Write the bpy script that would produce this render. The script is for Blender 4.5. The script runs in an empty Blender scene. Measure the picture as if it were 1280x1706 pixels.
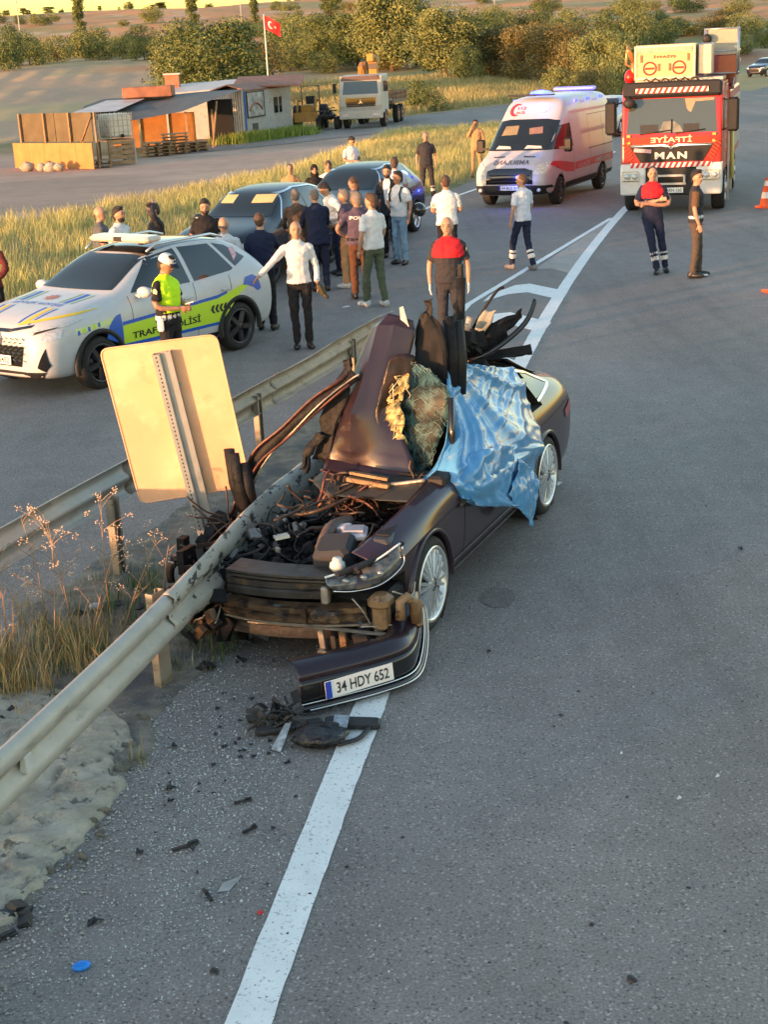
import bpy, bmesh, math, random
import numpy as np
from mathutils import Vector, Matrix, Euler
from mathutils.bvhtree import BVHTree
R = math.radians
scene = bpy.context.scene
col = scene.collection
rnd = random.Random(7)
# ------------------------------------------------------------ camera, world, sun, exposure
cam_d = bpy.data.cameras.new('camera'); cam = bpy.data.objects.new('camera', cam_d); col.objects.link(cam)
cam_d.sensor_fit = 'VERTICAL'; cam_d.sensor_height = 24.0; cam_d.lens = 2403/1706*24
cam_d.clip_start = 0.1; cam_d.clip_end = 6000
cam.matrix_world = Matrix.Translation((0, 0, 3.94)) @ Matrix.Rotation(R(90-17.69), 4, 'X') @ Matrix.Rotation(R(-3.03), 4, 'Z')
scene.camera = cam
SUN_EL, SUN_AZ = 2.0, 52.0       # sun stands behind the camera, to the left (degrees left of straight back)
sun_dir = Vector((-math.sin(R(SUN_AZ))*math.cos(R(SUN_EL)), -math.cos(R(SUN_AZ))*math.cos(R(SUN_EL)), math.sin(R(SUN_EL))))
world = bpy.data.worlds.new('World'); scene.world = world; world.use_nodes = True
wn = world.node_tree; wn.nodes.clear()
sky = wn.nodes.new('ShaderNodeTexSky'); sky.sky_type = 'NISHITA'; sky.sun_disc = False
sky.sun_elevation = R(SUN_EL); sky.sun_rotation = math.atan2(sun_dir.x, sun_dir.y)
sky.air_density = 1.0; sky.dust_density = 1.0; sky.ozone_density = 1.15; sky.altitude = 900
bg = wn.nodes.new('ShaderNodeBackground'); bg.inputs['Strength'].default_value = 0.15
wo = wn.nodes.new('ShaderNodeOutputWorld')
wn.links.new(sky.outputs[0], bg.inputs[0]); wn.links.new(bg.outputs[0], wo.inputs[0])
sd = bpy.data.lights.new('sun', 'SUN'); sd.energy = 2.0; sd.angle = R(0.8); sd.color = (0.68, 0.33, 0.155)
sun = bpy.data.objects.new('sun', sd); col.objects.link(sun)
sun.rotation_euler = sun_dir.to_track_quat('Z', 'Y').to_euler(); sun.location = (-30, -30, 20)
vs = scene.view_settings; vs.view_transform = 'Standard'; vs.look = 'None'; vs.gamma = 1.0; vs.use_curve_mapping = False
vs.exposure = 2.9
# ------------------------------------------------------------ materials
MATS = {}
def mat(name, c, rough=0.6, metal=0.0, var=0.12, scale=8.0, bump=0.0, bscale=60.0, coat=0.0, spec=0.5, emit=0.0, alpha=1.0, trans=0.0, c2=None, det=4.0, thr=None, attr=None):
    """principled material; colour wanders between two tints by noise, optional relief"""
    if name in MATS: return MATS[name]
    m = bpy.data.materials.new(name); m.use_nodes = True; n = m.node_tree.nodes; l = m.node_tree.links
    b = n['Principled BSDF']
    b.inputs['Roughness'].default_value = rough; b.inputs['Metallic'].default_value = metal
    b.inputs['Specular IOR Level'].default_value = spec
    b.inputs['Coat Weight'].default_value = coat; b.inputs['Coat Roughness'].default_value = 0.04
    b.inputs['Transmission Weight'].default_value = trans; b.inputs['Alpha'].default_value = alpha
    tc = n.new('ShaderNodeTexCoord')
    if var > 0 or c2 or attr:
        no = n.new('ShaderNodeTexNoise'); no.inputs['Scale'].default_value = scale; no.inputs['Detail'].default_value = det
        l.new(tc.outputs['Object'], no.inputs['Vector'])
        rp = n.new('ShaderNodeValToRGB'); l.new(no.outputs['Fac'], rp.inputs[0])
        a = c; bb = c2 if c2 else c
        lo, hi = thr if thr else (0.3, 0.7)
        rp.color_ramp.elements[0].position = lo; rp.color_ramp.elements[1].position = hi
        rp.color_ramp.elements[0].color = (*[v*(1-var) for v in a], 1)
        rp.color_ramp.elements[1].color = (*[min(1, v*(1+var)) for v in bb], 1)
        if attr:
            at = n.new('ShaderNodeAttribute'); at.attribute_name = attr
            mx = n.new('ShaderNodeMix'); mx.data_type = 'RGBA'; mx.blend_type = 'MULTIPLY'; mx.inputs[0].default_value = 1
            l.new(rp.outputs[0], mx.inputs[6]); l.new(at.outputs['Color'], mx.inputs[7]); l.new(mx.outputs[2], b.inputs['Base Color'])
        else: l.new(rp.outputs[0], b.inputs['Base Color'])
    else: b.inputs['Base Color'].default_value = (*c, 1)
    if bump > 0:
        nb = n.new('ShaderNodeTexNoise'); nb.inputs['Scale'].default_value = bscale; nb.inputs['Detail'].default_value = 5
        l.new(tc.outputs['Object'], nb.inputs['Vector'])
        bp = n.new('ShaderNodeBump'); bp.inputs['Strength'].default_value = bump; bp.inputs['Distance'].default_value = 0.02
        l.new(nb.outputs['Fac'], bp.inputs['Height']); l.new(bp.outputs[0], b.inputs['Normal'])
    if emit > 0:
        b.inputs['Emission Color'].default_value = (*c, 1); b.inputs['Emission Strength'].default_value = emit
    MATS[name] = m; return m
def wear(m, c, scale, lo, hi, rough=None, stretch=(1, 1, 1)):
    """mix a dirt or scuff colour into a material where a second noise is high"""
    n = m.node_tree.nodes; l = m.node_tree.links; b = n['Principled BSDF']
    tc = n.new('ShaderNodeTexCoord'); mp = n.new('ShaderNodeMapping'); mp.inputs['Scale'].default_value = stretch
    no = n.new('ShaderNodeTexNoise'); no.inputs['Scale'].default_value = scale; no.inputs['Detail'].default_value = 8; no.inputs['Roughness'].default_value = .65
    l.new(tc.outputs['Object'], mp.inputs[0]); l.new(mp.outputs[0], no.inputs['Vector'])
    mr = n.new('ShaderNodeMapRange'); mr.inputs[1].default_value = lo; mr.inputs[2].default_value = hi; l.new(no.outputs['Fac'], mr.inputs[0])
    mx = n.new('ShaderNodeMix'); mx.data_type = 'RGBA'; l.new(mr.outputs[0], mx.inputs[0])
    s = b.inputs['Base Color']
    if s.is_linked: l.new(s.links[0].from_socket, mx.inputs[6])
    else: mx.inputs[6].default_value = s.default_value
    mx.inputs[7].default_value = (*c, 1); l.new(mx.outputs[2], s)
    return m
# ------------------------------------------------------------ objects
def tag(o, label=None, cat=None, group=None, kind=None):
    if label: o['label'] = label
    if cat: o['category'] = cat
    if group: o['group'] = group
    if kind: o['kind'] = kind
    return o
def empty(name, loc=(0, 0, 0), rz=0.0, label=None, cat=None, group=None):
    o = bpy.data.objects.new(name, None); col.objects.link(o); o.empty_display_size = .2
    o.location = loc; o.rotation_euler = (0, 0, rz); return tag(o, label, cat, group)
def link(name, me, parent=None, label=None):
    o = bpy.data.objects.new(name, me); col.objects.link(o)
    if parent: o.parent = parent
    if label: o['label'] = label
    return o
def mesh_from(name, V, F, mats=(), mi=None, smooth=False, cols=None):
    me = bpy.data.meshes.new(name); me.from_pydata([tuple(v) for v in V], [], [tuple(f) for f in F])
    for m in mats: me.materials.append(m)
    if mi is not None: me.polygons.foreach_set('material_index', np.asarray(mi, dtype=np.int32))
    if smooth: me.polygons.foreach_set('use_smooth', np.ones(len(me.polygons), dtype=bool))
    if cols is not None:
        ca = me.color_attributes.new('tint', 'FLOAT_COLOR', 'POINT')
        c4 = np.ones((len(V), 4), dtype=np.float32); c4[:, :3] = cols; ca.data.foreach_set('color', c4.ravel())
    me.update(); return me
def big_mesh(name, V, F, mats=(), mi=None, cols=None, smooth=False):
    """fast mesh from numpy arrays; F is (n,3) or (n,4)"""
    V = np.asarray(V, dtype=np.float32); F = np.asarray(F, dtype=np.int32); k = F.shape[1]
    me = bpy.data.meshes.new(name); me.vertices.add(len(V)); me.vertices.foreach_set('co', V.ravel())
    me.loops.add(F.size); me.loops.foreach_set('vertex_index', F.ravel()); me.polygons.add(len(F))
    me.polygons.foreach_set('loop_start', np.arange(0, F.size, k, dtype=np.int32))
    for m in mats: me.materials.append(m)
    if mi is not None: me.polygons.foreach_set('material_index', np.asarray(mi, dtype=np.int32))
    if smooth: me.polygons.foreach_set('use_smooth', np.ones(len(F), dtype=bool))
    if cols is not None:
        ca = me.color_attributes.new('tint', 'FLOAT_COLOR', 'POINT')
        c4 = np.ones((len(V), 4), dtype=np.float32); c4[:, :3] = cols; ca.data.foreach_set('color', c4.ravel())
    me.update(calc_edges=True); return me
def frame(d):
    d = Vector(d).normalized(); u = d.cross(Vector((0, 0, 1)))
    if u.length < 1e-3: u = d.cross(Vector((1, 0, 0)))
    u.normalize(); return u, d.cross(u)
class MB:
    """collects primitives; build() links them as one mesh object"""
    def __init__(s): s.V = []; s.F = []; s.S = []
    def add(s, V, F, sm=False):
        o = len(s.V); s.V += [Vector(v) for v in V]; s.F += [tuple(i+o for i in f) for f in F]; s.S += [sm]*len(F); return s
    def box(s, c, d, rot=None, bev=0.0, taper=None):
        x, y, z = d[0]/2, d[1]/2, d[2]/2; tx, ty = taper if taper else (1, 1)
        M = Matrix.Translation(c) @ (Euler(rot).to_matrix().to_4x4() if rot else Matrix())
        if bev <= 0:
            P = [(-x, -y, -z), (x, -y, -z), (x, y, -z), (-x, y, -z), (-x*tx, -y*ty, z), (x*tx, -y*ty, z), (x*tx, y*ty, z), (-x*tx, y*ty, z)]
            return s.add([M @ Vector(p) for p in P], [(0, 3, 2, 1), (4, 5, 6, 7), (0, 1, 5, 4), (1, 2, 6, 5), (2, 3, 7, 6), (3, 0, 4, 7)])
        b = min(bev, x*.9, y*.9, z*.9); P = []
        def ring(k, zz, f):
            a = len(P)
            for (sx, sy, e) in ((-1, -1, 0), (-1, -1, 1), (1, -1, 1), (1, -1, 0), (1, 1, 0), (1, 1, 1), (-1, 1, 1), (-1, 1, 0)):
                ix = k + (b if e else 0); iy = k + (0 if e else b)
                P.append((sx*(x*f[0]-ix), sy*(y*f[1]-iy), zz))
            return list(range(a, a+8))
        r = [ring(b, -z, (1, 1)), ring(0, -z+b, (1, 1)), ring(0, z-b, (tx, ty)), ring(b, z, (tx, ty))]
        F = [tuple(reversed(r[0])), tuple(r[3])]
        for q in range(3):
            for i in range(8): j = (i+1) % 8; F.append((r[q][i], r[q][j], r[q+1][j], r[q+1][i]))
        return s.add([M @ Vector(p) for p in P], F)
    def tube(s, pts, r, n=8, cap=True, sm=True, flat=None):
        pts = [Vector(p) for p in pts]; m = len(pts); rr = r if isinstance(r, (list, tuple)) else [r]*m; V = []; F = []; pu = None
        for i, p in enumerate(pts):
            d = (pts[min(i+1, m-1)]-pts[max(i-1, 0)])
            if d.length < 1e-7: d = Vector((0, 0, 1))
            d.normalize()
            if pu is None: u, w = frame(d)
            else:
                u = pu - d*pu.dot(d)
                if u.length < 1e-4: u, w = frame(d)
                u.normalize(); w = d.cross(u)
            pu = u; fx, fy = flat if flat else (1, 1)
            for k in range(n):
                a = 2*math.pi*k/n; V.append(p+u*(math.cos(a)*rr[i]*fx)+w*(math.sin(a)*rr[i]*fy))
        for i in range(m-1):
            for k in range(n): j = (k+1) % n; F.append((i*n+k, i*n+j, (i+1)*n+j, (i+1)*n+k))
        if cap: F += [tuple(reversed(range(n))), tuple(range((m-1)*n, m*n))]
        return s.add(V, F, sm)
    def cyl(s, a, b, r, n=16, r2=None, sm=True): return s.tube([a, b], [r, r if r2 is None else r2], n, True, sm)
    def ell(s, c, d, rot=None, n=12, m=8, zmin=-1, disp=None):
        M = Matrix.Translation(c) @ (Euler(rot).to_matrix().to_4x4() if rot else Matrix()); V = []; F = []
        for i in range(m+1):
            t = math.acos(zmin) if zmin > -1 else math.pi
            a = t*i/m
            for k in range(n):
                b = 2*math.pi*k/n; q = 1+(disp(i, k) if disp else 0)
                V.append(M @ Vector((d[0]*math.sin(a)*math.cos(b)*q, d[1]*math.sin(a)*math.sin(b)*q, d[2]*math.cos(a)*q)))
        for i in range(m):
            for k in range(n): j = (k+1) % n; F.append((i*n+k, (i+1)*n+k, (i+1)*n+j, i*n+j))
        return s.add(V, F, True)
    def lathe(s, prof, c=(0, 0, 0), axis='Z', n=24, sm=True):
        V = []; F = []; c = Vector(c)
        for (r, h) in prof:
            for k in range(n):
                a = 2*math.pi*k/n; x, y = r*math.cos(a), r*math.sin(a)
                V.append(c+Vector({'Z': (x, y, h), 'Y': (x, h, y), 'X': (h, x, y)}[axis]))
        for i in range(len(prof)-1):
            for k in range(n): j = (k+1) % n; F.append((i*n+k, i*n+j, (i+1)*n+j, (i+1)*n+k))
        return s.add(V, F, sm)
    def prism(s, poly, d, M=None):
        """poly in local XY extruded along Z by d"""
        M = M or Matrix(); n = len(poly); A = sum(poly[i][0]*poly[(i+1) % n][1]-poly[(i+1) % n][0]*poly[i][1] for i in range(n))
        if A < 0: poly = list(reversed(poly))
        V = [M @ Vector((p[0], p[1], 0)) for p in poly]+[M @ Vector((p[0], p[1], d)) for p in poly]
        return s.add(V, [tuple(reversed(range(n))), tuple(range(n, 2*n))]+[(i, (i+1) % n, n+(i+1) % n, n+i) for i in range(n)])
    def grid(s, P, sm=True, close=False):
        """P: rows of points"""
        m = len(P); n = len(P[0]); V = [p for r in P for p in r]; F = []
        for i in range(m-1):
            for k in range(n if close else n-1): j = (k+1) % n; F.append((i*n+k, i*n+j, (i+1)*n+j, (i+1)*n+k))
        return s.add(V, F, sm)
    def mesh(s, name, m):
        me = mesh_from(name, s.V, s.F, m if isinstance(m, (list, tuple)) else [m])
        me.polygons.foreach_set('use_smooth', np.array(s.S, dtype=bool)); me.update(); return me
    def build(s, name, m, parent=None, label=None): return link(name, s.mesh(name, m), parent, label)
def copy_tree(o, parent=None):
    c = o.copy(); col.objects.link(c)
    if parent: c.parent = parent
    for ch in list(o.children): copy_tree(ch, c)
    return c
def evaluated(o, name=None):
    """bake an object's modifiers into a fresh mesh"""
    dg = bpy.context.evaluated_depsgraph_get(); dg.update()
    me = bpy.data.meshes.new_from_object(o.evaluated_get(dg)); me.name = name or o.name; return me
def crom(P, n):
    """catmull-rom through rows of tuples, n steps per span"""
    P = [np.array(p, float) for p in P]; out = []
    for i in range(len(P)-1):
        a, b, c, d = P[max(i-1, 0)], P[i], P[i+1], P[min(i+2, len(P)-1)]
        for k in range(n):
            t = k/n; out.append(.5*((2*b)+(c-a)*t+(2*a-5*b+4*c-d)*t*t+(3*b-a-3*c+d)*t**3))
    out.append(P[-1]); return out
def vnoise(x, y, seed=0):
    """smooth value noise on arrays"""
    x = np.asarray(x, float); y = np.asarray(y, float)
    xi = np.floor(x).astype(np.int64); yi = np.floor(y).astype(np.int64); xf = x-xi; yf = y-yi
    xf = xf*xf*(3-2*xf); yf = yf*yf*(3-2*yf)
    def h(a, b):
        q = (a*374761393+b*668265263+seed*1442695041) & 0xffffffff
        q = ((q ^ (q >> 13))*1274126177) & 0xffffffff
        return ((q ^ (q >> 16)) & 0xffff)/65535.0
    return (h(xi, yi)*(1-xf)+h(xi+1, yi)*xf)*(1-yf)+(h(xi, yi+1)*(1-xf)+h(xi+1, yi+1)*xf)*yf
def fbm(x, y, o=4, seed=0):
    v = 0; a = .5; t = 0
    for i in range(o): v = v+a*vnoise(np.asarray(x)*2**i, np.asarray(y)*2**i, seed+i); t += a; a *= .5
    return v/t
# text as flat mesh (built-in font), returned as list of polygons (verts, faces) in XY, height-normalised
def text_mesh(txt, h=1.0, w=None, bold=0.0, mirror=False, thin=0.0):
    cu = bpy.data.curves.new('lettering', 'FONT'); cu.body = txt; cu.size = 1.0; cu.align_x = 'CENTER'; cu.resolution_u = 3
    cu.offset = bold
    o = bpy.data.objects.new('lettering', cu); col.objects.link(o)
    me = evaluated(o); V = np.array([v.co[:] for v in me.vertices]).reshape(-1, 3); F = [tuple(p.vertices) for p in me.polygons]
    bpy.data.objects.remove(o); bpy.data.curves.remove(cu); bpy.data.meshes.remove(me)
    if not len(V): return V, F
    V[:, 0] -= (V[:, 0].min()+V[:, 0].max())/2; V[:, 1] -= (V[:, 1].min()+V[:, 1].max())/2
    sy = h/(V[:, 1].max()-V[:, 1].min()); sx = sy if w is None else w/(V[:, 0].max()-V[:, 0].min())
    V[:, 0] *= sx*(-1 if mirror else 1); V[:, 1] *= sy
    return V, F
def text_on(txt, h, w, M, name, m, parent, bold=0.015, mirror=False):
    V, F = text_mesh(txt, h, w, bold, mirror)
    if mirror: F = [tuple(reversed(f)) for f in F]
    return link(name, mesh_from(name, [M @ Vector(v) for v in V], F, [m]), parent)
def plane_M(o, xd, yd):
    """matrix putting local XY at origin o with given axis directions"""
    x = Vector(xd).normalized(); y = Vector(yd).normalized(); z = x.cross(y).normalized()
    M = Matrix(((x[0], y[0], z[0], o[0]), (x[1], y[1], z[1], o[1]), (x[2], y[2], z[2], o[2]), (0, 0, 0, 1))); return M
# ------------------------------------------------------------ ground
def edge_line_x(Y):       # left solid line of the right carriageway
    Y = np.asarray(Y, float); return np.where(Y < 36, -1.535+.1494*Y+.00196*Y*Y, np.interp(Y, [36, 60, 110, 180], [6.42, 13.6, 31.5, 62]))
def gore_line_x(Y): return np.interp(Y, [17.5, 23.05, 26.4, 34, 38], [.25, 1.52, 2.8, 5.7, 7.0])
def far_line_x(Y): return np.interp(Y, [-10, 5, 14, 22, 30, 37.5, 41, 43.8, 50, 60, 80], [-15.5, -10.2, -7.0, -4.2, -1.35, 1.33, 2.5, 3.65, 5.4, 8.6, 15.5])
def verge_x(Y): return far_line_x(Y)-.85
def height(x, y):
    x = np.asarray(x, float); y = np.asarray(y, float)
    s = np.clip((y-100-np.clip(x-8, 0, 40)*2.4)/170, 0, 1); a = s*s*(3-2*s)*5.5
    s2 = np.clip((y-270)/330, 0, 1); b = s2**1.15*19.0
    n = (fbm(x/60, y/60, 4, 3)-.5)*5.0*np.clip((y-200)/250, 0, 1)
    m = (fbm(x/9, y/9, 3, 5)-.5)*.5*np.clip((y-88)/60, 0, 1)
    lo = -np.clip((y-640)/100, 0, 1)*6
    # orange cut bank beside the far road
    bank = 2.3*np.exp(-(((x-47)/9)**2+((y-195)/14)**2))
    return a+b+n+m+lo+bank
ys = np.concatenate([np.arange(-12, 60, 1.0), np.arange(60, 130, 1.6), np.arange(130, 300, 3.0), np.arange(300, 760, 7.0), np.arange(760, 3000, 120)])
us = np.linspace(-1, 1, 420)
GX, GY = np.meshgrid(us, ys); GX = GX*(22+np.clip(GY, 0, None)*.55); GZ = height(GX, GY)-.012
def gcol(x, y):
    n1 = fbm(x/7, y/7, 4, 11); n2 = fbm(x/25, y/25, 3, 21); n3 = fbm(x/2.2, y/2.2, 3, 31)
    C = np.zeros(x.shape+(3,))
    def mixc(C, c, k): k = np.clip(k, 0, 1)[..., None]; return C*(1-k)+np.array(c)*k
    C[:] = (.42, .31, .16)                                  # dry grass soil
    C = mixc(C, (.24, .25, .09), (n1-.5)*5)
    # hillside far: orange straw with green scrub
    hill = np.clip((y-255)/60, 0, 1)
    C = mixc(C, (.66, .29, .11), hill)
    C = mixc(C, (.28, .26, .10), hill*np.clip((n2-.50)*7, 0, 1)*.85)
    C = mixc(C, (.62, .44, .28), hill*np.clip((fbm(x/12, y/5, 3, 41)-.62)*9, 0, 1))
    # green scrub belt on the right
    belt = np.clip((y-115)/25, 0, 1)*np.clip((x+12)/14, 0, 1)*(1-hill)
    C = mixc(C, (.34, .31, .12), belt*np.clip((n1-.38)*5, 0, 1))
    # tall straw field behind the truck
    st = np.clip((x+16)/4, 0, 1)*np.clip((y-86)/4, 0, 1)*np.clip((150-y)/10, 0, 1)
    C = mixc(C, (.46, .33, .13), st*.8*np.clip(n1*1.6, 0, 1))
    # ploughed field on the left
    fe = -13-(y-85)*.115
    pf = np.clip((fe-x)/2, 0, 1)*np.clip((y-83)/3, 0, 1)*np.clip((215-y)/12+ (n1-.5)*3, 0, 1)
    fur = .5+.5*np.sin((x*.80+y*.10+n1*1.2)*2*np.pi/3.0)
    fur2 = np.clip(fbm(x/14, y/14, 2, 51)*2-.6, 0, 1)
    C = mixc(C, (.36, .27, .18), pf)
    C = mixc(C, (.75, .42, .20), pf*np.clip(fur*2.2-.8, 0, 1)*np.clip(fur2*2.0, 0, 1))
    C = mixc(C, (.34, .32, .15), pf*np.clip((n2-.6)*8, 0, 1)*.6)
    # dirt lot
    lot_top = np.interp(x, [-40, -15, -10, -7, -4, 3, 10], [84, 74, 66, 72, 72, 84, 90])
    vin = np.interp(y, [30, 40, 47, 54, 65, 78, 83], [-13.5, -10.0, -6.0, -2.4, -.4, 2.5, 7.2])+(n3-.5)*1.6
    lot = np.clip((vin-x)/1.1+.3, 0, 1)*np.clip((lot_top-y)/2+(n1-.5), 0, 1)*np.clip((y-25)/4, 0, 1)
    C = mixc(C, (.50, .315, .23), lot)
    C = mixc(C, (.60, .40, .29), lot*np.clip((fbm(x/9, y/2.0, 3, 61)-.5)*5, 0, 1)*.8)
    C = mixc(C, (.38, .255, .19), lot*np.clip((fbm(x/11, y/2.6, 3, 71)-.55)*6, 0, 1)*.8)
    # verge
    vg = (1-lot)*np.clip((90-y)/4, 0, 1)
    C = mixc(C, (.27, .21, .10), vg)
    C = mixc(C, (.15, .15, .055), vg*np.clip((n3-.5)*5, 0, 1))
    # bare bank
    bk = np.exp(-(((x-45)/12)**2+((y-186)/14)**2)); C = mixc(C, (.40, .22, .13), np.clip(bk*1.6-.2, 0, 1))
    dk = np.exp(-(((x+26)/10)**2+((y-200)/9)**2)); C = mixc(C, (.46, .24, .11), np.clip(dk*1.6-.2, 0, 1))
    return C
GC = gcol(GX, GY).reshape(-1, 3)
m_, n_ = GX.shape; ii = np.arange((m_-1)*(n_-1)); a_ = (ii//(n_-1))*n_+ii % (n_-1)
gm = mat('dry_earth', (.95, .95, .95), .95, var=.16, scale=1.3, bump=.6, bscale=7, c2=(1.0, 1.0, 1.0), attr='tint', det=9)
go = link('ground', big_mesh('ground', np.stack([GX, GY, GZ], -1).reshape(-1, 3), np.stack([a_, a_+1, a_+n_+1, a_+n_], -1), [gm], cols=GC, smooth=True))
tag(go, kind='structure')
# asphalt material: speckled aggregate, tyre-polished bands, patches
def asphalt(name, base, warm=0.0):
    m = bpy.data.materials.new(name); m.use_nodes = True; n = m.node_tree.nodes; l = m.node_tree.links; b = n['Principled BSDF']
    tc = n.new('ShaderNodeTexCoord')
    def noise(sc, det, rough=.5, st=(1, 1, 1)):
        mp = n.new('ShaderNodeMapping'); mp.inputs['Scale'].default_value = st; l.new(tc.outputs['Object'], mp.inputs[0])
        q = n.new('ShaderNodeTexNoise'); q.inputs['Scale'].default_value = sc; q.inputs['Detail'].default_value = det; q.inputs['Roughness'].default_value = rough
        l.new(mp.outputs[0], q.inputs['Vector']); return q.outputs['Fac']
    def mr(s, a, b_, c=0, d=1):
        q = n.new('ShaderNodeMapRange'); q.inputs[1].default_value = a; q.inputs[2].default_value = b_; q.inputs[3].default_value = c; q.inputs[4].default_value = d; l.new(s, q.inputs[0]); return q.outputs[0]
    def mul(a, b_):
        q = n.new('ShaderNodeMath'); q.operation = 'MULTIPLY'; l.new(a, q.inputs[0]); l.new(b_, q.inputs[1]); return q.outputs[0]
    big = mr(noise(.35, 4, .6, (1.6, .5, 1)), .3, .7, .80, 1.12)
    mid = mr(noise(3.0, 5, .6), .3, .7, .90, 1.08)
    fine = mr(noise(60, 3, .8), .3, .7, .62, 1.38)
    vo = n.new('ShaderNodeTexVoronoi'); vo.inputs['Scale'].default_value = 85; l.new(tc.outputs['Object'], vo.inputs['Vector'])
    hs = n.new('ShaderNodeSeparateColor'); l.new(vo.outputs['Color'], hs.inputs[0])
    pale = mr(hs.outputs[0], .93, .95, 1, 1.6)
    dark = mr(hs.outputs[1], .93, .95, 1, .55)
    stain = mul(mr(noise(.9, 6, .7, (1, .35, 1)), .60, .74, 1, .78), mr(noise(.55, 3, .5, (4.5, .12, 1)), .55, .75, 1, .86))
    v = mul(mul(mul(mul(mul(big, mid), fine), pale), dark), stain)
    mx = n.new('ShaderNodeMix'); mx.data_type = 'RGBA'; mx.blend_type = 'MULTIPLY'; mx.inputs[0].default_value = 1
    mx.inputs[6].default_value = (base*(1.15+warm), base*1.02, base*(.93-warm), 1)
    cc = n.new('ShaderNodeCombineColor'); [l.new(v, cc.inputs[i]) for i in range(3)]; l.new(cc.outputs[0], mx.inputs[7])
    l.new(mx.outputs[2], b.inputs['Base Color']); b.inputs['Roughness'].default_value = .82; b.inputs['Specular IOR Level'].default_value = .35
    bp = n.new('ShaderNodeBump'); bp.inputs['Strength'].default_value = .55; bp.inputs['Distance'].default_value = .006
    l.new(noise(90, 2, .6), bp.inputs['Height']); l.new(bp.outputs[0], b.inputs['Normal']); return m
ROAD = asphalt('asphalt', .215); ROAD_OLD = asphalt('old_asphalt', .22, .03)
def strip(name, ya, yb, left, right, z, m, step=1.0, dens=6, kind='structure'):
    Y = np.arange(ya, yb+.01, step); V = []; F = []
    for y in Y:
        a, b = float(left(y)), float(right(y))
        for k in range(dens+1): x = a+(b-a)*k/dens; V.append((x, y, z+float(height(x, y))))
    k1 = dens+1
    for i in range(len(Y)-1):
        for k in range(dens): F.append((i*k1+k, i*k1+k+1, (i+1)*k1+k+1, (i+1)*k1+k))
    o = link(name, mesh_from(name, V, F, [m])); return tag(o, kind=kind) if kind else o
road_r = lambda y: edge_line_x(y)+np.interp(y, [0, 60, 120, 180], [9.5, 10.5, 12, 14])
def rag(f, amp, seed, sc=.6): return lambda y: float(f(y))+(float(fbm(np.array(y/sc), np.array(seed*3.7), 3, seed))-.5)*amp
strip('road', -10, 180, rag(lambda y: verge_x(y) if y < 62 else np.interp(y, [62, 70, 90, 110, 180], [8.5, 12, 20.0, 29.5, 60.0]), .35, 4), road_r, 0.0, ROAD, .6, 8)
# side road on the left where the lorry stands
def side_lo(x): return np.interp(x, [-9, -3.6, 2.6, 7.6, 12, 18], [66, 70.5, 77.5, 80.5, 78.5, 84])
def side_hi(x): return np.interp(x, [-9, -3.6, 3.0, 10.0, 20.0, 31], [72, 80, 94.0, 103.5, 112, 122])
V = []; F = []; xs = np.arange(-8, 27.1, 1.0)
for i, x in enumerate(xs):
    a, b = side_lo(x), side_hi(x)
    for k in range(9): y = a+(b-a)*k/8; V.append((x, y, .004+float(height(x, y))*0+.0))
for i in range(len(xs)-1):
    for k in range(8): F.append((i*9+k, (i+1)*9+k, (i+1)*9+k+1, i*9+k+1))
tag(link('side_road', mesh_from('side_road', V, F, [ROAD_OLD])), kind='structure')
# added earth bank, out of view, keeping the low sun off the foreground
V = []; F = []; Yb = np.arange(-26, 17.01, 1.0)
for y in Yb:
    cx_ = float(verge_x(y))-2.3
    for u, hz in ((-2.6, -.02), (-1.8, .30), (-.9, .55), (0, .66), (.8, .52), (1.5, .22), (2.0, -.02)):
        hz = hz*float(np.interp(y, [-26, 3, 9, 17], [1.6, 1.35, .85, .7])); V.append((cx_+u+(float(fbm(np.array(y*.4), np.array(u*2), 3, 4))-.5)*.5, y, hz*(.85+.3*float(fbm(np.array(y*.3), np.array(u+3.), 3, 6)))*min(1, (17.2-y)/3+.05)))
for i in range(len(Yb)-1):
    for k in range(6): F.append((i*7+k, i*7+k+1, (i+1)*7+k+1, (i+1)*7+k))
tag(link('shade_bank', mesh_from('shade_bank', V, F, [mat('shade_bank_soil', (.26, .20, .12), .95, var=.3, scale=2, bump=.8, bscale=8)], smooth=True)), kind='structure')
# ------------------------------------------------------------ painted markings
PAINT = mat('road_paint', (.85, .85, .82), .6, var=.06, scale=5, bump=.3, bscale=90)
wear(PAINT, (.22, .225, .23), 45, .58, .66); wear(PAINT, (.40, .41, .41), 9, .62, .76)
PAINT_FAINT = mat('faded_road_paint', (.44, .45, .45), .7, var=.08, scale=6, bump=.3, bscale=90); wear(PAINT_FAINT, (.13, .135, .14), 30, .56, .66)
PATCH = asphalt('patched_asphalt', .36, .01)
def mark(name, ya, yb, cx, w, z=.005, m=PAINT, step=.12, seed=1, amp=.006, kind='structure'):
    Y = np.arange(ya, yb+.001, step); V = []; F = []
    for i, y in enumerate(Y):
        c = float(cx(y)); e1 = (rnd.random()-.5)*amp; e2 = (rnd.random()-.5)*amp*1.6
        V += [(c-w/2+e1, y, z), (c+w/2+e2, y, z)]
    for i in range(len(Y)-1): F.append((2*i, 2*i+1, 2*i+3, 2*i+2))
    return tag(link(name, mesh_from(name, V, F, [m])), kind=kind)
mark('edge_line', 2.5, 60, edge_line_x, .205, z=.006)
mark('gore_line', 20.0, 33.9, gore_line_x, .12, z=.005)
mark('far_edge_line', 30, 60, far_line_x, .14, z=.005, step=.3)
for (a, b, off) in ((40, 43, 3.6), (49, 52, 3.6), (60, 64, 3.7), (76, 80, 4.2)):
    mark('lane_dash', a, b, lambda y: edge_line_x(y)+off, .15, step=.5)
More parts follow.
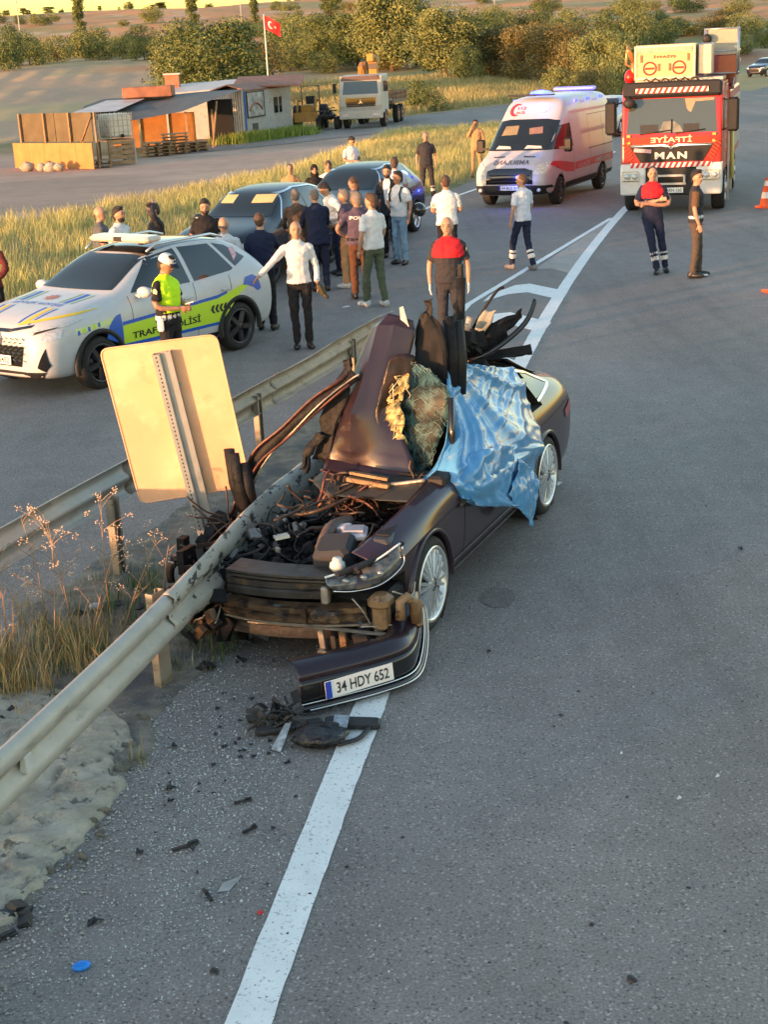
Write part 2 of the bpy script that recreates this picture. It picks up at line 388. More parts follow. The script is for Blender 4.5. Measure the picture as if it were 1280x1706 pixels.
for (a, b) in ((44, 46.5), (52, 54.5)): mark('lane_dash', a, b, lambda y: (edge_line_x(y)+far_line_x(y))/2-.2, .13, step=.5)
def poly_sheet(name, pts, z, m, kind='structure'):
    me = mesh_from(name, [(x, y, z) for x, y in pts], [tuple(range(len(pts)))], [m]); return tag(link(name, me), kind=kind)
poly_sheet('gore_chevron', [(1.78, 23.25), (1.98, 23.95), (2.45, 24.75), (2.72, 24.85), (3.22, 23.85), (3.0, 23.05), (2.58, 23.95), (2.25, 23.85)], .005, PAINT)
poly_sheet('gore_chevron', [(1.45, 21.15), (1.70, 22.05), (2.12, 22.15), (2.62, 21.10), (2.40, 20.35), (1.98, 21.15)], .005, PAINT)
poly_sheet('gore_chevron', [(1.05, 18.6), (1.2, 19.2), (1.6, 19.1), (1.93, 18.3), (1.8, 17.8), (1.45, 18.5)], .005, PAINT)
poly_sheet('asphalt_patch', [(2.95, 26.38), (5.55, 33.5), (5.72, 33.55), (3.86, 26.7), (3.6, 25.55), (3.30, 26.45)], .004, PATCH)
# ------------------------------------------------------------ vehicle kit
GLASS = mat('dark_glass', (.012, .016, .018), .06, var=0, spec=.8)
GLASS_G = mat('windscreen_glass', (.05, .065, .06), .07, var=0, spec=.8)
BLACKPL = mat('black_plastic', (.018, .018, .020), .55, var=.2, scale=20, spec=.3)
GLOSSBLACK = mat('gloss_black', (.012, .012, .014), .12, var=0, coat=.5)
RUBBER = mat('rubber', (.02, .02, .02), .85, var=.3, scale=12, bump=.3, bscale=40)
CHROME = mat('chrome', (.75, .75, .76), .14, 1.0, var=.03)
ALLOY = mat('alloy', (.62, .63, .65), .28, .85, var=.06)
DARKALLOY = mat('dark_alloy', (.05, .05, .055), .3, .5, var=.1)
LAMP = mat('lamp_glass', (.55, .57, .58), .12, .2, var=.25, scale=25, coat=.8)
REDLAMP = mat('red_lamp', (.35, .01, .01), .2, var=0, coat=.5)
UNDER = mat('underbody', (.012, .012, .012), .9, var=0)
WHITE = mat('white_paint', (.50, .52, .54), .36, var=.03, coat=.2)
PLATEW = mat('plate_white', (.72, .72, .70), .45, var=.03)
INK = mat('black_ink', (.012, .012, .014), .5, var=0)
PLATEBLUE = mat('plate_blue', (.01, .05, .42), .45, var=0)
SEAM = mat('seam', (.015, .015, .016), .7, var=0)
def car_sections(tab):
    """tab rows: x, zbottom, zbelt, ztop, w_bottom, w_mid, w_belt, w_top"""
    rings = []
    for (x, zb, zl, zt, wb, wm, wl, wt) in tab:
        zm = zb+(zl-zb)*.45
        half = [(0, zb), (wb-.14, zb), (wb, zb+.05), (wm, zm), (wm-.008, zl-(zl-zb)*.16), (wl, zl), (wt+(wl-wt)*.12, zt-(zt-zl)*.16), (wt*.86, zt), (0, zt+.018)]
        ring = [(x, y, z) for y, z in half]+[(x, -y, z) for y, z in reversed(half[1:-1])]
        rings.append(ring)
    return rings
def body_mesh(tab, wheels, rw, name='body', mats_=None, cuts=(), lv=2, arch_w=.32, wide=.95):
    rings = car_sections(tab); n = len(rings[0]); b = MB(); b.grid(rings, True, True)
    b.add([], [tuple(range(n)), tuple(reversed(range((len(rings)-1)*n, len(rings)*n)))], True)
    b.F[-2] = tuple(range(n)); b.F[-1] = tuple(reversed(range((len(rings)-1)*n, len(rings)*n)))
    o = b.build('tmp_body', mats_ or [WHITE])
    s = o.modifiers.new('s', 'SUBSURF'); s.levels = lv; s.render_levels = lv
    me = evaluated(o); bpy.data.objects.remove(o)
    bm = bmesh.new(); bm.from_mesh(me); bmesh.ops.recalc_face_normals(bm, faces=bm.faces); bm.to_mesh(me); bm.free()
    tmp = bpy.data.objects.new('tmp_body', me); col.objects.link(tmp); cut_objs = []
    w = MB()
    for x in wheels:
        for s_ in (1, -1): w2 = MB(); w2.cyl((x, s_*wide-s_*arch_w, rw[1]), (x, s_*(wide+.2), rw[1]), rw[0], 32); cut_objs.append(w2.build('tmp_cut', [UNDER]))
    for c in cuts: cut_objs.append(c.build('tmp_cut', [UNDER]))
    for c in cut_objs:
        bo = tmp.modifiers.new('b', 'BOOLEAN'); bo.operation = 'DIFFERENCE'; bo.object = c; bo.solver = 'EXACT'; bo.material_mode = 'TRANSFER'
    me2 = evaluated(tmp, name)
    for c in cut_objs: bpy.data.objects.remove(c)
    bpy.data.objects.remove(tmp)
    return me2, bvh_of(me)
def bvh_of(me):
    return BVHTree.FromPolygons([v.co.copy() for v in me.vertices], [tuple(p.vertices) for p in me.polygons])
AX = {'L': (0, 2, 1, 1), 'R': (0, 2, 1, -1), 'F': (1, 2, 0, 1), 'B': (1, 2, 0, -1), 'T': (0, 1, 2, 1)}
def wrap(bvh, V2, F2, side, off):
    """project 2-D points onto the body from one side; returns 3-D verts and the faces that hit"""
    a, b, c, s = AX[side]; V = []; ok = []
    for p in V2:
        o = [0, 0, 0]; o[a] = p[0]; o[b] = p[1]; o[c] = s*6.0; d = [0, 0, 0]; d[c] = -s
        h = bvh.ray_cast(Vector(o), Vector(d))
        if h[0] is None: V.append(Vector((0, 0, 0))); ok.append(False)
        else:
            nn = h[1]
            if nn[c]*s < 0: nn = -nn
            V.append(h[0]+nn*off); ok.append(True)
    F = [f for f in F2 if all(ok[i] for i in f)]
    used = sorted({i for f in F for i in f}); mp = {u: i for i, u in enumerate(used)}
    return [V[u] for u in used], [tuple(mp[i] for i in f) for f in F]
def fine(V, F, step):
    """cut flat 2-D faces by a grid so they can bend"""
    bm = bmesh.new(); vs_ = [bm.verts.new((v[0], v[1], 0)) for v in V]
    for f in F:
        try: bm.faces.new([vs_[i] for i in f])
        except ValueError: pass
    xs_ = [v[0] for v in V]; ys_ = [v[1] for v in V]
    for ax, lo, hi in ((0, min(xs_), max(xs_)), (1, min(ys_), max(ys_))):
        q = lo+step
        while q < hi-1e-4:
            co = (q, 0, 0) if ax == 0 else (0, q, 0); no = (1, 0, 0) if ax == 0 else (0, 1, 0)
            bmesh.ops.bisect_plane(bm, geom=bm.verts[:]+bm.edges[:]+bm.faces[:], plane_co=co, plane_no=no); q += step
    bmesh.ops.triangulate(bm, faces=[f for f in bm.faces if len(f.verts) > 4])
    bm.verts.index_update(); V2 = [(v.co.x, v.co.y) for v in bm.verts]; F2 = [tuple(v.index for v in f.verts) for f in bm.faces]; bm.free(); return V2, F2
def decal(bvh, pts, side, name, m, parent, off=.004, step=.07, label=None, loops=None):
    V, F = fine(pts, loops or [tuple(range(len(pts)))], step)
    V3, F3 = wrap(bvh, V, F, side, off)
    if not F3: return None
    me = mesh_from(name, V3, F3, [m], smooth=True); return link(name, me, parent, label)
def decal_text(bvh, txt, c, h, w, side, name, m, parent, off=.007, rot=0.0, bold=.02, flip=False, shear=0.0):
    V, F = text_mesh(txt, h, w, bold)
    ca, sa = math.cos(rot), math.sin(rot); P = []
    for v in V:
        x = v[0]+v[1]*shear; y = v[1]
        if flip: x = -x
        P.append((c[0]+x*ca-y*sa, c[1]+x*sa+y*ca))
    V3, F3 = wrap(bvh, P, F, side, off)
    if F3: return link(name, mesh_from(name, V3, F3, [m]), parent)
def seam(bvh, pts, side, parent, w=.008, name='seam', m=None, off=.0025):
    """thin strip along a 2-D polyline on the body"""
    P = []; out = []
    for i in range(len(pts)-1):
        a = Vector(pts[i]); b = Vector(pts[i+1]); n = max(2, int((b-a).length/.06))
        for k in range(n): P.append(a.lerp(b, k/n))
    P.append(Vector(pts[-1])); V = []; F = []
    for i, p in enumerate(P):
        d = (P[min(i+1, len(P)-1)]-P[max(i-1, 0)]).normalized(); q = Vector((-d.y, d.x))*w/2; V += [p+q, p-q]
    for i in range(len(P)-1): F.append((2*i, 2*i+1, 2*i+3, 2*i+2))
    V3, F3 = wrap(bvh, V, F, side, off)
    if F3: return link(name, mesh_from(name, V3, F3, [m or SEAM]), parent)
WHEELS = {}
def wheel(parent, x, y, r=.34, w=.225, rr=.235, style='multi', rim_m=None, side=1, tyre_m=None, steer=0, name='wheel'):
    """tyre mesh with rim as its child; side=+1 faces +y"""
    rim_m = rim_m or ALLOY; key = (r, w, rr, style, rim_m.name)
    if key not in WHEELS:
        t = MB(); h = w/2
        t.lathe([(rr, -h+.01), (rr+.02, -h), (r-.05, -h-.004), (r-.012, -h+.018), (r, -h+.045), (r, h-.045), (r-.012, h-.018), (r-.05, h+.004), (rr+.02, h), (rr, h-.01), (rr-.02, h-.02)], axis='Y', n=40)
        q = MB()
        q.lathe([(rr+.012, h-.004), (rr+.004, h+.006), (rr-.015, h-.004), (rr-.03, h-.05), (rr-.035, -h+.02)], axis='Y', n=36)
        dep = .035
        if style == 'truck':
            q.lathe([(rr-.02, h-.03), (rr*.7, h-.10), (rr*.45, h-.10), (rr*.42, h+.02), (rr*.2, h+.03), (.001, h+.03)], axis='Y', n=24)
        else:
            q.lathe([(.062, h-.02), (.058, h-.008), (.02, h-.004), (.001, h-.004)], axis='Y', n=18)
            ns, wd = {'multi': (10, .013), 'five': (5, .034), 'ten': (7, .022)}[style]
            for k in range(ns):
                a = 2*math.pi*k/ns
                for da in ((-.10, .10) if style == 'multi' else (0,)):
                    a1 = a+da*.45; a2 = a+da*1.4
                    p0 = Vector((math.cos(a1)*.05, h-.012, math.sin(a1)*.05)); p1 = Vector((math.cos(a2)*(rr-.012), h-.018, math.sin(a2)*(rr-.012)))
                    d = (p1-p0).normalized(); s_ = d.cross(Vector((0, 1, 0)))
                    up = Vector((0, .012, 0)); q.add([p0+s_*wd*1.2-up, p0-s_*wd*1.2-up, p0-s_*wd*.8+up, p0+s_*wd*.8+up, p1+s_*wd*1.3-up*2, p1-s_*wd*1.3-up*2, p1-s_*wd*.8+up*.6, p1+s_*wd*.8+up*.6], [(3, 2, 6, 7), (0, 3, 7, 4), (1, 5, 6, 2), (0, 4, 5, 1)])
        d = MB(); d.lathe([(rr-.03, -h+.03), (.001, -h+.03)], axis='Y', n=24); d.lathe([(.14, -.01), (.14, .01), (.001, .01)], axis='Y', n=24)
        WHEELS[key] = (t.mesh('tyre', RUBBER), q.mesh('rim', rim_m), d.mesh('brake_disc', DARKALLOY))
    a, b, c = WHEELS[key]
    o = link(name, a, parent); o.location = (x, y, r-.004); o.rotation_euler = (0, rnd.random(), (0 if side > 0 else math.pi)+steer)
    for nm, me in (('rim', b), ('brake_disc', c)): link(nm, me, o)
    return o
def arch_lip(parent, x, y, r, zc, m=BLACKPL, w=.05, side=1, a0=-12, a1=192):
    b = MB(); P = []
    for k in range(25):
        a = R(a0+(a1-a0)*k/24); c, s = math.cos(a), math.sin(a)
        P.append([(x+c*(r-.005), y-side*.03, zc+s*(r-.005)), (x+c*(r-.004), y+side*.012, zc+s*(r-.004)), (x+c*(r+w), y+side*.012, zc+s*(r+w)), (x+c*(r+w+.005), y-side*.03, zc+s*(r+w+.005))])
    if side < 0: P = P[::-1]
    b.grid(P, True); return b.build('wheel_arch_trim', m, parent)
def mirror_part(parent, x, y, z, m, side=1, s=1.0, tall=1.0):
    b = MB(); b.ell((x, y+side*.12*s, z+.02), (.07*s, .12*s, .075*s*tall), n=14, m=8); b.box((x+.01, y+side*.02, z-.03), (.05, .1, .04))
    o = b.build('wing_mirror', m, parent); g = MB(); g.box((x-.062*s, y+side*.12*s, z+.02), (.02, .17*s, .10*s*tall), bev=.006); g.build('mirror_glass', CHROME, o); return o
def plate(parent, M, txt, w=.52, h=.115, blue=True, name='number_plate', tw=None):
    b = MB(); b.box((0, 0, 0), (w, h, .008), bev=.003); me = b.mesh(name, PLATEW); me.transform(M); o = link(name, me, parent)
    if blue: q = MB(); q.box((-w/2+.022, 0, .0055), (.042, h-.006, .003)); me = q.mesh('blue_band', PLATEBLUE); me.transform(M); link('blue_band', me, o)
    text_on(txt, h*.62, tw or w*.80, M @ Matrix.Translation((.022 if blue else 0, 0, .0062)), 'lettering', INK, o, bold=.012); return o
# ---- generic car
SUV = [(2.22, .30, .70, .80, .50, .58, .55, .40), (2.16, .25, .78, .90, .74, .80, .74, .55), (1.95, .22, .88, .99, .82, .89, .82, .66), (1.6, .20, .95, 1.06, .86, .915, .86, .70), (1.335, .20, .97, 1.09, .87, .92, .87, .72), (.98, .20, 1.0, 1.13, .87, .92, .87, .72), (.78, .20, 1.01, 1.19, .87, .92, .87, .70), (.25, .20, 1.02, 1.50, .87, .92, .87, .64), (-.05, .20, 1.03, 1.585, .87, .92, .87, .62), (-.6, .20, 1.04, 1.625, .87, .92, .87, .62), (-1.2, .20, 1.07, 1.60, .87, .925, .87, .61), (-1.6, .21, 1.11, 1.53, .87, .92, .86, .58), (-1.95, .24, 1.13, 1.33, .86, .90, .83, .58), (-2.12, .28, 1.05, 1.16, .82, .87, .78, .60), (-2.20, .34, .90, .98, .72, .78, .7, .55)]
SEDAN = [(2.32, .28, .62, .68, .45, .56, .52, .38), (2.25, .22, .68, .75, .74, .80, .74, .56), (2.0, .18, .76, .83, .82, .88, .81, .64), (1.6, .17, .82, .90, .86, .905, .85, .70), (1.3, .17, .85, .94, .87, .915, .86, .72), (.95, .17, .885, .98, .87, .915, .865, .72), (.72, .17, .90, 1.03, .87, .915, .865, .69), (.2, .17, .92, 1.31, .87, .915, .865, .62), (-.15, .17, .93, 1.425, .87, .915, .865, .60), (-.7, .17, .935, 1.46, .87, .915, .865, .60), (-1.2, .17, .945, 1.42, .87, .915, .865, .59), (-1.65, .18, .965, 1.26, .87, .91, .86, .60), (-2.0, .19, .985, 1.11, .86, .90, .84, .66), (-2.3, .22, .97, 1.07, .83, .875, .80, .64), (-2.44, .26, .90, 1.02, .76, .81, .74, .60), (-2.50, .34, .78, .88, .66, .70, .66, .55)]
def side_windows(bvh, side, parent, kind='suv', m=GLASS):
    if kind == 'suv':
        W = [[(.62, 1.11), (.12, 1.49), (-.42, 1.545), (-.46, 1.09)], [(-.54, 1.09), (-.50, 1.548), (-1.10, 1.52), (-1.36, 1.15), (-1.30, 1.13)], [(-1.42, 1.17), (-1.18, 1.515), (-1.42, 1.46), (-1.72, 1.26)]]
    else:
        W = [[(.50, .975), (.02, 1.31), (-.38, 1.375), (-.40, .98)], [(-.48, .98), (-.46, 1.38), (-.95, 1.365), (-1.28, 1.20), (-1.34, 1.0)], [(-1.40, 1.02), (-1.34, 1.18), (-1.52, 1.10)]]
    for w in W: decal(bvh, w, side, 'side_window', m, parent, .004)
def make_car(name, paint, loc, yaw, label, cat, kind='suv', group=None, rim=None, grille=True, roof=None, glass=GLASS, far=False):
    t = empty(name, (loc[0], loc[1], 0), yaw, label, cat, group)
    tab, ax, h = (SUV, 1.335, 1.6) if kind == 'suv' else (SEDAN, 1.39, 1.45)
    me, bv = body_mesh(tab, (ax, -ax), (.385, .335), mats_=[paint]); me.polygons.foreach_set('use_smooth', np.ones(len(me.polygons), bool))
    link('body', me, t)
    for sx in (ax, -ax):
        for sy in (1, -1): wheel(t, sx, sy*.80, .34, .22, .24, 'five', rim or ALLOY, sy)
    for s in ('L', 'R'): side_windows(bv, s, t, kind, glass)
    if kind == 'suv':
        decal(bv, [(-.66, 1.17), (.66, 1.17), (.575, 1.53), (-.575, 1.53)], 'F', 'windscreen', glass, t, .005, .05)
        decal(bv, [(-.6, 1.2), (.6, 1.2), (.52, 1.48), (-.52, 1.48)], 'B', 'rear_window', glass, t, .005)
        decal(bv, [(-.5, .68), (.5, .68), (.42, .42), (-.42, .42)], 'F', 'grille', GLOSSBLACK, t, .006)
        for s in (1, -1): decal(bv, [(s*.52, .80), (s*.84, .86), (s*.86, .76), (s*.55, .68)], 'F', 'headlight', LAMP, t, .008, .03)
        for s in (1, -1): decal(bv, [(s*.45, 1.0), (s*.82, 1.02), (s*.83, .90), (s*.45, .92)], 'B', 'tail_light', REDLAMP, t, .008, .04)
        if roof: decal(bv, [(.1, -.55), (.1, .55), (-1.4, .52), (-1.4, -.52)], 'T', 'roof_panel', roof, t, .004)
    else:
        decal(bv, [(-.66, 1.02), (.66, 1.02), (.56, 1.37), (-.56, 1.37)], 'F', 'windscreen', glass, t, .005, .05)
        decal(bv, [(-.6, 1.1), (.6, 1.1), (.52, 1.36), (-.52, 1.36)], 'B', 'rear_window', glass, t, .005)
        decal(bv, [(-.5, .62), (.5, .62), (.42, .34), (-.42, .34)], 'F', 'grille', GLOSSBLACK, t, .006)
        for s in (1, -1): decal(bv, [(s*.5, .66), (s*.82, .74), (s*.85, .64), (s*.55, .58)], 'F', 'headlight', LAMP, t, .008, .03)
        for s in (1, -1): decal(bv, [(s*.45, .92), (s*.78, .92), (s*.78, .80), (s*.45, .82)], 'B', 'tail_light', REDLAMP, t, .008, .04)
    zs = .30 if kind == 'suv' else .26
    for s in ('L', 'R'):
        top = 1.08 if kind == 'suv' else .96
        for x in (.70, -.50, -1.22 if kind == 'suv' else -1.30): seam(bv, [(x, top), (x+.03, .7), (x, zs)], s, t)
        seam(bv, [(.7, zs), (-1.0, zs)], s, t)
    for s in (1, -1):
        mirror_part(t, .55, s*.86, 1.10 if kind == 'suv' else .99, paint, s)
        for x in (-.32, -1.08): b = MB(); b.box((x, s*.925, .90 if kind == 'suv' else .80), (.16, .03, .03), bev=.008); b.build('door_handle', paint, t)
    return t, bv
# ------------------------------------------------------------ traffic police SUV
LIME = mat('fluorescent_lime', (.50, .72, .03), .45, var=.03)
PBLUE = mat('police_blue', (.01, .10, .50), .4, var=.03)
YELLOW = mat('yellow_vinyl', (.80, .55, .02), .4, var=.03)
PRED = mat('signal_red', (.55, .02, .02), .35, var=.04)
SLATE = mat('slate_grey_paint', (.012, .017, .024), .3, 0, var=.05, coat=.25)
t, bv = make_car('police_car', WHITE, (-3.42, 19.79), R(-126.8), 'white traffic police SUV with lime and blue side bands, behind the tilted sign', 'police car', 'suv', rim=DARKALLOY, roof=GLOSSBLACK)
for s, S in (('L', 1), ('R', -1)):
    decal(bv, [(.92, .74), (.92, .60), (.92, .50), (-.96, .47), (-1.36, .80), (-1.62, .90), (-1.45, .92), (-.9, .80)], s, 'lime_band', LIME, t, .004)
    decal(bv, [(.92, .745), (-.9, .805), (-1.1, .84), (-1.1, .875), (-.9, .845), (.92, .79)], s, 'blue_band', PBLUE, t, .0045)
    decal(bv, [(.92, .505), (-.96, .475), (-.96, .435), (.92, .455)], s, 'blue_band', PBLUE, t, .0045)
    arc = [(.94+.02*math.cos(a), .5) for a in (0,)]
    q = [(.93, .50)]+[(.93+.30*math.sin(a), .50+.40*math.cos(a)) for a in np.linspace(0, 1.25, 7)]
    decal(bv, q, s, 'blue_quadrant', PBLUE, t, .005, .05)
    q = [(-1.50, .93)]+[(-1.50-.34*math.sin(a), .80+.18*math.cos(a)) for a in np.linspace(0, 1.5, 6)]
    decal(bv, [(-1.45, .90), (-1.52, 1.0), (-1.68, 1.02), (-1.80, .96), (-1.84, .80), (-1.76, .78), (-1.68, .84), (-1.55, .89)], s, 'blue_quadrant', PBLUE, t, .005, .05)
    for k in range(5):
        x = -.78-.085*k
        decal(bv, [(x, .61), (x-.05, .61), (x-.01, .665), (x-.05, .72), (x, .72), (x+.04, .665)] if S > 0 else [(x, .61), (x-.05, .61), (x-.01, .665), (x-.05, .72), (x, .72), (x+.04, .665)], s, 'chevron', INK, t, .007, .05)
    decal_text(bv, 'TRAFİK POLİSİ', (.12, .60), .115, 1.30, s, 'lettering', INK, t, .008, rot=0, bold=.02, flip=(S > 0))
    for k in range(5): decal(bv, [(1.30+.085*k, .80-.012*k), (1.34+.085*k, .795-.012*k), (1.34+.085*k, .85-.012*k), (1.30+.085*k, .855-.012*k)], s, 'check_mark', LIME if k % 2 else PBLUE, t, .005, .05)
    decal(bv, [(1.02, .80), (1.02, .87), (1.70, .83), (1.70, .77)], s, 'check_strip', mat('pale_lime', (.6, .72, .3), .5, var=.02), t, .0035, .06)
    decal(bv, [(-1.44, 1.24), (-1.56, 1.30), (-1.62, 1.42), (-1.47, 1.40)], s, 'window_sticker', mat('sticker_pink', (.6, .35, .38), .5, var=.3, scale=30), t, .008, .05)
for ax in (1.335, -1.335):
    for s in (1, -1): arch_lip(t, ax, s*.915, .385, .335, BLACKPL, .055, s)
for s, S in (('L', 1), ('R', -1)): decal(bv, [(.92, .34), (-.92, .34), (-.92, .20), (.92, .20)], s, 'sill_cladding', BLACKPL, t, .006)
# bonnet livery
for (y0, y1, m) in ((-.52, -.49, PBLUE), (-.44, -.37, YELLOW), (-.32, -.29, PBLUE), (.29, .32, PBLUE), (.37, .44, YELLOW), (.49, .52, PBLUE)):
    decal(bv, [(2.08, y0*.92), (2.08, y1*.92), (1.62, y1), (1.62, y0)], 'T', 'bonnet_stripe', m, t, .004)
    decal(bv, [(1.42, y0*1.02), (1.42, y1*1.02), (1.02, y1*1.1), (1.02, y0*1.1)], 'T', 'bonnet_stripe', PBLUE if m is YELLOW else mat('pale_green', (.25, .5, .25), .5, var=0), t, .004)
def top_text(txt, x, h, w, m):
    V, F = text_mesh(txt, h, w, .02); P = [(x+v[1]*-1*-1, v[0]) for v in V]
    P = [(x-v[1]*-1, v[0]) for v in V]
    P = [(x+(v[1])*1.0, -v[0]*-1) for v in V]
    V3, F3 = wrap(bv, [(x+v[1], v[0]) for v in V], F, 'T', .006)
    link('lettering', mesh_from('lettering', V3, F3, [m]), t)
top_text('TRAFİK POLİSİ', 1.52, .10, .95, PBLUE)
st_pts = []
for k in range(16): a = math.pi*k/8; rr_ = .12 if k % 2 == 0 else .07; st_pts.append((1.25+rr_*math.cos(a), rr_*1.1*math.sin(a)))
decal(bv, st_pts, 'T', 'star_emblem', mat('emblem_red', (.45, .16, .12), .5, var=.3, scale=40), t, .006, .05)
decal(bv, [(-.56, .93), (-.24, .88), (.24, .88), (.56, .93), (.55, .90), (.22, .84), (-.22, .84), (-.55, .90)], 'F', 'bonnet_lip', GLOSSBLACK, t, .006, .04)
# grille mesh, badge, plate, lamps, front blades
g = MB()
for i in range(11):
    for j in range(7):
        y = -.5+i*.1+(.05 if j % 2 else 0); z = .50+j*.045
        if abs(y) > .5: continue
        h = bv.ray_cast(Vector((5, y, z)), Vector((-1, 0, 0)))
        if h[0]: c = h[0]; g.box((c.x+.012, y, z), (.012, .055, .012), rot=(R(20 if j % 2 else -20), 0, 0))
g.build('grille_bars', CHROME, t)
bd = MB(); bd.lathe([(.085, 0), (.10, .012), (.085, .024), (.07, .012), (.085, 0)], axis='X', n=28); bd.box((.02, 0, 0), (.012, .22, .035), bev=.004)
o = bd.build('badge', CHROME, t); hh = bv.ray_cast(Vector((5, 0, .76)), Vector((-1, 0, 0))); o.location = (hh[0].x+.01, 0, .76)
hx = bv.ray_cast(Vector((5, 0, .50)), Vector((-1, 0, 0)))[0].x
plate(t, plane_M((hx+.035, 0, .50), (0, 1, 0), (-.1, 0, 1)), '06 A 5452')
for S in (1, -1):
    decal(bv, [(S*.34, .80), (S*.50, .845), (S*.86, .93), (S*.84, .885), (S*.5, .79)], 'F', 'headlight', LAMP, t, .010, .03)
    decal(bv, [(S*.62, .845), (S*.80, .885), (S*.79, .87), (S*.62, .815)], 'F', 'lamp_cluster', INK, t, .013, .03)
    decal(bv, [(S*.66, .42), (S*.78, .66), (S*.80, .44), (S*.74, .36)], 'F', 'air_curtain', GLOSSBLACK, t, .006, .04)
    decal(bv, [(S*.30, .935), (S*.50, .97), (S*.82, 1.02), (S*.80, .99), (S*.5, .945), (S*.3, .915)], 'F', 'yellow_edge', YELLOW, t, .006, .03)
decal(bv, [(-.74, .36), (.74, .36), (.66, .27), (-.66, .27)], 'F', 'lower_bumper', BLACKPL, t, .012)
# light bar and roof rails
lb = MB(); lb.box((-.15, 0, 1.70), (.30, 1.12, .085), bev=.03); o = lb.build('light_bar', mat('light_bar_shell', (.62, .56, .50), .25, var=.1, scale=9, coat=.5), t)
q = MB(); q.box((-.15, 0, 1.70), (.315, .16, .06), bev=.01); q.build('speaker_grille', BLACKPL, o)
q = MB()
for s in (1, -1): q.box((-.15, s*.38, 1.655), (.22, .05, .05))
q.build('mount', BLACKPL, o)
for s in (1, -1): q = MB(); q.tube([(.05, s*.58, 1.56), (-.1, s*.6, 1.64), (-1.2, s*.59, 1.64), (-1.45, s*.57, 1.57)], .018, 8); q.build('roof_rail', ALLOY, t)
q = MB(); q.box((.06, 0, 1.555), (.16, 1.1, .01)); 
w_ = MB(); w_.tube([(.93, -.55, 1.165), (.60, -.05, 1.40)], .012, 6); w_.tube([(.93, .3, 1.165), (.66, .62, 1.36)], .012, 6)
# ------------------------------------------------------------ dark SUV and car in the crowd
t, bv = make_car('parked_suv', SLATE, (-2.10, 27.9), R(-112), 'dark slate SUV with yellow sunshades behind its windscreen, people leaning in at its door', 'suv', 'suv', rim=DARKALLOY)
SHADE = mat('sunshade', (.62, .50, .22), .6, var=.1, scale=4)
for (a, b) in ((-.54, -.26), (.12, .54)): decal(bv, [(a, 1.37), (b, 1.37), (b*.98, 1.50), (a*.98, 1.50)], 'F', 'sunshade', SHADE, t, .008, .05)
for s in ('L', 'R'): seam(bv, [(.66, 1.10), (.13, 1.515), (-.42, 1.575), (-1.1, 1.55), (-1.45, 1.48), (-1.75, 1.26)], s, t, .022, 'window_trim', CHROME, .008)
t, bv = make_car('parked_car', SLATE, (-.22, 32.3), R(-111), 'dark blue-grey car with its windscreen facing the camera, parked behind the crowded dark SUV', 'car', 'suv')
for s in ('L', 'R'): seam(bv, [(.66, 1.10), (.13, 1.515), (-.42, 1.575), (-1.1, 1.55)], s, t, .02, 'window_trim', CHROME, .008)
# open door of the dark SUV
# ------------------------------------------------------------ white car behind, far dark car
t, bv = make_car('parked_car', WHITE, (10.55, 64.5), R(-112), 'white car with blue side stripe stopped between the ambulance and the fire engine', 'car', 'suv')
for s in ('L', 'R'): decal(bv, [(.9, .72), (-1.0, .72), (-1.0, .60), (.9, .60)], s, 'blue_stripe', PBLUE, t, .005)
make_car('distant_car', mat('navy_paint', (.02, .025, .04), .2, .3, var=.05, coat=.8), (37.2, 138.5), R(-128), 'dark estate car standing on the far roadside at the right edge', 'car', 'suv')
# ------------------------------------------------------------ ambulance
AMB = [(2.93, .42, .72, .80, .60, .72, .68, .45), (2.86, .34, .90, 1.02, .86, .92, .84, .60), (2.68, .30, 1.06, 1.20, .94, .99, .90, .68), (2.35, .30, 1.18, 1.34, .97, 1.01, .94, .74), (2.15, .30, 1.24, 1.44, .98, 1.02, .96, .76), (1.75, .30, 1.30, 1.80, .98, 1.02, .97, .82), (1.30, .30, 1.34, 2.16, .98, 1.02, .98, .84), (1.10, .30, 1.35, 2.30, .98, 1.02, .98, .84), (.75, .30, 1.36, 2.62, .98, 1.02, .985, .82), (.45, .30, 1.38, 2.72, .98, 1.02, .985, .82), (-.5, .30, 1.4, 2.74, .98, 1.02, .985, .84), (-1.6, .30, 1.4, 2.74, .98, 1.02, .985, .84), (-2.8, .32, 1.4, 2.72, .98, 1.02, .985, .84), (-3.02, .34, 1.4, 2.68, .97, 1.0, .97, .82), (-3.06, .36, 1.4, 2.6, .93, .96, .93, .8)]
AMBW = mat('ambulance_white', (.52, .48, .49), .36, var=.03, coat=.2)
ARED = mat('ambulance_red', (.55, .03, .05), .4, var=.04)
t = empty('ambulance', (4.84, 39.62, 0), R(-115.5), 'white high-roof ambulance van with red side band and lit blue roof light', 'ambulance')
me, bv = body_mesh(AMB, (1.875, -1.875), (.42, .36), mats_=[AMBW], wide=1.04, arch_w=.4); me.polygons.foreach_set('use_smooth', np.ones(len(me.polygons), bool)); link('body', me, t)
for sx in (1.875, -1.875):
    for sy in (1, -1): wheel(t, sx, sy*.90, .36, .24, .22, 'ten', DARKALLOY, sy)
decal(bv, [(-.86, 1.42), (.86, 1.42), (.80, 2.12), (.5, 2.17), (-.5, 2.17), (-.80, 2.12)], 'F', 'windscreen', GLASS, t, .006, .06)
for a, b in ((-.62, -.2), (.15, .62)): decal(bv, [(a, 1.46), (b, 1.46), (b-.05, 1.52), (a+.05, 1.54)], 'F', 'papers', mat('paper', (.6, .58, .52), .8), t, .009, .05)
decal(bv, [(-.60, 1.78), (-.18, 1.80), (-.2, 2.02), (-.56, 2.0)], 'F', 'rear_pane', mat('warm_pane', (.28, .22, .12), .3, var=.2), t, .009, .06)
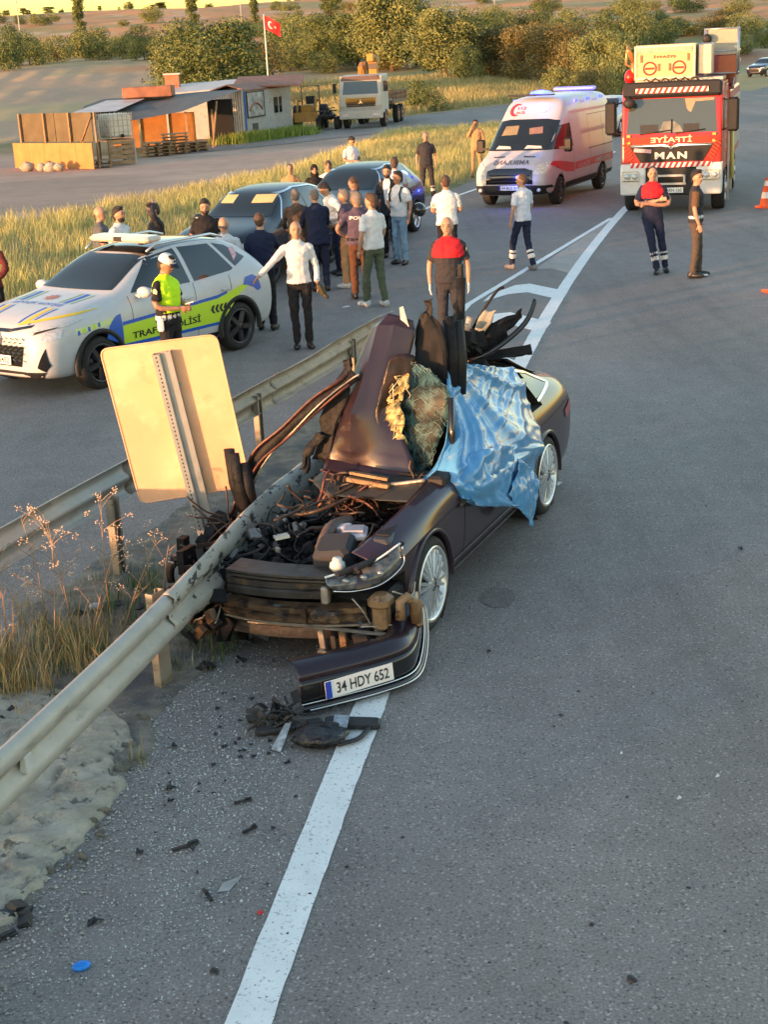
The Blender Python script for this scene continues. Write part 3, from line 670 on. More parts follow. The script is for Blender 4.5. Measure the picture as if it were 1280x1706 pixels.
decal(bv, [(.15, 1.80), (.5, 1.82), (.45, 1.98), (.1, 1.95)], 'F', 'seat_back', mat('seat_tan', (.24, .14, .09), .6, var=.2), t, .009, .06)
for s in ('L', 'R'):
    decal(bv, [(1.98, 1.42), (1.35, 2.0), (.72, 2.03), (.72, 1.42)], s, 'cab_window', GLASS, t, .006)
    decal(bv, [(.64, .98), (-3.0, .98), (-3.0, .78), (.64, .78)], s, 'red_band', ARED, t, .005)
    decal(bv, [(2.30, 1.15), (1.9, 1.12), (.70, .98), (.70, .74), (1.45, .80), (2.1, .95), (2.5, 1.08)], s, 'red_band', ARED, t, .005)
    decal(bv, [(.6, 2.32), (-2.95, 2.32), (-2.95, 2.25), (.6, 2.25)], s, 'pale_stripe', mat('pale_red', (.62, .38, .36), .5), t, .005)
    decal(bv, [(1.4, .52), (-1.4, .52), (-1.4, .34), (1.4, .34)], s, 'sill', BLACKPL, t, .008)
    decal(bv, [(-2.35, .52), (-3.0, .52), (-3.0, .34), (-2.35, .34)], s, 'sill', BLACKPL, t, .008)
    decal_text(bv, '112 ACİL', (-.15, .88), .14, 1.1, s, 'lettering', AMBW, t, .009, flip=(s == 'L'))
    decal_text(bv, 'AMBULANS', (-1.9, .88), .14, 1.5, s, 'lettering', AMBW, t, .009, flip=(s == 'L'))
    decal_text(bv, 'SAĞLIK BAKANLIĞI', (-1.2, 1.75), .15, 2.2, s, 'lettering', mat('pale_red', (.62, .38, .36)), t, .009, flip=(s == 'L'))
    for x in (.70, -.75, -.78-1.25): seam(bv, [(x, 2.1), (x, .5)], s, t, .012)
    seam(bv, [(-.75, 2.15), (-2.9, 2.15)], s, t, .012); seam(bv, [(-.6, 1.25), (-3.0, 1.25)], s, t, .02)
decal(bv, [(-.62, .62), (.62, .62), (.60, .96), (.40, 1.02), (-.40, 1.02), (-.60, .96)], 'F', 'grille', GLOSSBLACK, t, .01, .06)
for z in (.70, .78, .86): b = MB(); b.box((2.95, 0, z), (.03, 1.05, .02)); b.build('grille_bar', BLACKPL, t)
decal(bv, [(-.98, .36), (.98, .36), (.98, .58), (.60, .60), (-.60, .60), (-.98, .58)], 'F', 'bumper', BLACKPL, t, .02, .07)
for S in (1, -1):
    decal(bv, [(S*.62, .86), (S*.68, 1.06), (S*.92, 1.18), (S*.96, .98), (S*.90, .84)], 'F', 'headlight', mat('amb_lamp', (.65, .6, .5), .15, var=.3, scale=18, coat=.8), t, .012, .04)
    decal(bv, [(S*.25, 1.30), (S*.55, 1.29), (S*.55, 1.27), (S*.25, 1.275)], 'F', 'bonnet_vent', INK, t, .006, .04)
    b = MB(); b.cyl((2.90, S*.78, .47), (2.93, S*.78, .47), .05, 14); b.build('fog_lamp', LAMP, t)
    b = MB(); b.box((1.75, S*1.18, 1.52), (.10, .22, .36), bev=.04); b.box((1.78, S*1.04, 1.45), (.05, .16, .06)); o = b.build('wing_mirror', BLACKPL, t)
    b = MB(); b.box((1.695, S*1.18, 1.54), (.01, .18, .28)); b.build('mirror_glass', CHROME, o)
decal_text(bv, 'AMBULANS', (0, 1.16), .10, .95, 'F', 'lettering', mat('amb_ink', (.12, .10, .14), .5), t, .008, flip=True)
cres = [(-.45+.17*math.cos(a), 2.40+.155*math.sin(a)) for a in np.linspace(R(60), R(300), 14)]+[(-.40+.13*math.cos(a), 2.40+.12*math.sin(a)) for a in np.linspace(R(290), R(70), 12)]
decal(bv, cres, 'F', 'crescent_emblem', ARED, t, .008, .05)
decal_text(bv, '112', (-.30, 2.44), .07, .22, 'F', 'lettering', ARED, t, .009)
decal_text(bv, 'ACİL', (-.30, 2.34), .07, .26, 'F', 'lettering', ARED, t, .009)
decal(bv, [(-.05+.16*math.cos(a)+.35, 2.42+.10*math.sin(a)) for a in np.linspace(0, 2*math.pi, 13)[:-1]], 'F', 'faint_crest', mat('faint_pink', (.62, .48, .47), .5), t, .008, .06)
plate(t, plane_M((2.985, 0, .53), (0, 1, 0), (0, 0, 1)), '34 BGS 81', w=.5)
BLUEL = mat('blue_light_glow', (.05, .08, 1.0), .3, var=0, emit=1.1); BLUED = mat('blue_light_dim', (.10, .12, .75), .2, var=0, emit=.30)
b = MB(); b.ell((.62, .10, 2.80), (.13, .30, .085), n=18, m=8, zmin=0); o = b.build('beacon', BLUEL, t)
b = MB(); b.box((.62, .10, 2.765), (.30, .68, .035), bev=.01); b.build('beacon_base', BLACKPL, o)
b = MB(); b.box((.55, -.45, 2.76), (.10, .8, .05), bev=.015); b.build('roof_bar', BLACKPL, t)
b = MB(); b.box((-2.6, 0, 2.80), (.20, 1.2, .10), bev=.03); b.build('rear_light_bar', BLUED, t)
b = MB(); b.box((2.985, .28, .80), (.05, .17, .09), bev=.02); b.build('grille_beacon', BLUEL, t)
for x in (.2, -.9, -2.1): b = MB(); b.box((x, .90, 2.58), (.26, .05, .10), bev=.015); b.build('side_beacon', BLUED, t)
for x in (-.2, -1.6): b = MB(); b.box((x, -.90, 2.58), (.26, .05, .10), bev=.015); b.build('side_beacon', BLUED, t)
pl = bpy.data.lights.new('beacon_light', 'POINT'); pl.energy = 6; pl.color = (.1, .15, 1); pl.shadow_soft_size = .12
po = bpy.data.objects.new('beacon_light', pl); col.objects.link(po); po.location = (.72, .10, 3.02); po.parent = t
pl2 = bpy.data.lights.new('grille_light', 'POINT'); pl2.energy = 3; pl2.color = (.1, .15, 1); pl2.shadow_soft_size = .08
po2 = bpy.data.objects.new('grille_light', pl2); col.objects.link(po2); po2.location = (3.12, .28, .80); po2.parent = t
t.scale = (1, 1, .96)
# ------------------------------------------------------------ fire engine
FRED = mat('fire_red', (.42, .010, .008), .32, var=.05, coat=.3)
FWHITE = mat('bumper_white', (.66, .63, .60), .35, var=.05, coat=.4)
SILVER = mat('brushed_silver', (.45, .45, .46), .35, .7, var=.08)
CREAM = mat('cream_panel', (.60, .46, .22), .45, var=.05)
t = empty('fire_engine', (7.36, 35.0, 0), R(-106.5), 'red and white fire engine with cream equipment box on its cab roof', 'fire engine')
FX = 1.42      # cab front
def P(name, m, f, par=t, label=None): b = MB(); f(b); return b.build(name, m, par, label)
cab = MB()
prof = [(-.9, .95), (1.36, .95), (1.44, 1.25), (1.42, 1.95), (1.20, 3.05), (1.05, 3.22), (-.9, 3.22)]
cab.prism([(x, z) for x, z in prof], 2.40, Matrix(((1, 0, 0, 0), (0, 0, 1, -1.20), (0, 1, 0, 0), (0, 0, 0, 1))))
o = cab.build('cab', FRED, t)
bmod = o.modifiers.new('bevel', 'BEVEL'); bmod.width = .06; bmod.segments = 3; me = evaluated(o, 'cab'); o.modifiers.clear(); o.data = me; bvc = bvh_of(me)
decal(bvc, [(-1.08, 2.03), (1.08, 2.03), (1.02, 2.86), (-1.02, 2.86)], 'F', 'windscreen', GLASS_G, t, .006, .2)
decal(bvc, [(.35, 2.60), (.30, 2.84), (1.0, 2.84), (.98, 2.78), (.55, 2.76), (.46, 2.52), (.42, 2.52)], 'F', 'glare_patch', mat('painted_reflection', (.30, .22, .14), .4, var=.1), t, .009, .2)  # warm reflection painted onto the glass as a flat patch
for a, b in ((-.75, -.32), (.28, .66)): decal(bvc, [(a, 2.05), (b, 2.05), (b, 2.24), (a, 2.24)], 'F', 'dashboard_screen', INK, t, .009, .2)
decal(bvc, [(-.3, 2.05), (.28, 2.05), (.2, 2.2), (.05, 2.32), (-.2, 2.3)], 'F', 'dashboard', mat('dash_grey', (.16, .17, .15), .6, var=.3, scale=6), t, .008, .2)
P('wiper', BLACKPL, lambda b: (b.tube([(1.46, -.75, 2.02), (1.43, .0, 2.10)], .015, 6), b.tube([(1.46, .1, 2.02), (1.43, .8, 2.10)], .015, 6), b.tube([(1.44, 0, 2.02), (1.38, 0, 2.36)], .012, 6)))
P('roof_visor', BLACKPL, lambda b: b.box((1.18, 0, 3.06), (.34, 2.34, .38), rot=(0, R(-12), 0), bev=.05))
def hazard(par, x, y0, y1, z0, z1, n, tilt=0):
    b = MB(); b.box((x, (y0+y1)/2, (z0+z1)/2), (.02, y1-y0, z1-z0)); o = b.build('hazard_strip', mat('reflective_white', (.75, .70, .66), .4, var=.02), par); w = (y1-y0)/n
    for k in range(n): r_ = MB(); a = y0+k*w; r_.add([(x+.012, a+.0, z0), (x+.012, a+w*.5, z0), (x+.012, a+w*.95, z1), (x+.012, a+w*.45, z1)], [(0, 1, 2, 3)]); r_.build('red_stripe', PRED, o)
hazard(t, 1.375, -.86, .86, 3.0, 3.12, 13); hazard(t, 1.50, -.98, .98, 1.20, 1.32, 15)
V, F = text_mesh('İTFAİYE', .17, .98, .02, mirror=True)
link('lettering', mesh_from('lettering', [(1.445, v[0], 1.89+v[1]) for v in V], F, [mat('letter_cream', (.8, .66, .42), .5)]), t)
P('grille_panel', mat('grille_black', (.012, .012, .013), .5, var=0, spec=.3), lambda b: b.add([(1.462, -.98, 1.72), (1.462, .98, 1.72), (1.475, .74, 1.34), (1.475, -.74, 1.34)], [(0, 3, 2, 1)]))
def wing(b):
    for s in (1, -1): b.add([(1.47, s*.98, 1.77), (1.47, s*.98, 1.72), (1.48, s*.22, 1.72), (1.48, 0, 1.64), (1.48, 0, 1.69), (1.475, s*.16, 1.77)], [(0, 1, 2, 3, 4, 5)])
P('grille_wing', CHROME, wing)
P('badge', CHROME, lambda b: b.lathe([(.075, 1.485), (.09, 1.495), (.075, 1.50)], (0, 0, 1.72), 'X', 20))
for k, (ch, y) in enumerate((('M', -.27), ('A', 0), ('N', .27))):
    V, F = text_mesh(ch, .17, .23, .04); link('letter', mesh_from('letter', [(1.49, v[0]+y, 1.49+v[1]) for v in V], F, [mat('letter_silver', (.62, .60, .56), .4, var=0)]), t)
P('sticker', mat('sticker_pink', (.6, .35, .38)), lambda b: b.box((1.478, -.68, 1.62), (.008, .42, .09), rot=(R(-6), 0, 0)))
def fins(b, s):
    if 1:
        for k in range(6): b.box((1.46, s*(1.10-k*.028), 1.80-k*.075), (.05, .18-k*.01, .03), rot=(R(s*-35), 0, 0))
for s in (1, -1): P('side_fins', mat('fire_orange', (.55, .05, .015), .35, coat=.5), lambda b: fins(b, s))['kind'] = 'stuff'
P('marker_lamp', mat('amber', (.8, .4, .1), .3), lambda b: [b.box((1.46, s*1.02, z), (.03, .09, .07), bev=.01) for s in (1, -1) for z in (1.82, 1.98)])
def bumper(b, s):
    if 1:
        b.prism([(-.14, 0), (.12, 0), (.16, .5), (.10, .78), (-.3, .78), (-.3, .25)], .62, Matrix(((1, 0, 0, 1.38), (0, 0, 1, (.60 if s > 0 else -1.22)), (0, 1, 0, .52), (0, 0, 0, 1))))
for s in (1, -1): o = P('bumper', FWHITE, lambda b: bumper(b, s)); bmod = o.modifiers.new('bevel', 'BEVEL'); bmod.width = .05; bmod.segments = 3
P('bumper_centre', BLACKPL, lambda b: (b.box((1.42, 0, .86), (.16, 1.24, .70), bev=.03),))
P('winch_frame', SILVER, lambda b: (b.box((1.53, 0, 1.0), (.08, .62, .05)), b.box((1.53, 0, .80), (.08, .74, .05)), b.box((1.53, .33, .9), (.08, .05, .22)), b.box((1.53, -.33, .9), (.08, .05, .22))))
P('winch_grille', BLACKPL, lambda b: [b.box((1.55, 0, .84+.03*k), (.05, .58, .012)) for k in range(5)])
for s in (1, -1):
    P('headlight', mat('amb_lamp', (.65, .6, .5)), lambda b: (b.box((1.55, s*.96, 1.00), (.05, .42, .24), bev=.04),))
    P('headlight_bulb', LAMP, lambda b: [b.cyl((1.57, s*(.86+.18*k), 1.0), (1.59, s*(.86+.18*k), 1.0), .075, 16) for k in range(2)])
    P('mirror_arm', BLACKPL, lambda b: (b.tube([(1.15, s*1.2, 2.80), (1.42, s*1.42, 2.74)], .022, 6), b.tube([(1.2, s*1.2, 2.05), (1.42, s*1.42, 2.15)], .022, 6)))
    o = P('wing_mirror', BLACKPL, lambda b: b.box((1.42, s*1.45, 2.43), (.16, .28, .82), bev=.06)); 
    P('mirror_glass', CHROME, lambda b: b.box((1.335, s*1.45, 2.43), (.01, .22, .70)), o)
P('front_mirror', BLACKPL, lambda b: (b.ell((1.50, -1.0, 2.78), (.08, .15, .13)), b.tube([(1.25, -1.05, 3.05), (1.48, -1.02, 2.86)], .015, 6)))
plate(t, plane_M((1.56, 0, .64), (0, 1, 0), (0, 0, 1)), '34 ARN 150', w=.62, h=.13)
# chassis, body behind the cab
P('chassis', UNDER, lambda b: (b.box((-3.0, 0, .75), (8.2, .9, .35)),))
P('crew_cab', FRED, lambda b: b.box((-1.25, 0, 2.05), (.68, 2.38, 2.2), bev=.05))
P('equipment_body', FRED, lambda b: (b.box((-4.5, 0, 1.95), (5.7, 2.46, 1.9), bev=.05),))
P('roller_shutter', SILVER, lambda b: [b.box((-2.4-1.35*k, 1.245, 1.95-.66+.055*j), (1.2, .02, .046)) for k in range(4) for j in range(25)])
P('reflective_checks', PRED, lambda b: [b.box((-.35-.12*i, 1.212, 1.45+.12*j), (.118, .012, .118)) for i in range(5) for j in range(14) if (i+j) % 2 == 0])
P('check_backing', mat('reflective_white', (.75, .70, .66)), lambda b: b.box((-.6, 1.203, 2.25), (.62, .012, 1.72)))
P('ladder_poles', mat('pole_yellow', (.62, .5, .12), .45, var=.1), lambda b: [b.tube([(-1.4+.16*k, 1.34, .65), (-1.5+.16*k, 1.32, 2.15)], .035, 8) for k in range(3)])
P('side_rail', SILVER, lambda b: (b.box((-1.7, 1.28, 1.3), (.06, .06, 2.0)), b.box((-.92, 1.25, 1.3), (.05, .05, 2.4)), b.box((-.5, 1.24, .62), (.9, .05, .05)), b.tube([(-1.2, 1.3, 3.0), (-2.2, 1.3, 3.5)], .03, 8)))
for s in (1, -1): P('side_window', GLASS, lambda b: b.box((.35, s*1.204, 2.42), (1.0, .02, .72)))
P('mudguard', BLACKPL, lambda b: [b.tube([(.62*math.cos(a), s*1.08, .52+.62*math.sin(a)) for a in np.linspace(0, math.pi, 12)], .05, 6) for s in (1, -1)])
P('step', SILVER, lambda b: [b.box((-.85, s*1.12, .5), (.5, .25, .06)) for s in (1, -1)])
for x in (0, -4.9):
    for s in (1, -1): wheel(t, x, s*1.07, .52, .32, .30, 'truck', SILVER, s)
# roof gear: cream equipment box, monitor, basket, turntable ladder
ob = P('equipment_box', CREAM, lambda b: b.box((.42, -.22, 3.72), (.9, 1.46, .84), bev=.035))
P('box_frame', mat('box_trim', (.75, .68, .5), .4), lambda b: (b.box((.885, -.22, 4.10), (.03, 1.46, .05)), b.box((.885, -.22, 3.34), (.03, 1.46, .05)), b.box((.885, -.92, 3.72), (.03, .05, .8)), b.box((.885, .48, 3.72), (.03, .05, .8))), ob)
P('grey_lid', mat('lid_grey', (.45, .36, .28), .5), lambda b: b.box((.887, -.22, 4.01), (.012, 1.32, .12)), ob)
for y in (-.58, .12):
    P('round_emblem', PRED, lambda b: b.lathe([(.13, .887), (.15, .893), (.17, .887)], (0, y, 3.58), 'X', 24), ob)
    P('emblem_bar', PRED, lambda b: b.box((.893, y, 3.58), (.006, .22, .05)), ob)
for (y, z) in ((-.78, 3.82), (.34, 3.82), (-.36, 3.6), (-.1, 3.6)): P('latch', mat('latch_brown', (.25, .10, .05), .5), lambda b: b.box((.892, y, z), (.01, .05, .18)), ob)
V, F = text_mesh('İTFAİYE', .08, .55, .02); link('lettering', mesh_from('lettering', [(.896, v[0]-.22, 3.86+v[1]) for v in V], F, [PRED]), ob)
P('roof_platform', SILVER, lambda b: (b.box((-.2, .1, 3.27), (1.7, 2.1, .08)), b.box((.25, .72, 3.75), (.8, .35, .75), bev=.03)))
P('roof_cable', BLACKPL, lambda b: b.tube([(1.12, -.7+i*.07, 3.30+.05*math.sin(i*1.9)) for i in range(20)], .02, 6))
P('fire_monitor', mat('brass_orange', (.55, .30, .12), .35, .5), lambda b: (b.cyl((.5, -1.02, 3.3), (.5, -1.02, 3.75), .05, 10), b.tube([(.5, -1.02, 3.75), (.6, -1.08, 3.95), (.75, -1.12, 4.05)], .055, 10), b.tube([(.45, -1.0, 3.6), (.5, -1.2, 3.7), (.55, -1.15, 4.15)], .03, 8)))
P('red_lamp', FRED, lambda b: b.ell((.45, -1.1, 3.38), (.18, .14, .20)))
P('turntable', mat('burgundy', (.28, .03, .04), .35, coat=.4), lambda b: (b.box((-2.2, .75, 3.5), (1.3, 1.2, 1.0), bev=.06), b.cyl((-2.2, .6, 2.9), (-2.2, .6, 3.1), .7, 20)))
def ladder(b):
    for y in (.45, 1.2): b.box((-4.5, y, 3.55), (6.2, .06, .10)); b.box((-4.5, y, 3.85), (6.2, .06, .06))
    for k in range(22): b.box((-7.3+.28*k, .82, 3.58), (.04, .72, .04))
P('ladder', SILVER, ladder)
def basket(b):
    for z in (3.35, 3.9, 4.45):
        for a, c in (((-.85, .62), (-.85, 1.42)), ((-1.6, .62), (-1.6, 1.42)), ((-.85, .62), (-1.6, .62)), ((-.85, 1.42), (-1.6, 1.42))): b.cyl((a[0], a[1], z), (c[0], c[1], z), .022, 8)
    for x in (-.85, -1.6):
        for y in (.62, 1.42): b.cyl((x, y, 3.3), (x, y, 4.48), .025, 8)
P('rescue_basket', SILVER, basket); P('basket_screen', mat('clear_panel', (.5, .5, .42), .3, alpha=.45, var=.05), lambda b: b.box((-.84, 1.05, 4.12), (.01, .7, .62)))
P('basket_floor', mat('burgundy', (.28, .03, .04)), lambda b: b.box((-1.2, 1.02, 3.55), (.72, .78, .45)))
P('spot_lamp', BLACKPL, lambda b: (b.lathe([(.001, -.62), (.1, -.60), (.12, -.7), (.06, -.8)], (0, .68, 4.22), 'X', 18), b.box((-.72, .68, 3.75), (.05, .05, .9))))
P('upright_mast', SILVER, lambda b: b.box((-.72, .66, 3.3), (.07, .07, 1.9)))
t.scale = (.94, .94, .91)
# ------------------------------------------------------------ white lorry with yellow crane
YCR = mat('crane_yellow', (.42, .20, .03), .5, var=.2, scale=3)
LW = mat('lorry_white', (.46, .42, .37), .5, var=.08, scale=2)
t = empty('crane_lorry', (.12, 82.3, 0), R(-101), 'old white flatbed lorry with folded yellow crane parked on the side road', 'lorry')
o = P('cab', LW, lambda b: (b.prism([(-1.0, .75), (1.0, .75), (1.12, 1.2), (1.1, 1.75), (.85, 2.75), (-1.0, 2.8)], 2.36, Matrix(((1, 0, 0, 0), (0, 0, 1, -1.18), (0, 1, 0, 0), (0, 0, 0, 1)))),), t)
bmod = o.modifiers.new('bevel', 'BEVEL'); bmod.width = .07; bmod.segments = 2; me = evaluated(o, 'cab'); o.modifiers.clear(); o.data = me; bvc = bvh_of(me)
decal(bvc, [(-.98, 1.80), (.98, 1.80), (.92, 2.46), (-.92, 2.46)], 'F', 'windscreen', GLASS_G, t, .008, .3)
decal(bvc, [(-1.08, 2.5), (1.08, 2.5), (1.02, 2.72), (-1.02, 2.72)], 'F', 'sun_visor', mat('lorry_brown', (.12, .07, .05), .5), t, .04, .3)
decal(bvc, [(-.80, 1.15), (.80, 1.15), (.86, 1.62), (-.86, 1.62)], 'F', 'grille', GLOSSBLACK, t, .012, .3)
for k in range(5): P('grille_bar', BLACKPL, lambda b: b.box((1.15, 0, 1.2+.09*k), (.03, 1.5, .02)), t)
def star3(b):
    b.lathe([(.17, 0), (.19, .01), (.17, .02)], (1.15, 0, 1.38), 'X', 24)
    for k in range(3):
        a = R(90+120*k); b.add([(1.17, .03*math.cos(a+1.57), 1.38+.03*math.sin(a+1.57)), (1.17, .17*math.cos(a), 1.38+.17*math.sin(a)), (1.17, -.03*math.cos(a+1.57), 1.38-.03*math.sin(a+1.57))], [(0, 1, 2)])
P('badge', CHROME, star3, t)
P('bumper', LW, lambda b: b.box((1.12, 0, .72), (.25, 2.4, .42), bev=.04), t)
for s in (1, -1):
    P('headlight', LAMP, lambda b: b.box((1.25, s*.85, .72), (.03, .38, .18), bev=.02), t)
    P('wing_mirror', BLACKPL, lambda b: b.box((1.05, s*1.42, 2.15), (.08, .2, .5), bev=.02), t)
for s in (1, -1): P('side_window', GLASS, lambda b: b.box((.1, s*1.185, 2.15), (.9, .02, .55)), t)
P('chassis', UNDER, lambda b: b.box((-3.4, 0, .85), (7.4, .9, .3)), t)
P('flatbed', mat('bed_brown', (.22, .13, .07), .7, var=.3, scale=3), lambda b: (b.box((-4.6, 0, 1.2), (4.8, 2.45, .18)), b.box((-7.0, 0, 1.5), (.08, 2.45, .5))), t)
def rails_(b):
    for s in (1, -1):
        for k in range(6): b.box((-2.4-.9*k, s*1.2, 1.5), (.06, .06, .5))
        b.box((-4.6, s*1.2, 1.74), (4.8, .05, .06)); b.box((-4.6, s*1.2, 1.5), (4.8, .05, .05))
P('bed_rail', mat('bed_brown', (.22, .13, .07)), rails_, t)
P('crane', YCR, lambda b: (b.box((-1.6, 0, 1.9), (.7, 1.2, 1.5), bev=.05), b.box((-1.6, .3, 3.0), (.45, .5, 1.3), bev=.04), b.box((-1.9, .25, 3.55), (2.0, .38, .42), rot=(0, R(-6), 0), bev=.03), b.box((-1.7, -.35, 2.9), (.8, .35, .9), rot=(0, R(20), 0), bev=.03), b.tube([(-1.3, .3, 2.4), (-2.6, .25, 3.35)], .09, 8)), t)
P('crane_ram', mat('ram_dark', (.08, .06, .05), .4), lambda b: (b.cyl((-1.4, .0, 2.6), (-2.4, .0, 3.5), .07, 8), b.box((-1.25, .35, 3.2), (.12, .5, .3)), b.tube([(-1.2, -.2, 3.4), (-1.0, -.3, 2.6), (-1.3, -.5, 2.2)], .03, 6)), t)
for x in (0, -4.2, -5.5):
    for s in (1, -1): wheel(t, x, s*1.03, .50, .30, .28, 'truck', mat('rim_orange', (.35, .16, .08), .5, var=.2), s)
# small machines beside the lorry
t = empty('yellow_tractor', (-3.0, 84.0, 0), R(-95), 'yellow and black farm tractor standing left of the white lorry', 'tractor')
P('bonnet', YCR, lambda b: b.box((.7, 0, 1.05), (1.3, .6, .6), bev=.06), t); P('seat', BLACKPL, lambda b: (b.box((-.5, 0, 1.25), (.5, .5, .1)), b.box((-.75, 0, 1.5), (.1, .5, .5))), t)
P('roll_bar', mat('tractor_brown', (.15, .09, .04), .6), lambda b: b.tube([(-.9, -.5, .9), (-.9, -.5, 2.3), (-.9, .5, 2.3), (-.9, .5, .9)], .05, 8), t)
P('front_loader', YCR, lambda b: (b.box((1.6, 0, .7), (.3, 1.3, .5), taper=(.6, 1)), b.tube([(1.5, .5, .8), (.9, .5, 1.7), (0, .5, 1.5)], .06, 6), b.tube([(1.5, -.5, .8), (.9, -.5, 1.7), (0, -.5, 1.5)], .06, 6)), t)
for s in (1, -1): wheel(t, -.6, s*.75, .65, .4, .35, 'truck', YCR, s); wheel(t, 1.1, s*.65, .38, .25, .2, 'truck', YCR, s)
t = empty('quad_bike', (-1.9, 82.6, 0), R(-95), 'small black quad buggy parked between the tractor and the white lorry', 'quad bike')
P('frame', BLACKPL, lambda b: (b.box((0, 0, .7), (1.3, .6, .35), bev=.08), b.box((-.3, 0, .95), (.7, .35, .15), bev=.05), b.box((.75, 0, .75), (.2, 1.0, .1)), b.box((.75, 0, 1.0), (.1, 1.1, .06))), t)
P('handlebar', BLACKPL, lambda b: (b.tube([(.35, -.4, 1.15), (.45, 0, 1.1), (.35, .4, 1.15)], .03, 6), b.box((.5, 0, .95), (.2, .2, .3))), t)
P('rack', SILVER, lambda b: [b.box((.6, y, .98), (.5, .02, .02)) for y in (-.3, -.1, .1, .3)], t)
for x in (.55, -.6):
    for s in (1, -1): wheel(t, x, s*.5, .33, .28, .15, 'truck', DARKALLOY, s)
# ------------------------------------------------------------ traffic cones
CONE = mat('cone_orange', (.75, .10, .02), .5, var=.05)
t = empty('traffic_cone', (9.35, 34.3, 0), .3, 'orange and white traffic cone on the carriageway right of the fire engine', 'traffic cone')
P('base', CONE, lambda b: b.box((0, 0, .02), (.38, .38, .04), bev=.01), t)
P('cone', CONE, lambda b: b.lathe([(.15, .04), (.03, .68), (.001, .69)], n=24), t)
P('white_band', mat('reflective_white', (.75, .70, .66)), lambda b: (b.lathe([(.119, .22), (.093, .36)], n=24), b.lathe([(.067, .50), (.045, .62)], n=24)), t)
c2 = copy_tree(t); c2.location = (6.42, 22.7, 0); c2['label'] = 'orange traffic cone cut off by the right edge, level with the two standing men'
# ------------------------------------------------------------ crash barriers
GALV = mat('galvanised_steel', (.40, .38, .335), .5, .15, var=.10, scale=6, bump=.15, bscale=14); wear(GALV, (.22, .21, .18), 3.5, .56, .72, stretch=(1, 1, 4))
GALVS = mat('scuffed_steel', (.41, .385, .33), .5, .15, var=.10, scale=6, bump=.5, bscale=14); wear(GALVS, (.05, .05, .045), 9, .55, .58, stretch=(1, .6, 1.6)); wear(GALVS, (.22, .20, .17), 30, .60, .70)
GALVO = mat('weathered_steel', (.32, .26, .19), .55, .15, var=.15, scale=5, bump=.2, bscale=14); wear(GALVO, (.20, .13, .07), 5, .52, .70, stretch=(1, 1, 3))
WP = [(.022, .155), (.045, .150), (.075, .118), (.083, .085), (.074, .052), (.03, .018), (.022, .0), (.03, -.018), (.074, -.052), (.083, -.085), (.075, -.118), (.045, -.150), (.022, -.155)]
def beam(parent, pts, tilt, m, side=1, n=6, wob=0.0, seed=0, name='rail_beam', flare=None):
    """W-shaped steel beam along centre points; tilt in degrees per point; side=+1 face to the right of travel"""
    P = crom([tuple(p)+(t_,) for p, t_ in zip(pts, tilt)], n); rows = []
    for i, q in enumerate(P):
        p = Vector(q[:3]); d = Vector((P[min(i+1, len(P)-1)]-P[max(i-1, 0)])[:3]); d.z = 0; d.normalize()
        out = Vector((d.y, -d.x, 0))*side; a = R(q[3]); row = []
        for k, (o_, z_) in enumerate(WP):
            w = wob*(float(fbm(np.array(i*.35+seed), np.array(k*.5), 3, 9))-.5)
            fl_ = 1.0 if flare is None else 1+(flare-1)*min(1, max(0, i/(len(P)-1)*1.8-.12)); z_ = z_*fl_; oo = o_/fl_+w; row.append(p+out*(oo*math.cos(a)-z_*math.sin(a))+Vector((0, 0, z_*math.cos(a)+oo*math.sin(a)+w*.4)))
        rows.append(row)
    b = MB(); b.grid(rows, True); o = b.build(name, m, parent)
    s = o.modifiers.new('thickness', 'SOLIDIFY'); s.thickness = .004; s.offset = 0; return o
def post(parent, x, y, yaw, m, h=.72, name='post', tilt=0):
    b = MB(); w, d, t_ = .12, .055, .005
    M = Matrix.Translation((x, y, -.05)) @ Matrix.Rotation(yaw, 4, 'Z') @ Matrix.Rotation(tilt, 4, 'Y')
    for c, s in (((0, 0, h/2), (t_, w, h)), ((d/2, w/2, h/2), (d, t_, h)), ((d/2, -w/2, h/2), (d, t_, h)), ((d, w/2-.012, h/2), (t_, .024, h)), ((d, -w/2+.012, h/2), (t_, .024, h))):
        q = MB(); q.box(c, s); b.add([M @ v for v in q.V], q.F)
    for z in (.45, .52, .60): q = MB(); q.box((-.003, 0, z), (.004, .03, .05)); b.add([M @ v for v in q.V], q.F)
    return b.build(name, m, parent)
# near barrier, struck by the car
t = empty('crash_barrier', (-1.5, 8.6, 0), 0, 'near steel crash barrier, scuffed and bent, running up into the wrecked engine bay', 'crash barrier')
def rel(t, pts): return [tuple(Vector(p)-t.location) for p in pts]
A1 = [(-2.75, 3.9, .60), (-2.42, 4.95, .60), (-2.05, 6.25, .60), (-1.80, 7.15, .60), (-1.56, 8.05, .60), (-1.42, 8.62, .60)]
beam(t, rel(t, A1), [0]*6, GALV, 1)
A2 = [(-1.435, 8.52, .604), (-1.26, 9.20, .595), (-1.08, 9.85, .57), (-.90, 10.40, .54), (-.68, 11.0, .52), (-.46, 11.7, .52), (-.32, 12.2, .53)]
beam(t, rel(t, A2), [0, 0, 4, 16, 24, 20, 16], GALVS, 1, wob=.05, seed=3, n=9, flare=1.75)
post(t, -1.50-t.location.x, 8.80-t.location.y, R(150), GALVO, name='post'); post(t, -2.45-t.location.x, 5.0-t.location.y, R(162), GALV)
b = MB()
for p in ((-1.43, 8.60), (-1.40, 8.72)): 
    for z in (.52, .68): b.cyl((p[0]+.06-t.location.x, p[1]-t.location.y, z), (p[0]+.10-t.location.x, p[1]-.01-t.location.y, z), .014, 8)
b.build('bolt', GALV, t).__setitem__('kind', 'stuff')
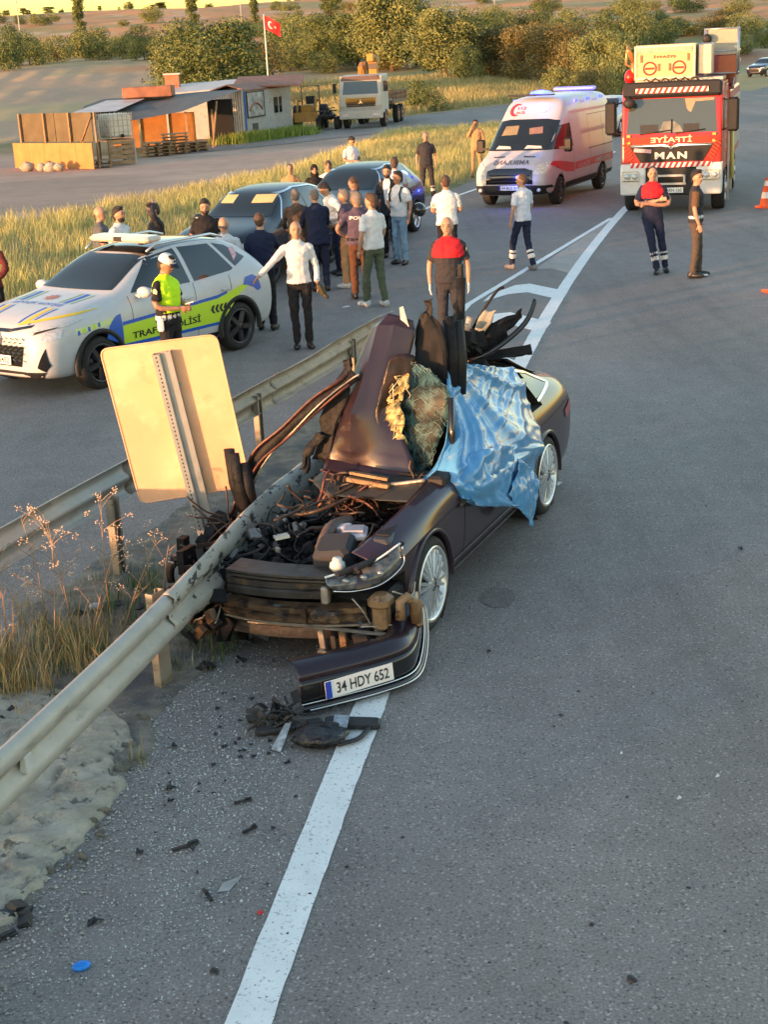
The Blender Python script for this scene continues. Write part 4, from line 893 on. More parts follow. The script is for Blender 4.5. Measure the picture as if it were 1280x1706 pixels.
b = MB(); b.box((0, 0, 0), (.05, .10, .09), taper=(.6, .7), bev=.005); o = b.build('reflector', mat('reflector_grey', (.5, .5, .47), .35), t); o.location = (-1.97-t.location.x+.09, 6.62-t.location.y, .60); o.rotation_euler = (0, 0, R(-15))
# far barrier of the wedge, seen from its back
t = empty('crash_barrier', (-1.8, 12.6, 0), 0, 'far steel crash barrier behind the tilted sign, glowing orange at its upper end', 'crash barrier')
B1 = [(-5.2, 3.2, .60), (-4.0, 6.6, .60), (-3.2, 8.9, .60), (-2.80, 10.05, .60), (-2.45, 11.0, .60), (-2.12, 11.85, .60)]
beam(t, rel(t, B1), [0]*6, GALV, -1)
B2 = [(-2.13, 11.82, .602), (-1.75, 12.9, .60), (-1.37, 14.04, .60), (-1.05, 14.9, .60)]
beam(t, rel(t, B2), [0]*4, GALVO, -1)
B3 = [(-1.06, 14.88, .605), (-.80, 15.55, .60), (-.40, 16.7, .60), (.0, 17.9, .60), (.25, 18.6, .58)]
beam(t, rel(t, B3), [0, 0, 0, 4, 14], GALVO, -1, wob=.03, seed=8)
for (x, y) in ((-2.20, 11.08), (-1.27, 14.52), (-.30, 17.2), (-3.5, 7.7)): post(t, x-t.location.x, y-t.location.y, R(-18), GALVO, .70)
# ------------------------------------------------------------ median ground: dusty old asphalt, soil and cracked concrete
SOIL = mat('gravelly_soil', (.17, .14, .105), .95, var=.25, scale=6, bump=1.0, bscale=35, c2=(.22, .19, .15)); wear(SOIL, (.09, .09, .09), 2.2, .48, .62); wear(SOIL, (.34, .31, .27), 60, .62, .68)
Yr = np.arange(2.6, 17.6, .09); V = []; F = []
xl = lambda y: np.interp(y, [2, 6.6, 10.05, 11.85, 14.04, 17.9], [-5.5, -4.05, -2.95, -2.28, -1.5, -.15])
xr = lambda y: np.interp(y, [2, 5, 6.5, 8.6, 10.4, 12.2, 17.9], [-2.6, -2.0, -1.75, -1.35, -.9, -.4, .12])
NX = 26
for i, y in enumerate(Yr):
    a = xl(y)+(fbm(y*2, 1.3, 3, 2)-.5)*.25; b_ = xr(y)+(fbm(y*2.3, 7.7, 3, 5)-.5)*.35
    for k in range(NX+1):
        u = k/NX; x = a+(b_-a)*u; e = min(u, 1-u)*2
        z = .006+.045*min(1, e*2.2)*fbm(np.array(x*3), np.array(y*3), 4, 14)*np.clip((13-y)/3, .12, 1)
        V.append((x, y, z if 0 < k < NX else -.02))
for i in range(len(Yr)-1):
    for k in range(NX): F.append((i*(NX+1)+k, i*(NX+1)+k+1, (i+1)*(NX+1)+k+1, (i+1)*(NX+1)+k))
tag(link('median_soil', mesh_from('median_soil', V, F, [SOIL], smooth=True)), kind='structure')
CONC = mat('crumbling_concrete', (.38, .34, .265), .9, var=.22, scale=7, bump=1.0, bscale=26); wear(CONC, (.12, .11, .09), 9, .58, .64); wear(CONC, (.22, .20, .17), 2.4, .54, .70)
V = []; F = []; Yc = np.arange(3.4, 9.0, .035); NX = 44
for i, y in enumerate(Yc):
    rb = np.interp(y, [3.4, 5.2, 6.3, 6.86, 7.4, 7.9, 8.35, 9.0], [-2.55, -2.25, -1.92, -1.72, -1.62, -1.56, -1.68, -2.2])+(fbm(y*3.1, 2.2, 4, 77)-.5)*.34
    lb = np.interp(y, [3.4, 9.0], [-3.6, -2.6])
    for k in range(NX+1):
        u = k/NX; x = lb+(rb-lb)*u; h = .075*min(1, (1-u)*7)**.5*min(1, (9.0-y)/.5, (y-3.35)/.3)
        r_ = fbm(np.array(x*9), np.array(y*9), 4, 31); cr = abs(fbm(np.array(x*3.3), np.array(y*3.3), 3, 66)-.5)
        z = h*(.35+1.1*r_+.5*(float(fbm(np.array(x*22), np.array(y*22), 2, 88))-.5))-(.03 if cr < .014 else 0)+.004
        V.append((x, y, z if k < NX else -.02))
for i in range(len(Yc)-1):
    for k in range(NX): F.append((i*(NX+1)+k, i*(NX+1)+k+1, (i+1)*(NX+1)+k+1, (i+1)*(NX+1)+k))
tag(link('concrete_haunch', mesh_from('concrete_haunch', V, F, [CONC], smooth=True)), kind='structure')
# loose lumps along the broken edge
LUMP = []
for s in range(4):
    b = MB(); rr2 = random.Random(s); b.ell((0, 0, 0), (1, .7, .45), n=7, m=5, disp=lambda i, k: (rr2.random()-.5)*.6); LUMP.append(b.mesh('concrete_lump', CONC))
lr = random.Random(5)
# fine gravel spilled along the edge
qg = np.random.RandomState(44); Ng = 5200; gy = 4.6+qg.rand(Ng)*5.6; gx = np.interp(gy, [4.6, 6.3, 6.86, 7.4, 7.9, 8.35, 10.2], [-2.1, -1.78, -1.6, -1.50, -1.45, -1.5, -1.25])+qg.randn(Ng)*.16+np.where(qg.rand(Ng) < .3, qg.randn(Ng)*.5-.5, 0)
gs_ = .003+.010*qg.rand(Ng)**3; gz = np.where(gx < np.interp(gy, [3.4, 6.3, 8.3, 9], [-2.5, -1.95, -1.7, -3]), .055, .006); Bg = np.stack([gx, gy, gz], 1); Vg = []
for (ax_, ay_, az_) in ((1, 0, 0), (0, 1, 0), (-1, 0, 0), (0, -1, 0), (0, 0, .8), (0, 0, -.5)): Vg.append(Bg+np.array([ax_, ay_, az_])*gs_[:, None]*(.6+.7*qg.rand(Ng, 3)))
Vg = np.stack(Vg, 1).reshape(-1, 3); kg = np.arange(Ng)*6; Fg = np.concatenate([np.stack([kg+a, kg+(a+1) % 4, kg+4], 1) for a in range(4)])
tag(link('gravel', big_mesh('gravel', Vg, Fg, [mat('gravel_stone', (.26, .25, .23), .9, var=.5, scale=40, c2=(.40, .37, .31))])), kind='stuff')
for k in range(34):
    y = lr.uniform(6.2, 8.5); rb = np.interp(y, [6.3, 6.86, 7.4, 7.9, 8.35, 9.0], [-1.92, -1.72, -1.62, -1.56, -1.68, -2.2])
    o = link('concrete_lump', LUMP[k % 4]); o.location = (rb+lr.gauss(-.03, .10), y, .012); q = lr.uniform(.012, .045); o.scale = (q, q, q); o.rotation_euler = (lr.random(), lr.random(), lr.random()*6)
    tag(o, 'khaki concrete crumb broken off the haunch beneath the near crash barrier', 'concrete lump', 'concrete crumbs along the broken haunch')
# ------------------------------------------------------------ tilted road sign seen from behind
t = empty('road_sign', (-1.40, 11.0, 0), 0, 'bare metal back of a tilted road sign on a perforated post between the barriers', 'road sign')
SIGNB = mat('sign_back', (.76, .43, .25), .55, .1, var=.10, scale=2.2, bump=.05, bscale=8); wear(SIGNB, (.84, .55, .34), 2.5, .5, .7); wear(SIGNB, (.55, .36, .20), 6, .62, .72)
cs = [(-2.13, 1.86), (-1.22, 1.93), (-1.05, .70), (-1.94, .60)]
def rounded(c, r, n=5):
    out = []
    for i in range(4):
        p = Vector(c[i]); a = (Vector(c[i-1])-p).normalized(); b_ = (Vector(c[(i+1) % 4])-p).normalized()
        for k in range(n+1):
            t_ = k/n; out.append(tuple(p+a*r*(1-t_)**2+b_*r*t_**2))
    return out
b = MB(); pr = rounded(cs, .07); M = Matrix(((1, 0, 0, -t.location.x), (0, 0, 1, .030), (0, 1, 0, 0), (0, 0, 0, 1)))
b.prism([(x, z) for x, z in pr], .006, M); b.build('panel', SIGNB, t)
b = MB(); rim_ = [Vector((x-t.location.x, .030, z)) for x, z in pr]; b.tube(rim_+[rim_[0]], .007, 6, False); b.build('panel_edge', SIGNB, t)
# face towards the other carriageway
b = MB(); b.prism([(x*.97-.05, z*.97+.04) for x, z in pr], .002, Matrix(((1, 0, 0, -t.location.x), (0, 0, 1, .037), (0, 1, 0, 0), (0, 0, 0, 1)))); b.build('sign_face', PBLUE, t)
POSTM = mat('post_steel', (.40, .42, .43), .4, .55, var=.08, scale=9)
p0 = Vector((-1.36+1.40, .0, -.05)); p1 = Vector((-1.645+1.40, .0, 1.82)); ax = (p1-p0).normalized(); sx = Vector((1, 0, 0)) - ax*ax.x; sx.normalize(); sy = Vector((0, 1, 0))
def chan(b, y0, y1, x0, x1):
    b.add([p0+sx*x0+sy*y0, p0+sx*x1+sy*y0, p0+sx*x1+sy*y1, p0+sx*x0+sy*y1, p1+sx*x0+sy*y0, p1+sx*x1+sy*y0, p1+sx*x1+sy*y1, p1+sx*x0+sy*y1], [(0, 3, 2, 1), (4, 5, 6, 7), (0, 1, 5, 4), (1, 2, 6, 5), (2, 3, 7, 6), (3, 0, 4, 7)])
b = MB(); chan(b, -.03, .028, .060, .066); chan(b, -.034, -.03, -.012, .066); chan(b, -.06, .028, -.075, -.068); chan(b, -.066, -.06, -.075, -.018); chan(b, -.06, -.034, -.018, -.012); chan(b, .022, .027, -.04, .035)
b.build('post', POSTM, t)
b = MB()
for k in range(50):
    c = p0+ax*(.25+.033*k)+sx*(-.046); b.add([c+sy*-.0675+sx*-.005+ax*-.007, c+sy*-.0675+sx*.005+ax*-.007, c+sy*-.0675+sx*.005+ax*.007, c+sy*-.0675+sx*-.005+ax*.007], [(0, 1, 2, 3)])
b.build('perforation', INK, t).__setitem__('kind', 'stuff')
b = MB()
for k in range(22):
    c = p0+ax*(1.0+.036*k)+sx*(-.085); 
    if k > 15: c += sx*(.005*(k % 2)); b.add([c+sy*.024+sx*-.004+ax*-.012, c+sy*.024+sx*.012+ax*-.012, c+sy*.024+sx*.004+ax*.012], [(0, 1, 2)])
b.build('torn_edge', INK, t).__setitem__('kind', 'stuff')
for z in (1.62, .92):
    c = p0+ax*z; b = MB(); b.box(tuple(c+sy*.026), (.16, .006, .04)); b.build('clamp', POSTM, t)
# ------------------------------------------------------------ wrecked saloon
MAROON = mat('maroon_paint', (.030, .012, .021), .30, .15, var=.05, coat=.5); 
MAROON2 = mat('crumpled_maroon', (.024, .013, .020), .34, .2, var=.12, scale=3, coat=.35, bump=.05, bscale=6)
TORN = mat('torn_black', (.013, .013, .015), .6, spec=.2, var=.4, scale=9, bump=.6, bscale=18)
BARE = mat('bare_metal', (.42, .36, .30), .45, .6, var=.3, scale=9, bump=.4, bscale=20)
BRONZE = mat('dirty_bronze', (.17, .10, .055), .5, .45, var=.5, scale=7, bump=.5, bscale=22); wear(BRONZE, (.04, .03, .025), 8, .5, .6)
ORANGEP = mat('ochre_plastic', (.26, .15, .07), .5, var=.3, scale=9, bump=.3, bscale=22); wear(ORANGEP, (.08, .05, .03), 12, .55, .62)
WIRE = mat('wire_red', (.10, .03, .02), .5, var=.4, scale=20)
t = empty('wrecked_car', (.055, 11.185, 0), R(-113.9), 'crushed dark maroon saloon with open engine bay and silver wheels, impaled on the crash barrier', 'car')
WR = t
def bx(c, d): b = MB(); b.box(c, d); return b
cuts = [bx((1.75, -.26, 1.10), (1.92, 1.94, 1.30)), bx((2.25, 0, .23), (.84, 2.4, .74)), bx((-.30, 0, 1.48), (2.32, 2.4, 1.05)), bx((-.25, 0, .93), (1.86, 1.50, 1.2)), bx((.65, -.95, .88), (4.1, .72, 1.4)), bx((2.15, .30, .78), (.75, .80, .50)), bx((.73, -.42, .90), (.34, .56, .76))]
me, bv = body_mesh(SEDAN, (1.39, -1.39), (.385, .335), mats_=[MAROON, UNDER], cuts=cuts, lv=3)
me.polygons.foreach_set('use_smooth', np.ones(len(me.polygons), bool))
if len(me.materials) < 2: me.materials.append(UNDER)
me.set_sharp_from_angle(angle=R(38))
link('body', me, t)
RIMW = mat('bright_alloy', (.66, .67, .68), .25, .7, var=.05)
wheel(t, 1.39, .80, .345, .225, .265, 'multi', RIMW, 1); wheel(t, -1.39, .80, .345, .225, .265, 'multi', RIMW, 1); wheel(t, -1.39, -.80, .345, .225, .265, 'multi', RIMW, -1)
for x in (1.39, -1.39): b = MB(); b.box((x, .60, .45), (.9, .2, .5)); 
decal(bv, [(-1.40, 1.02), (-1.36, 1.20), (-1.60, 1.15), (-1.86, 1.05)], 'L', 'quarter_window', GLASS, t, .004, .04)
seam(bv, [(-1.30, 1.28), (-1.62, 1.20), (-1.92, 1.05), (-1.40, 1.0)], 'L', t, .02, 'window_trim', CHROME, .007)
for s in ('L',):
    seam(bv, [(.72, .92), (.70, .7), (.74, .28)], s, t, .010); seam(bv, [(-.46, .9), (-.50, .3)], s, t, .010); seam(bv, [(-1.0, .95), (-.98, .62), (-.90, .32)], s, t, .010)
    seam(bv, [(.95, .27), (-.98, .27)], s, t, .030, 'sill_trim', CHROME, .010); seam(bv, [(.95, .36), (-.9, .36)], s, t, .012, 'door_trim', CHROME, .008)
    seam(bv, [(1.80, .80), (.8, .79), (-1.2, .81), (-2.3, .86)], s, t, .006, 'shoulder_crease', mat('maroon_edge', (.10, .05, .055), .25, .4), .003)
for s in (1,): arch_lip(t, 1.39, .905, .385, .335, MAROON, .02, 1, -8, 188); arch_lip(t, -1.39, .905, .385, .335, MAROON, .02, 1, -8, 188)
decal(bv, [(.78, .78), (.60, .76), (.62, .72), (.80, .73)], 'L', 'scrape', BARE, t, .004, .04)
decal(bv, [(-1.98, .78), (-2.30, .84), (-2.32, .76), (-2.02, .70)], 'L', 'tail_light', REDLAMP, t, .008, .04)
# wheel wells
b = MB()
for x in (1.39, -1.39): b.lathe([(.40, -.30), (.40, .0)], (x, .88, .335), 'Y', 24)
b.build('wheel_liner', UNDER, t).__setitem__('kind', 'stuff')
# fender top skin (left), headlight
def lin(P, n):
    out = []
    for a, b_ in zip(P[:-1], P[1:]):
        for k in range(n): out.append(np.array(a, float)+(np.array(b_, float)-np.array(a, float))*k/n)
    return out+[np.array(P[-1], float)]
def sheet(name, rows, m, par, wob=0.0, n=5, seed=0, thick=.004, sc=3.0, ndiv=5, label=None, hard=False):
    """smooth crumpled sheet through rows of control points"""
    ip = lin if hard else crom
    G1 = [ip(r_, n) for r_ in rows]; cols_ = list(zip(*G1)); G2 = [ip(c, ndiv) for c in cols_]; P = [[Vector(G2[j][i]) for j in range(len(G2))] for i in range(len(G2[0]))]
    for i, r_ in enumerate(P):
        for j, p in enumerate(r_):
            p += Vector([(float(fbm(np.array(i*.13*sc+seed), np.array(j*.13*sc+7*a), 3, seed+a))-.5)*wob for a in range(3)])
    b = MB(); b.grid(P, True); o = b.build(name, m, par, label)
    if hard: o.data.set_sharp_from_angle(angle=R(11))
    s = o.modifiers.new('thickness', 'SOLIDIFY'); s.thickness = thick; s.offset = 0; return o
sheet('front_wing', [[(.85, .76, .985), (.85, .90, .93), (.85, .935, .80)], [(1.2, .745, .955), (1.2, .885, .905), (1.2, .93, .77)], [(1.6, .72, .90), (1.6, .86, .85), (1.6, .925, .74)], [(1.92, .66, .83), (1.95, .82, .79), (1.90, .90, .70)], [(2.06, .60, .78), (2.10, .76, .745), (2.0, .875, .68)]], MAROON, t)
hl = [[(2.27, .50, .66), (2.20, .64, .70), (2.10, .79, .745), (1.93, .895, .815)], [(2.30, .52, .625), (2.24, .67, .645), (2.14, .82, .68), (1.94, .915, .75)], [(2.28, .57, .590), (2.23, .70, .595), (2.13, .84, .625), (1.95, .918, .70)]]
hlo = sheet('headlight', hl, mat('headlight_lens', (.030, .033, .036), .12, .0, var=.6, scale=18, coat=.6, c2=(.09, .095, .10)), t)
def strip3(par, name, P, r, m, n=6): b = MB(); b.tube([Vector(q) for q in crom(P, 5)], r, n); return b.build(name, m, par)
strip3(hlo, 'light_strip', [(2.28, .50, .672), (2.21, .64, .712), (2.11, .79, .757), (1.93, .90, .828)], .0075, mat('drl_white', (.8, .82, .85), .3))
strip3(hlo, 'light_strip', [(2.29, .56, .585), (2.245, .70, .585), (2.145, .85, .615), (1.955, .925, .69), (1.935, .915, .81)], .0055, CHROME)
for y, x in ((.64, 2.255), (.74, 2.20), (.83, 2.13)): b = MB(); b.ell((x, y, .650+.03*(y-.64)/.2), (.014, .030, .022), n=12); b.build('projector', mat('projector_grey', (.25, .27, .29), .15, .4, var=.2), hlo)
# cowl, scuttle, A-pillar stump, door tops under the film
sheet('cowl_panel', [[(.78, -.2, .93), (.80, .3, .93), (.80, .88, .96)], [(.98, -.2, .90), (1.02, .4, .90), (1.05, .80, .95)], [(1.15, 0, .86), (1.20, .45, .87), (1.30, .78, .91)]], mat('scuttle_grey', (.035, .037, .035), .55, var=.2), t, .02)
strip3(t, 'scuttle_edge', [(1.02, .28, .915), (.98, .48, .93), (.95, .70, .965)], .016, BARE)
b = MB(); b.box((.05, .80, .96), (1.9, .14, .10), bev=.02); b.box((-.2, .78, .7), (1.5, .2, .5)); b.build('door_top', BLACKPL, t)
# engine bay contents
eb = random.Random(42)
def clutter(name, m, n, f, seed):
    q = random.Random(seed); b = MB()
    for _ in range(n): f(b, q)
    o = b.build(name, m, t); o['kind'] = 'stuff'; return o
def hose(b, q):
    x, y, z = q.uniform(.9, 2.1), q.uniform(-.45, .62), q.uniform(.50, .72); P = [Vector((x, y, z))]; d = Vector((q.uniform(-1, 1), q.uniform(-1, 1), q.uniform(-.4, .5))).normalized()
    for _ in range(6): d = (d+Vector((q.uniform(-.6, .6), q.uniform(-.6, .6), q.uniform(-.4, .4)))).normalized(); P.append(P[-1]+d*.06)
    b.tube([Vector(p) for p in crom(P, 3)], q.choice([.004, .005, .007, .012]), 6)
def chunk(b, q): b.box((q.uniform(.9, 2.1), q.uniform(-.5, .62), q.uniform(.46, .66)), (q.uniform(.02, .10), q.uniform(.02, .10), q.uniform(.02, .09)), rot=(q.uniform(-.5, .5), q.uniform(-.5, .5), q.uniform(0, 3)), bev=.008)
clutter('engine_block', TORN, 210, chunk, 1); clutter('hoses', BLACKPL, 70, hose, 2)
clutter('engine_casting', mat('cast_alloy', (.22, .21, .20), .45, .5, var=.3, scale=20), 22, lambda b, q: b.box((q.uniform(1.0, 2.0), q.uniform(-.5, .5), q.uniform(.6, .72)), (q.uniform(.02, .09), q.uniform(.02, .09), q.uniform(.02, .05)), rot=(q.random(), q.random(), q.random()*3), bev=.006), 3)
def rear_hose(b, q):
    x, y, z = q.uniform(.85, 1.3), q.uniform(-.15, .55), q.uniform(.66, .85); P = [Vector((x, y, z))]; d = Vector((q.uniform(-1, .4), q.uniform(-1, 1), q.uniform(-.2, .9))).normalized()
    for _ in range(5): d = (d+Vector((q.uniform(-.6, .6), q.uniform(-.6, .6), q.uniform(-.5, .4)))).normalized(); P.append(P[-1]+d*.06)
    b.tube([Vector(p) for p in crom(P, 3)], q.choice([.004, .006, .010]), 6)
clutter('firewall_hoses', mat('brown_loom', (.055, .032, .02), .5, var=.6, scale=14), 34, rear_hose, 4)
clutter('wiring', WIRE, 14, rear_hose, 6)
b = MB(); b.box((1.45, .1, .47), (1.4, 1.3, .03)); b.build('engine_tray', UNDER, t)
b = MB(); b.box((1.93, .42, .73), (.30, .28, .15), rot=(R(6), R(14), R(12)), bev=.03, taper=(.92, .92)); b.build('air_filter_box', mat('matt_black', (.03, .03, .033), .7, var=.1), t)
b = MB(); b.box((1.76, .74, .79), (.34, .14, .12), rot=(0, R(5), R(4)), bev=.02); b.build('fuse_box', mat('fuse_black', (.05, .05, .055), .5, var=.2), t)
b = MB(); b.box((1.76, .74, .856), (.20, .10, .012), rot=(0, R(5), R(4)), bev=.004); b.build('fuse_box_lid', BLACKPL, t)
b = MB(); b.box((1.74, .48, .80), (.20, .18, .05), rot=(0, R(4), R(20)), bev=.015); b.box((1.74, .48, .832), (.13, .14, .02), rot=(0, 0, R(20)), bev=.005); b.box((1.66, .36, .80), (.08, .12, .05), rot=(.2, .1, 0), bev=.01); b.build('engine_control_unit', mat('silver_unit', (.50, .50, .56), .35, .4, var=.15, scale=14), t)
b = MB(); b.lathe([(.001, .085), (.03, .085), (.035, .06), (.05, .05), (.055, .02), (.04, 0)], (2.14, .53, .68), n=14); b.build('washer_cap', mat('cap_white', (.6, .6, .56), .5), t)
b = MB(); b.box((1.72, -.10, .72), (.17, .10, .02), rot=(.1, -.2, .6)); b.build('alloy_shard', mat('shard_white', (.5, .49, .44), .4), t)
strip3(t, 'intake_hose', [(1.9, .30, .72), (1.7, .28, .80), (1.45, .30, .78), (1.35, .15, .70)], .048, mat('intake_brown', (.09, .06, .05), .5, var=.4, scale=12), 12)
strip3(t, 'strut_bar', [(1.25, -.35, .70), (1.35, .0, .80), (1.05, .25, .88)], .014, mat('brown_loom', (.13, .07, .035)), 6)
strip3(t, 'bonnet_stay', [(1.62, -.20, .80), (1.28, -.02, .84), (1.0, .18, .92)], .010, mat('brown_loom', (.13, .07, .035)), 6)
b = MB(); b.box((2.16, .72, .74), (.40, .05, .03), rot=(0, R(8), R(-38)), bev=.01); b.box((2.05, .80, .77), (.46, .04, .03), rot=(0, R(8), R(-22)), bev=.01); b.build('slam_panel_arm', BLACKPL, t)
# front end: radiator carrier, crash beam, brackets
def bar(name, m, y0, y1, x, z, dx, dz, bow=.05, sag=.0, par=None):
    P = []; n = 12; b = MB()
    for k in range(n+1):
        u = k/n; y = y0+(y1-y0)*u; xx = x-bow*(u-.35)**2*4; P.append((xx, y, z+sag*math.sin(u*3.1)))
    rows = []
    for p in P: rows.append([(p[0]-dx/2, p[1], p[2]-dz/2), (p[0]+dx/2, p[1], p[2]-dz*.42), (p[0]+dx/2, p[1], p[2]-dz*.1), (p[0]+dx*.32, p[1], p[2]), (p[0]+dx/2, p[1], p[2]+dz*.1), (p[0]+dx/2, p[1], p[2]+dz*.42), (p[0]-dx/2, p[1], p[2]+dz/2)])
    b.grid(rows, False, True); b.add([], []); return b.build(name, m, par or t)
GRUB = mat('grubby_black', (.035, .030, .026), .5, var=.5, scale=6, bump=.4, bscale=16); wear(GRUB, (.16, .09, .045), 5, .60, .72)
bar('slam_panel', GRUB, -.24, .62, 2.20, .645, .22, .05)
bar('radiator_top', GRUB, -.26, .50, 2.25, .545, .06, .13)
b = MB(); b.box((2.27, .49, .545), (.05, .05, .12), bev=.008); b.build('radiator_end', BARE, t)
bar('crash_beam', BRONZE, -.28, .74, 2.30, .40, .10, .12, .10)
bar('crash_beam_edge', BARE, -.28, .80, 2.33, .335, .03, .014, .10)
bar('radiator', GRUB, -.26, .46, 2.22, .26, .05, .17)
bar('lower_edge', BARE, -.1, .9, 2.30, .30, .03, .012, .03, .02)
for (y, z, h, m, w) in ((.44, .22, .18, BARE, .045), (.60, .20, .20, ORANGEP, .05), (.53, .18, .16, GRUB, .04)): b = MB(); b.box((2.26, y, z), (.03, w, h), rot=(R(4), R(3), 0), bev=.005); b.cyl((2.28, y-.02, z-h/2), (2.28, y+.03, z-h/2), .03, 10); b.build('hanging_bracket', m, t)
b = MB(); b.box((2.31, .15, .405), (.05, .08, .10), bev=.01); b.build('beam_pad', mat('pad_grey', (.10, .10, .09), .7), t)
b = MB(); b.box((2.31, .50, .41), (.08, .22, .09), bev=.02); b.box((2.33, .36, .41), (.05, .03, .11)); b.build('crush_can', BRONZE, t)
q = random.Random(3)
b = MB(); b.box((2.16, .84, .50), (.16, .15, .10), bev=.03); b.box((2.16, .84, .40), (.12, .10, .20), bev=.02); b.build('lamp_carrier', ORANGEP, t)
b = MB(); b.tube([(2.15, .97, .38), (2.14, .97, .50), (2.10, 1.0, .52), (2.07, 1.04, .48), (2.05, 1.04, .33)], .035, 8); b.box((2.02, 1.03, .38), (.06, .09, .20), bev=.02); b.build('washer_tank', ORANGEP, t)
b = MB(); b.box((2.18, .70, .24), (.10, .13, .10), rot=(.2, .1, .2), bev=.02); b.tube([(2.2, .70, .36), (2.2, .71, .28)], .02, 8); b.build('horn', mat('horn_dark', (.05, .05, .05), .5, var=.3), t)
b = MB(); b.box((1.95, .62, .35), (.4, .5, .35), bev=.03); b.build('inner_wing', TORN, t)
for P_ in ([(2.30, .75, .36), (2.15, .9, .33), (2.0, 1.0, .34)], [(2.2, .80, .30), (2.1, .95, .24), (1.95, 1.02, .22)], [(2.1, .9, .55), (2.02, 1.0, .50), (1.9, .98, .55)], [(2.22, .66, .52), (2.24, .74, .45), (2.2, .78, .33)]): strip3(t, 'loose_cable', P_, .006, BARE)
# crushed right-hand front corner (behind and below the barrier)
def junk(name, m, n, box, sz, seed, typ=0):
    q = random.Random(seed); b = MB()
    for _ in range(n):
        c = [q.uniform(box[2*i], box[2*i+1]) for i in range(3)]
        if typ == 0: b.box(c, (q.uniform(*sz), q.uniform(*sz), q.uniform(sz[0]*.2, sz[1]*.4)), rot=(q.random()*3, q.random()*3, q.random()*3))
        else:
            P = [Vector(c)]; d = Vector((q.uniform(-1, 1), q.uniform(-1, 1), q.uniform(-1, 1))).normalized()
            for _ in range(5): d = (d+Vector((q.uniform(-.5, .5), q.uniform(-.5, .5), q.uniform(-.5, .5)))).normalized(); P.append(P[-1]+d*sz[1])
            b.tube([Vector(p) for p in crom(P, 2)], sz[0], 5)
    o = b.build(name, m, t); o['kind'] = 'stuff'; return o
junk('crushed_corner', TORN, 46, (1.6, 2.35, -.75, -.30, .15, .55), (.04, .20), 11)
junk('crushed_metal', BRONZE, 22, (1.9, 2.35, -.62, -.28, .2, .5), (.03, .13), 12)
junk('crushed_strips', BARE, 12, (2.0, 2.3, -.55, -.28, .2, .45), (.006, .05), 13, 1)
junk('crushed_side', TORN, 70, (.5, 1.7, -1.15, -.62, .08, .50), (.05, .24), 14)
junk('side_loom', mat('brown_loom', (.13, .07, .035)), 18, (.5, 1.6, -1.05, -.7, .3, .6), (.008, .07), 15, 1)
b = MB(); b.tube([(1.45+.02*math.cos(a), -1.12+.12*math.cos(a), .20+.16*math.sin(a)) for a in np.linspace(.4, 3.4, 14)], .03, 8); b.build('torn_arch_liner', TORN, t)
# the peeled right-hand door frame arching up beside the barrier
def arc_band(name, off, r, m, n=6, j=.0, seed=1):
    q = random.Random(seed); P = [(.95, -.92, .55), (.92, -.80, .80), (.90, -.66, 1.05), (.86, -.44, 1.26), (.80, -.20, 1.45), (.72, -.04, 1.58), (.66, .06, 1.66)]
    P = [(x+off[0]+q.uniform(-j, j), y+off[1]+q.uniform(-j, j), z+off[2]+q.uniform(-j, j)) for x, y, z in P]; b = MB(); b.tube([Vector(p) for p in crom(P, 5)], r, n, flat=(1, 1.8)); return b.build(name, m, t)
arc_band('door_frame', (0, 0, 0), .030, TORN); arc_band('frame_seal', (.03, -.03, .035), .009, mat('seal_maroon', (.06, .022, .02), .4, .2, var=.5, scale=20), 6, .022, 2)
arc_band('frame_strip', (.03, .03, .0), .004, BARE, 5, .03, 3); arc_band('frame_strip', (.05, .0, -.05), .006, WIRE, 5, .035, 4)
sheet('torn_pillar', [[(.75, -.30, .98), (.75, -.18, .96)], [(.72, -.20, 1.30), (.72, -.10, 1.28)], [(.66, -.10, 1.60), (.66, .02, 1.60)], [(.62, -.06, 1.76), (.62, .02, 1.78)]], TORN, t, .10, thick=.03, seed=5)
sheet('torn_pillar', [[(.85, -.36, .95), (.85, -.30, .93)], [(.8, -.33, 1.1), (.8, -.26, 1.1)], [(.78, -.22, 1.22), (.78, -.15, 1.2)]], TORN, t, .08, thick=.025, seed=6)
for P_ in ([(1.0, -.80, .62), (1.0, -.86, .85), (1.0, -.88, 1.12)], [(1.05, -.74, .6), (1.05, -.80, .9), (1.04, -.82, 1.10)], [(1.0, -.70, .62), (1.02, -.72, .8), (1.0, -.75, 1.02)]): b = MB(); b.tube(P_, .024, 6, flat=(1, 2)); b.build('torn_upright', TORN, t)
# bonnet thrown up like a tent
HB = sheet('bonnet', [
 [(.80, -.18, .88), (.82, .05, .86), (.82, .30, .85), (.80, .56, .85)],
 [(.83, -.18, .97), (.86, .05, .95), (.86, .30, .93), (.83, .55, .91)],
 [(.76, -.18, 1.02), (.78, .05, 1.0), (.78, .30, .975), (.75, .53, .955)],
 [(.73, -.17, 1.12), (.80, .05, 1.10), (.74, .27, 1.10), (.70, .50, 1.06)],
 [(.66, -.07, 1.39), (.78, .06, 1.38), (.70, .21, 1.37), (.62, .35, 1.34)],
 [(.53, .01, 1.71), (.62, .14, 1.71), (.56, .27, 1.71), (.46, .42, 1.72)],
 [(.42, .10, 1.96), (.47, .18, 1.99), (.45, .30, 1.99), (.38, .44, 1.95)],
 [(.38, .17, 2.05), (.40, .24, 2.07), (.39, .32, 2.06), (.36, .42, 2.02)]], MAROON2, t, .022, n=6, ndiv=6, seed=2, sc=1.3, hard=True)
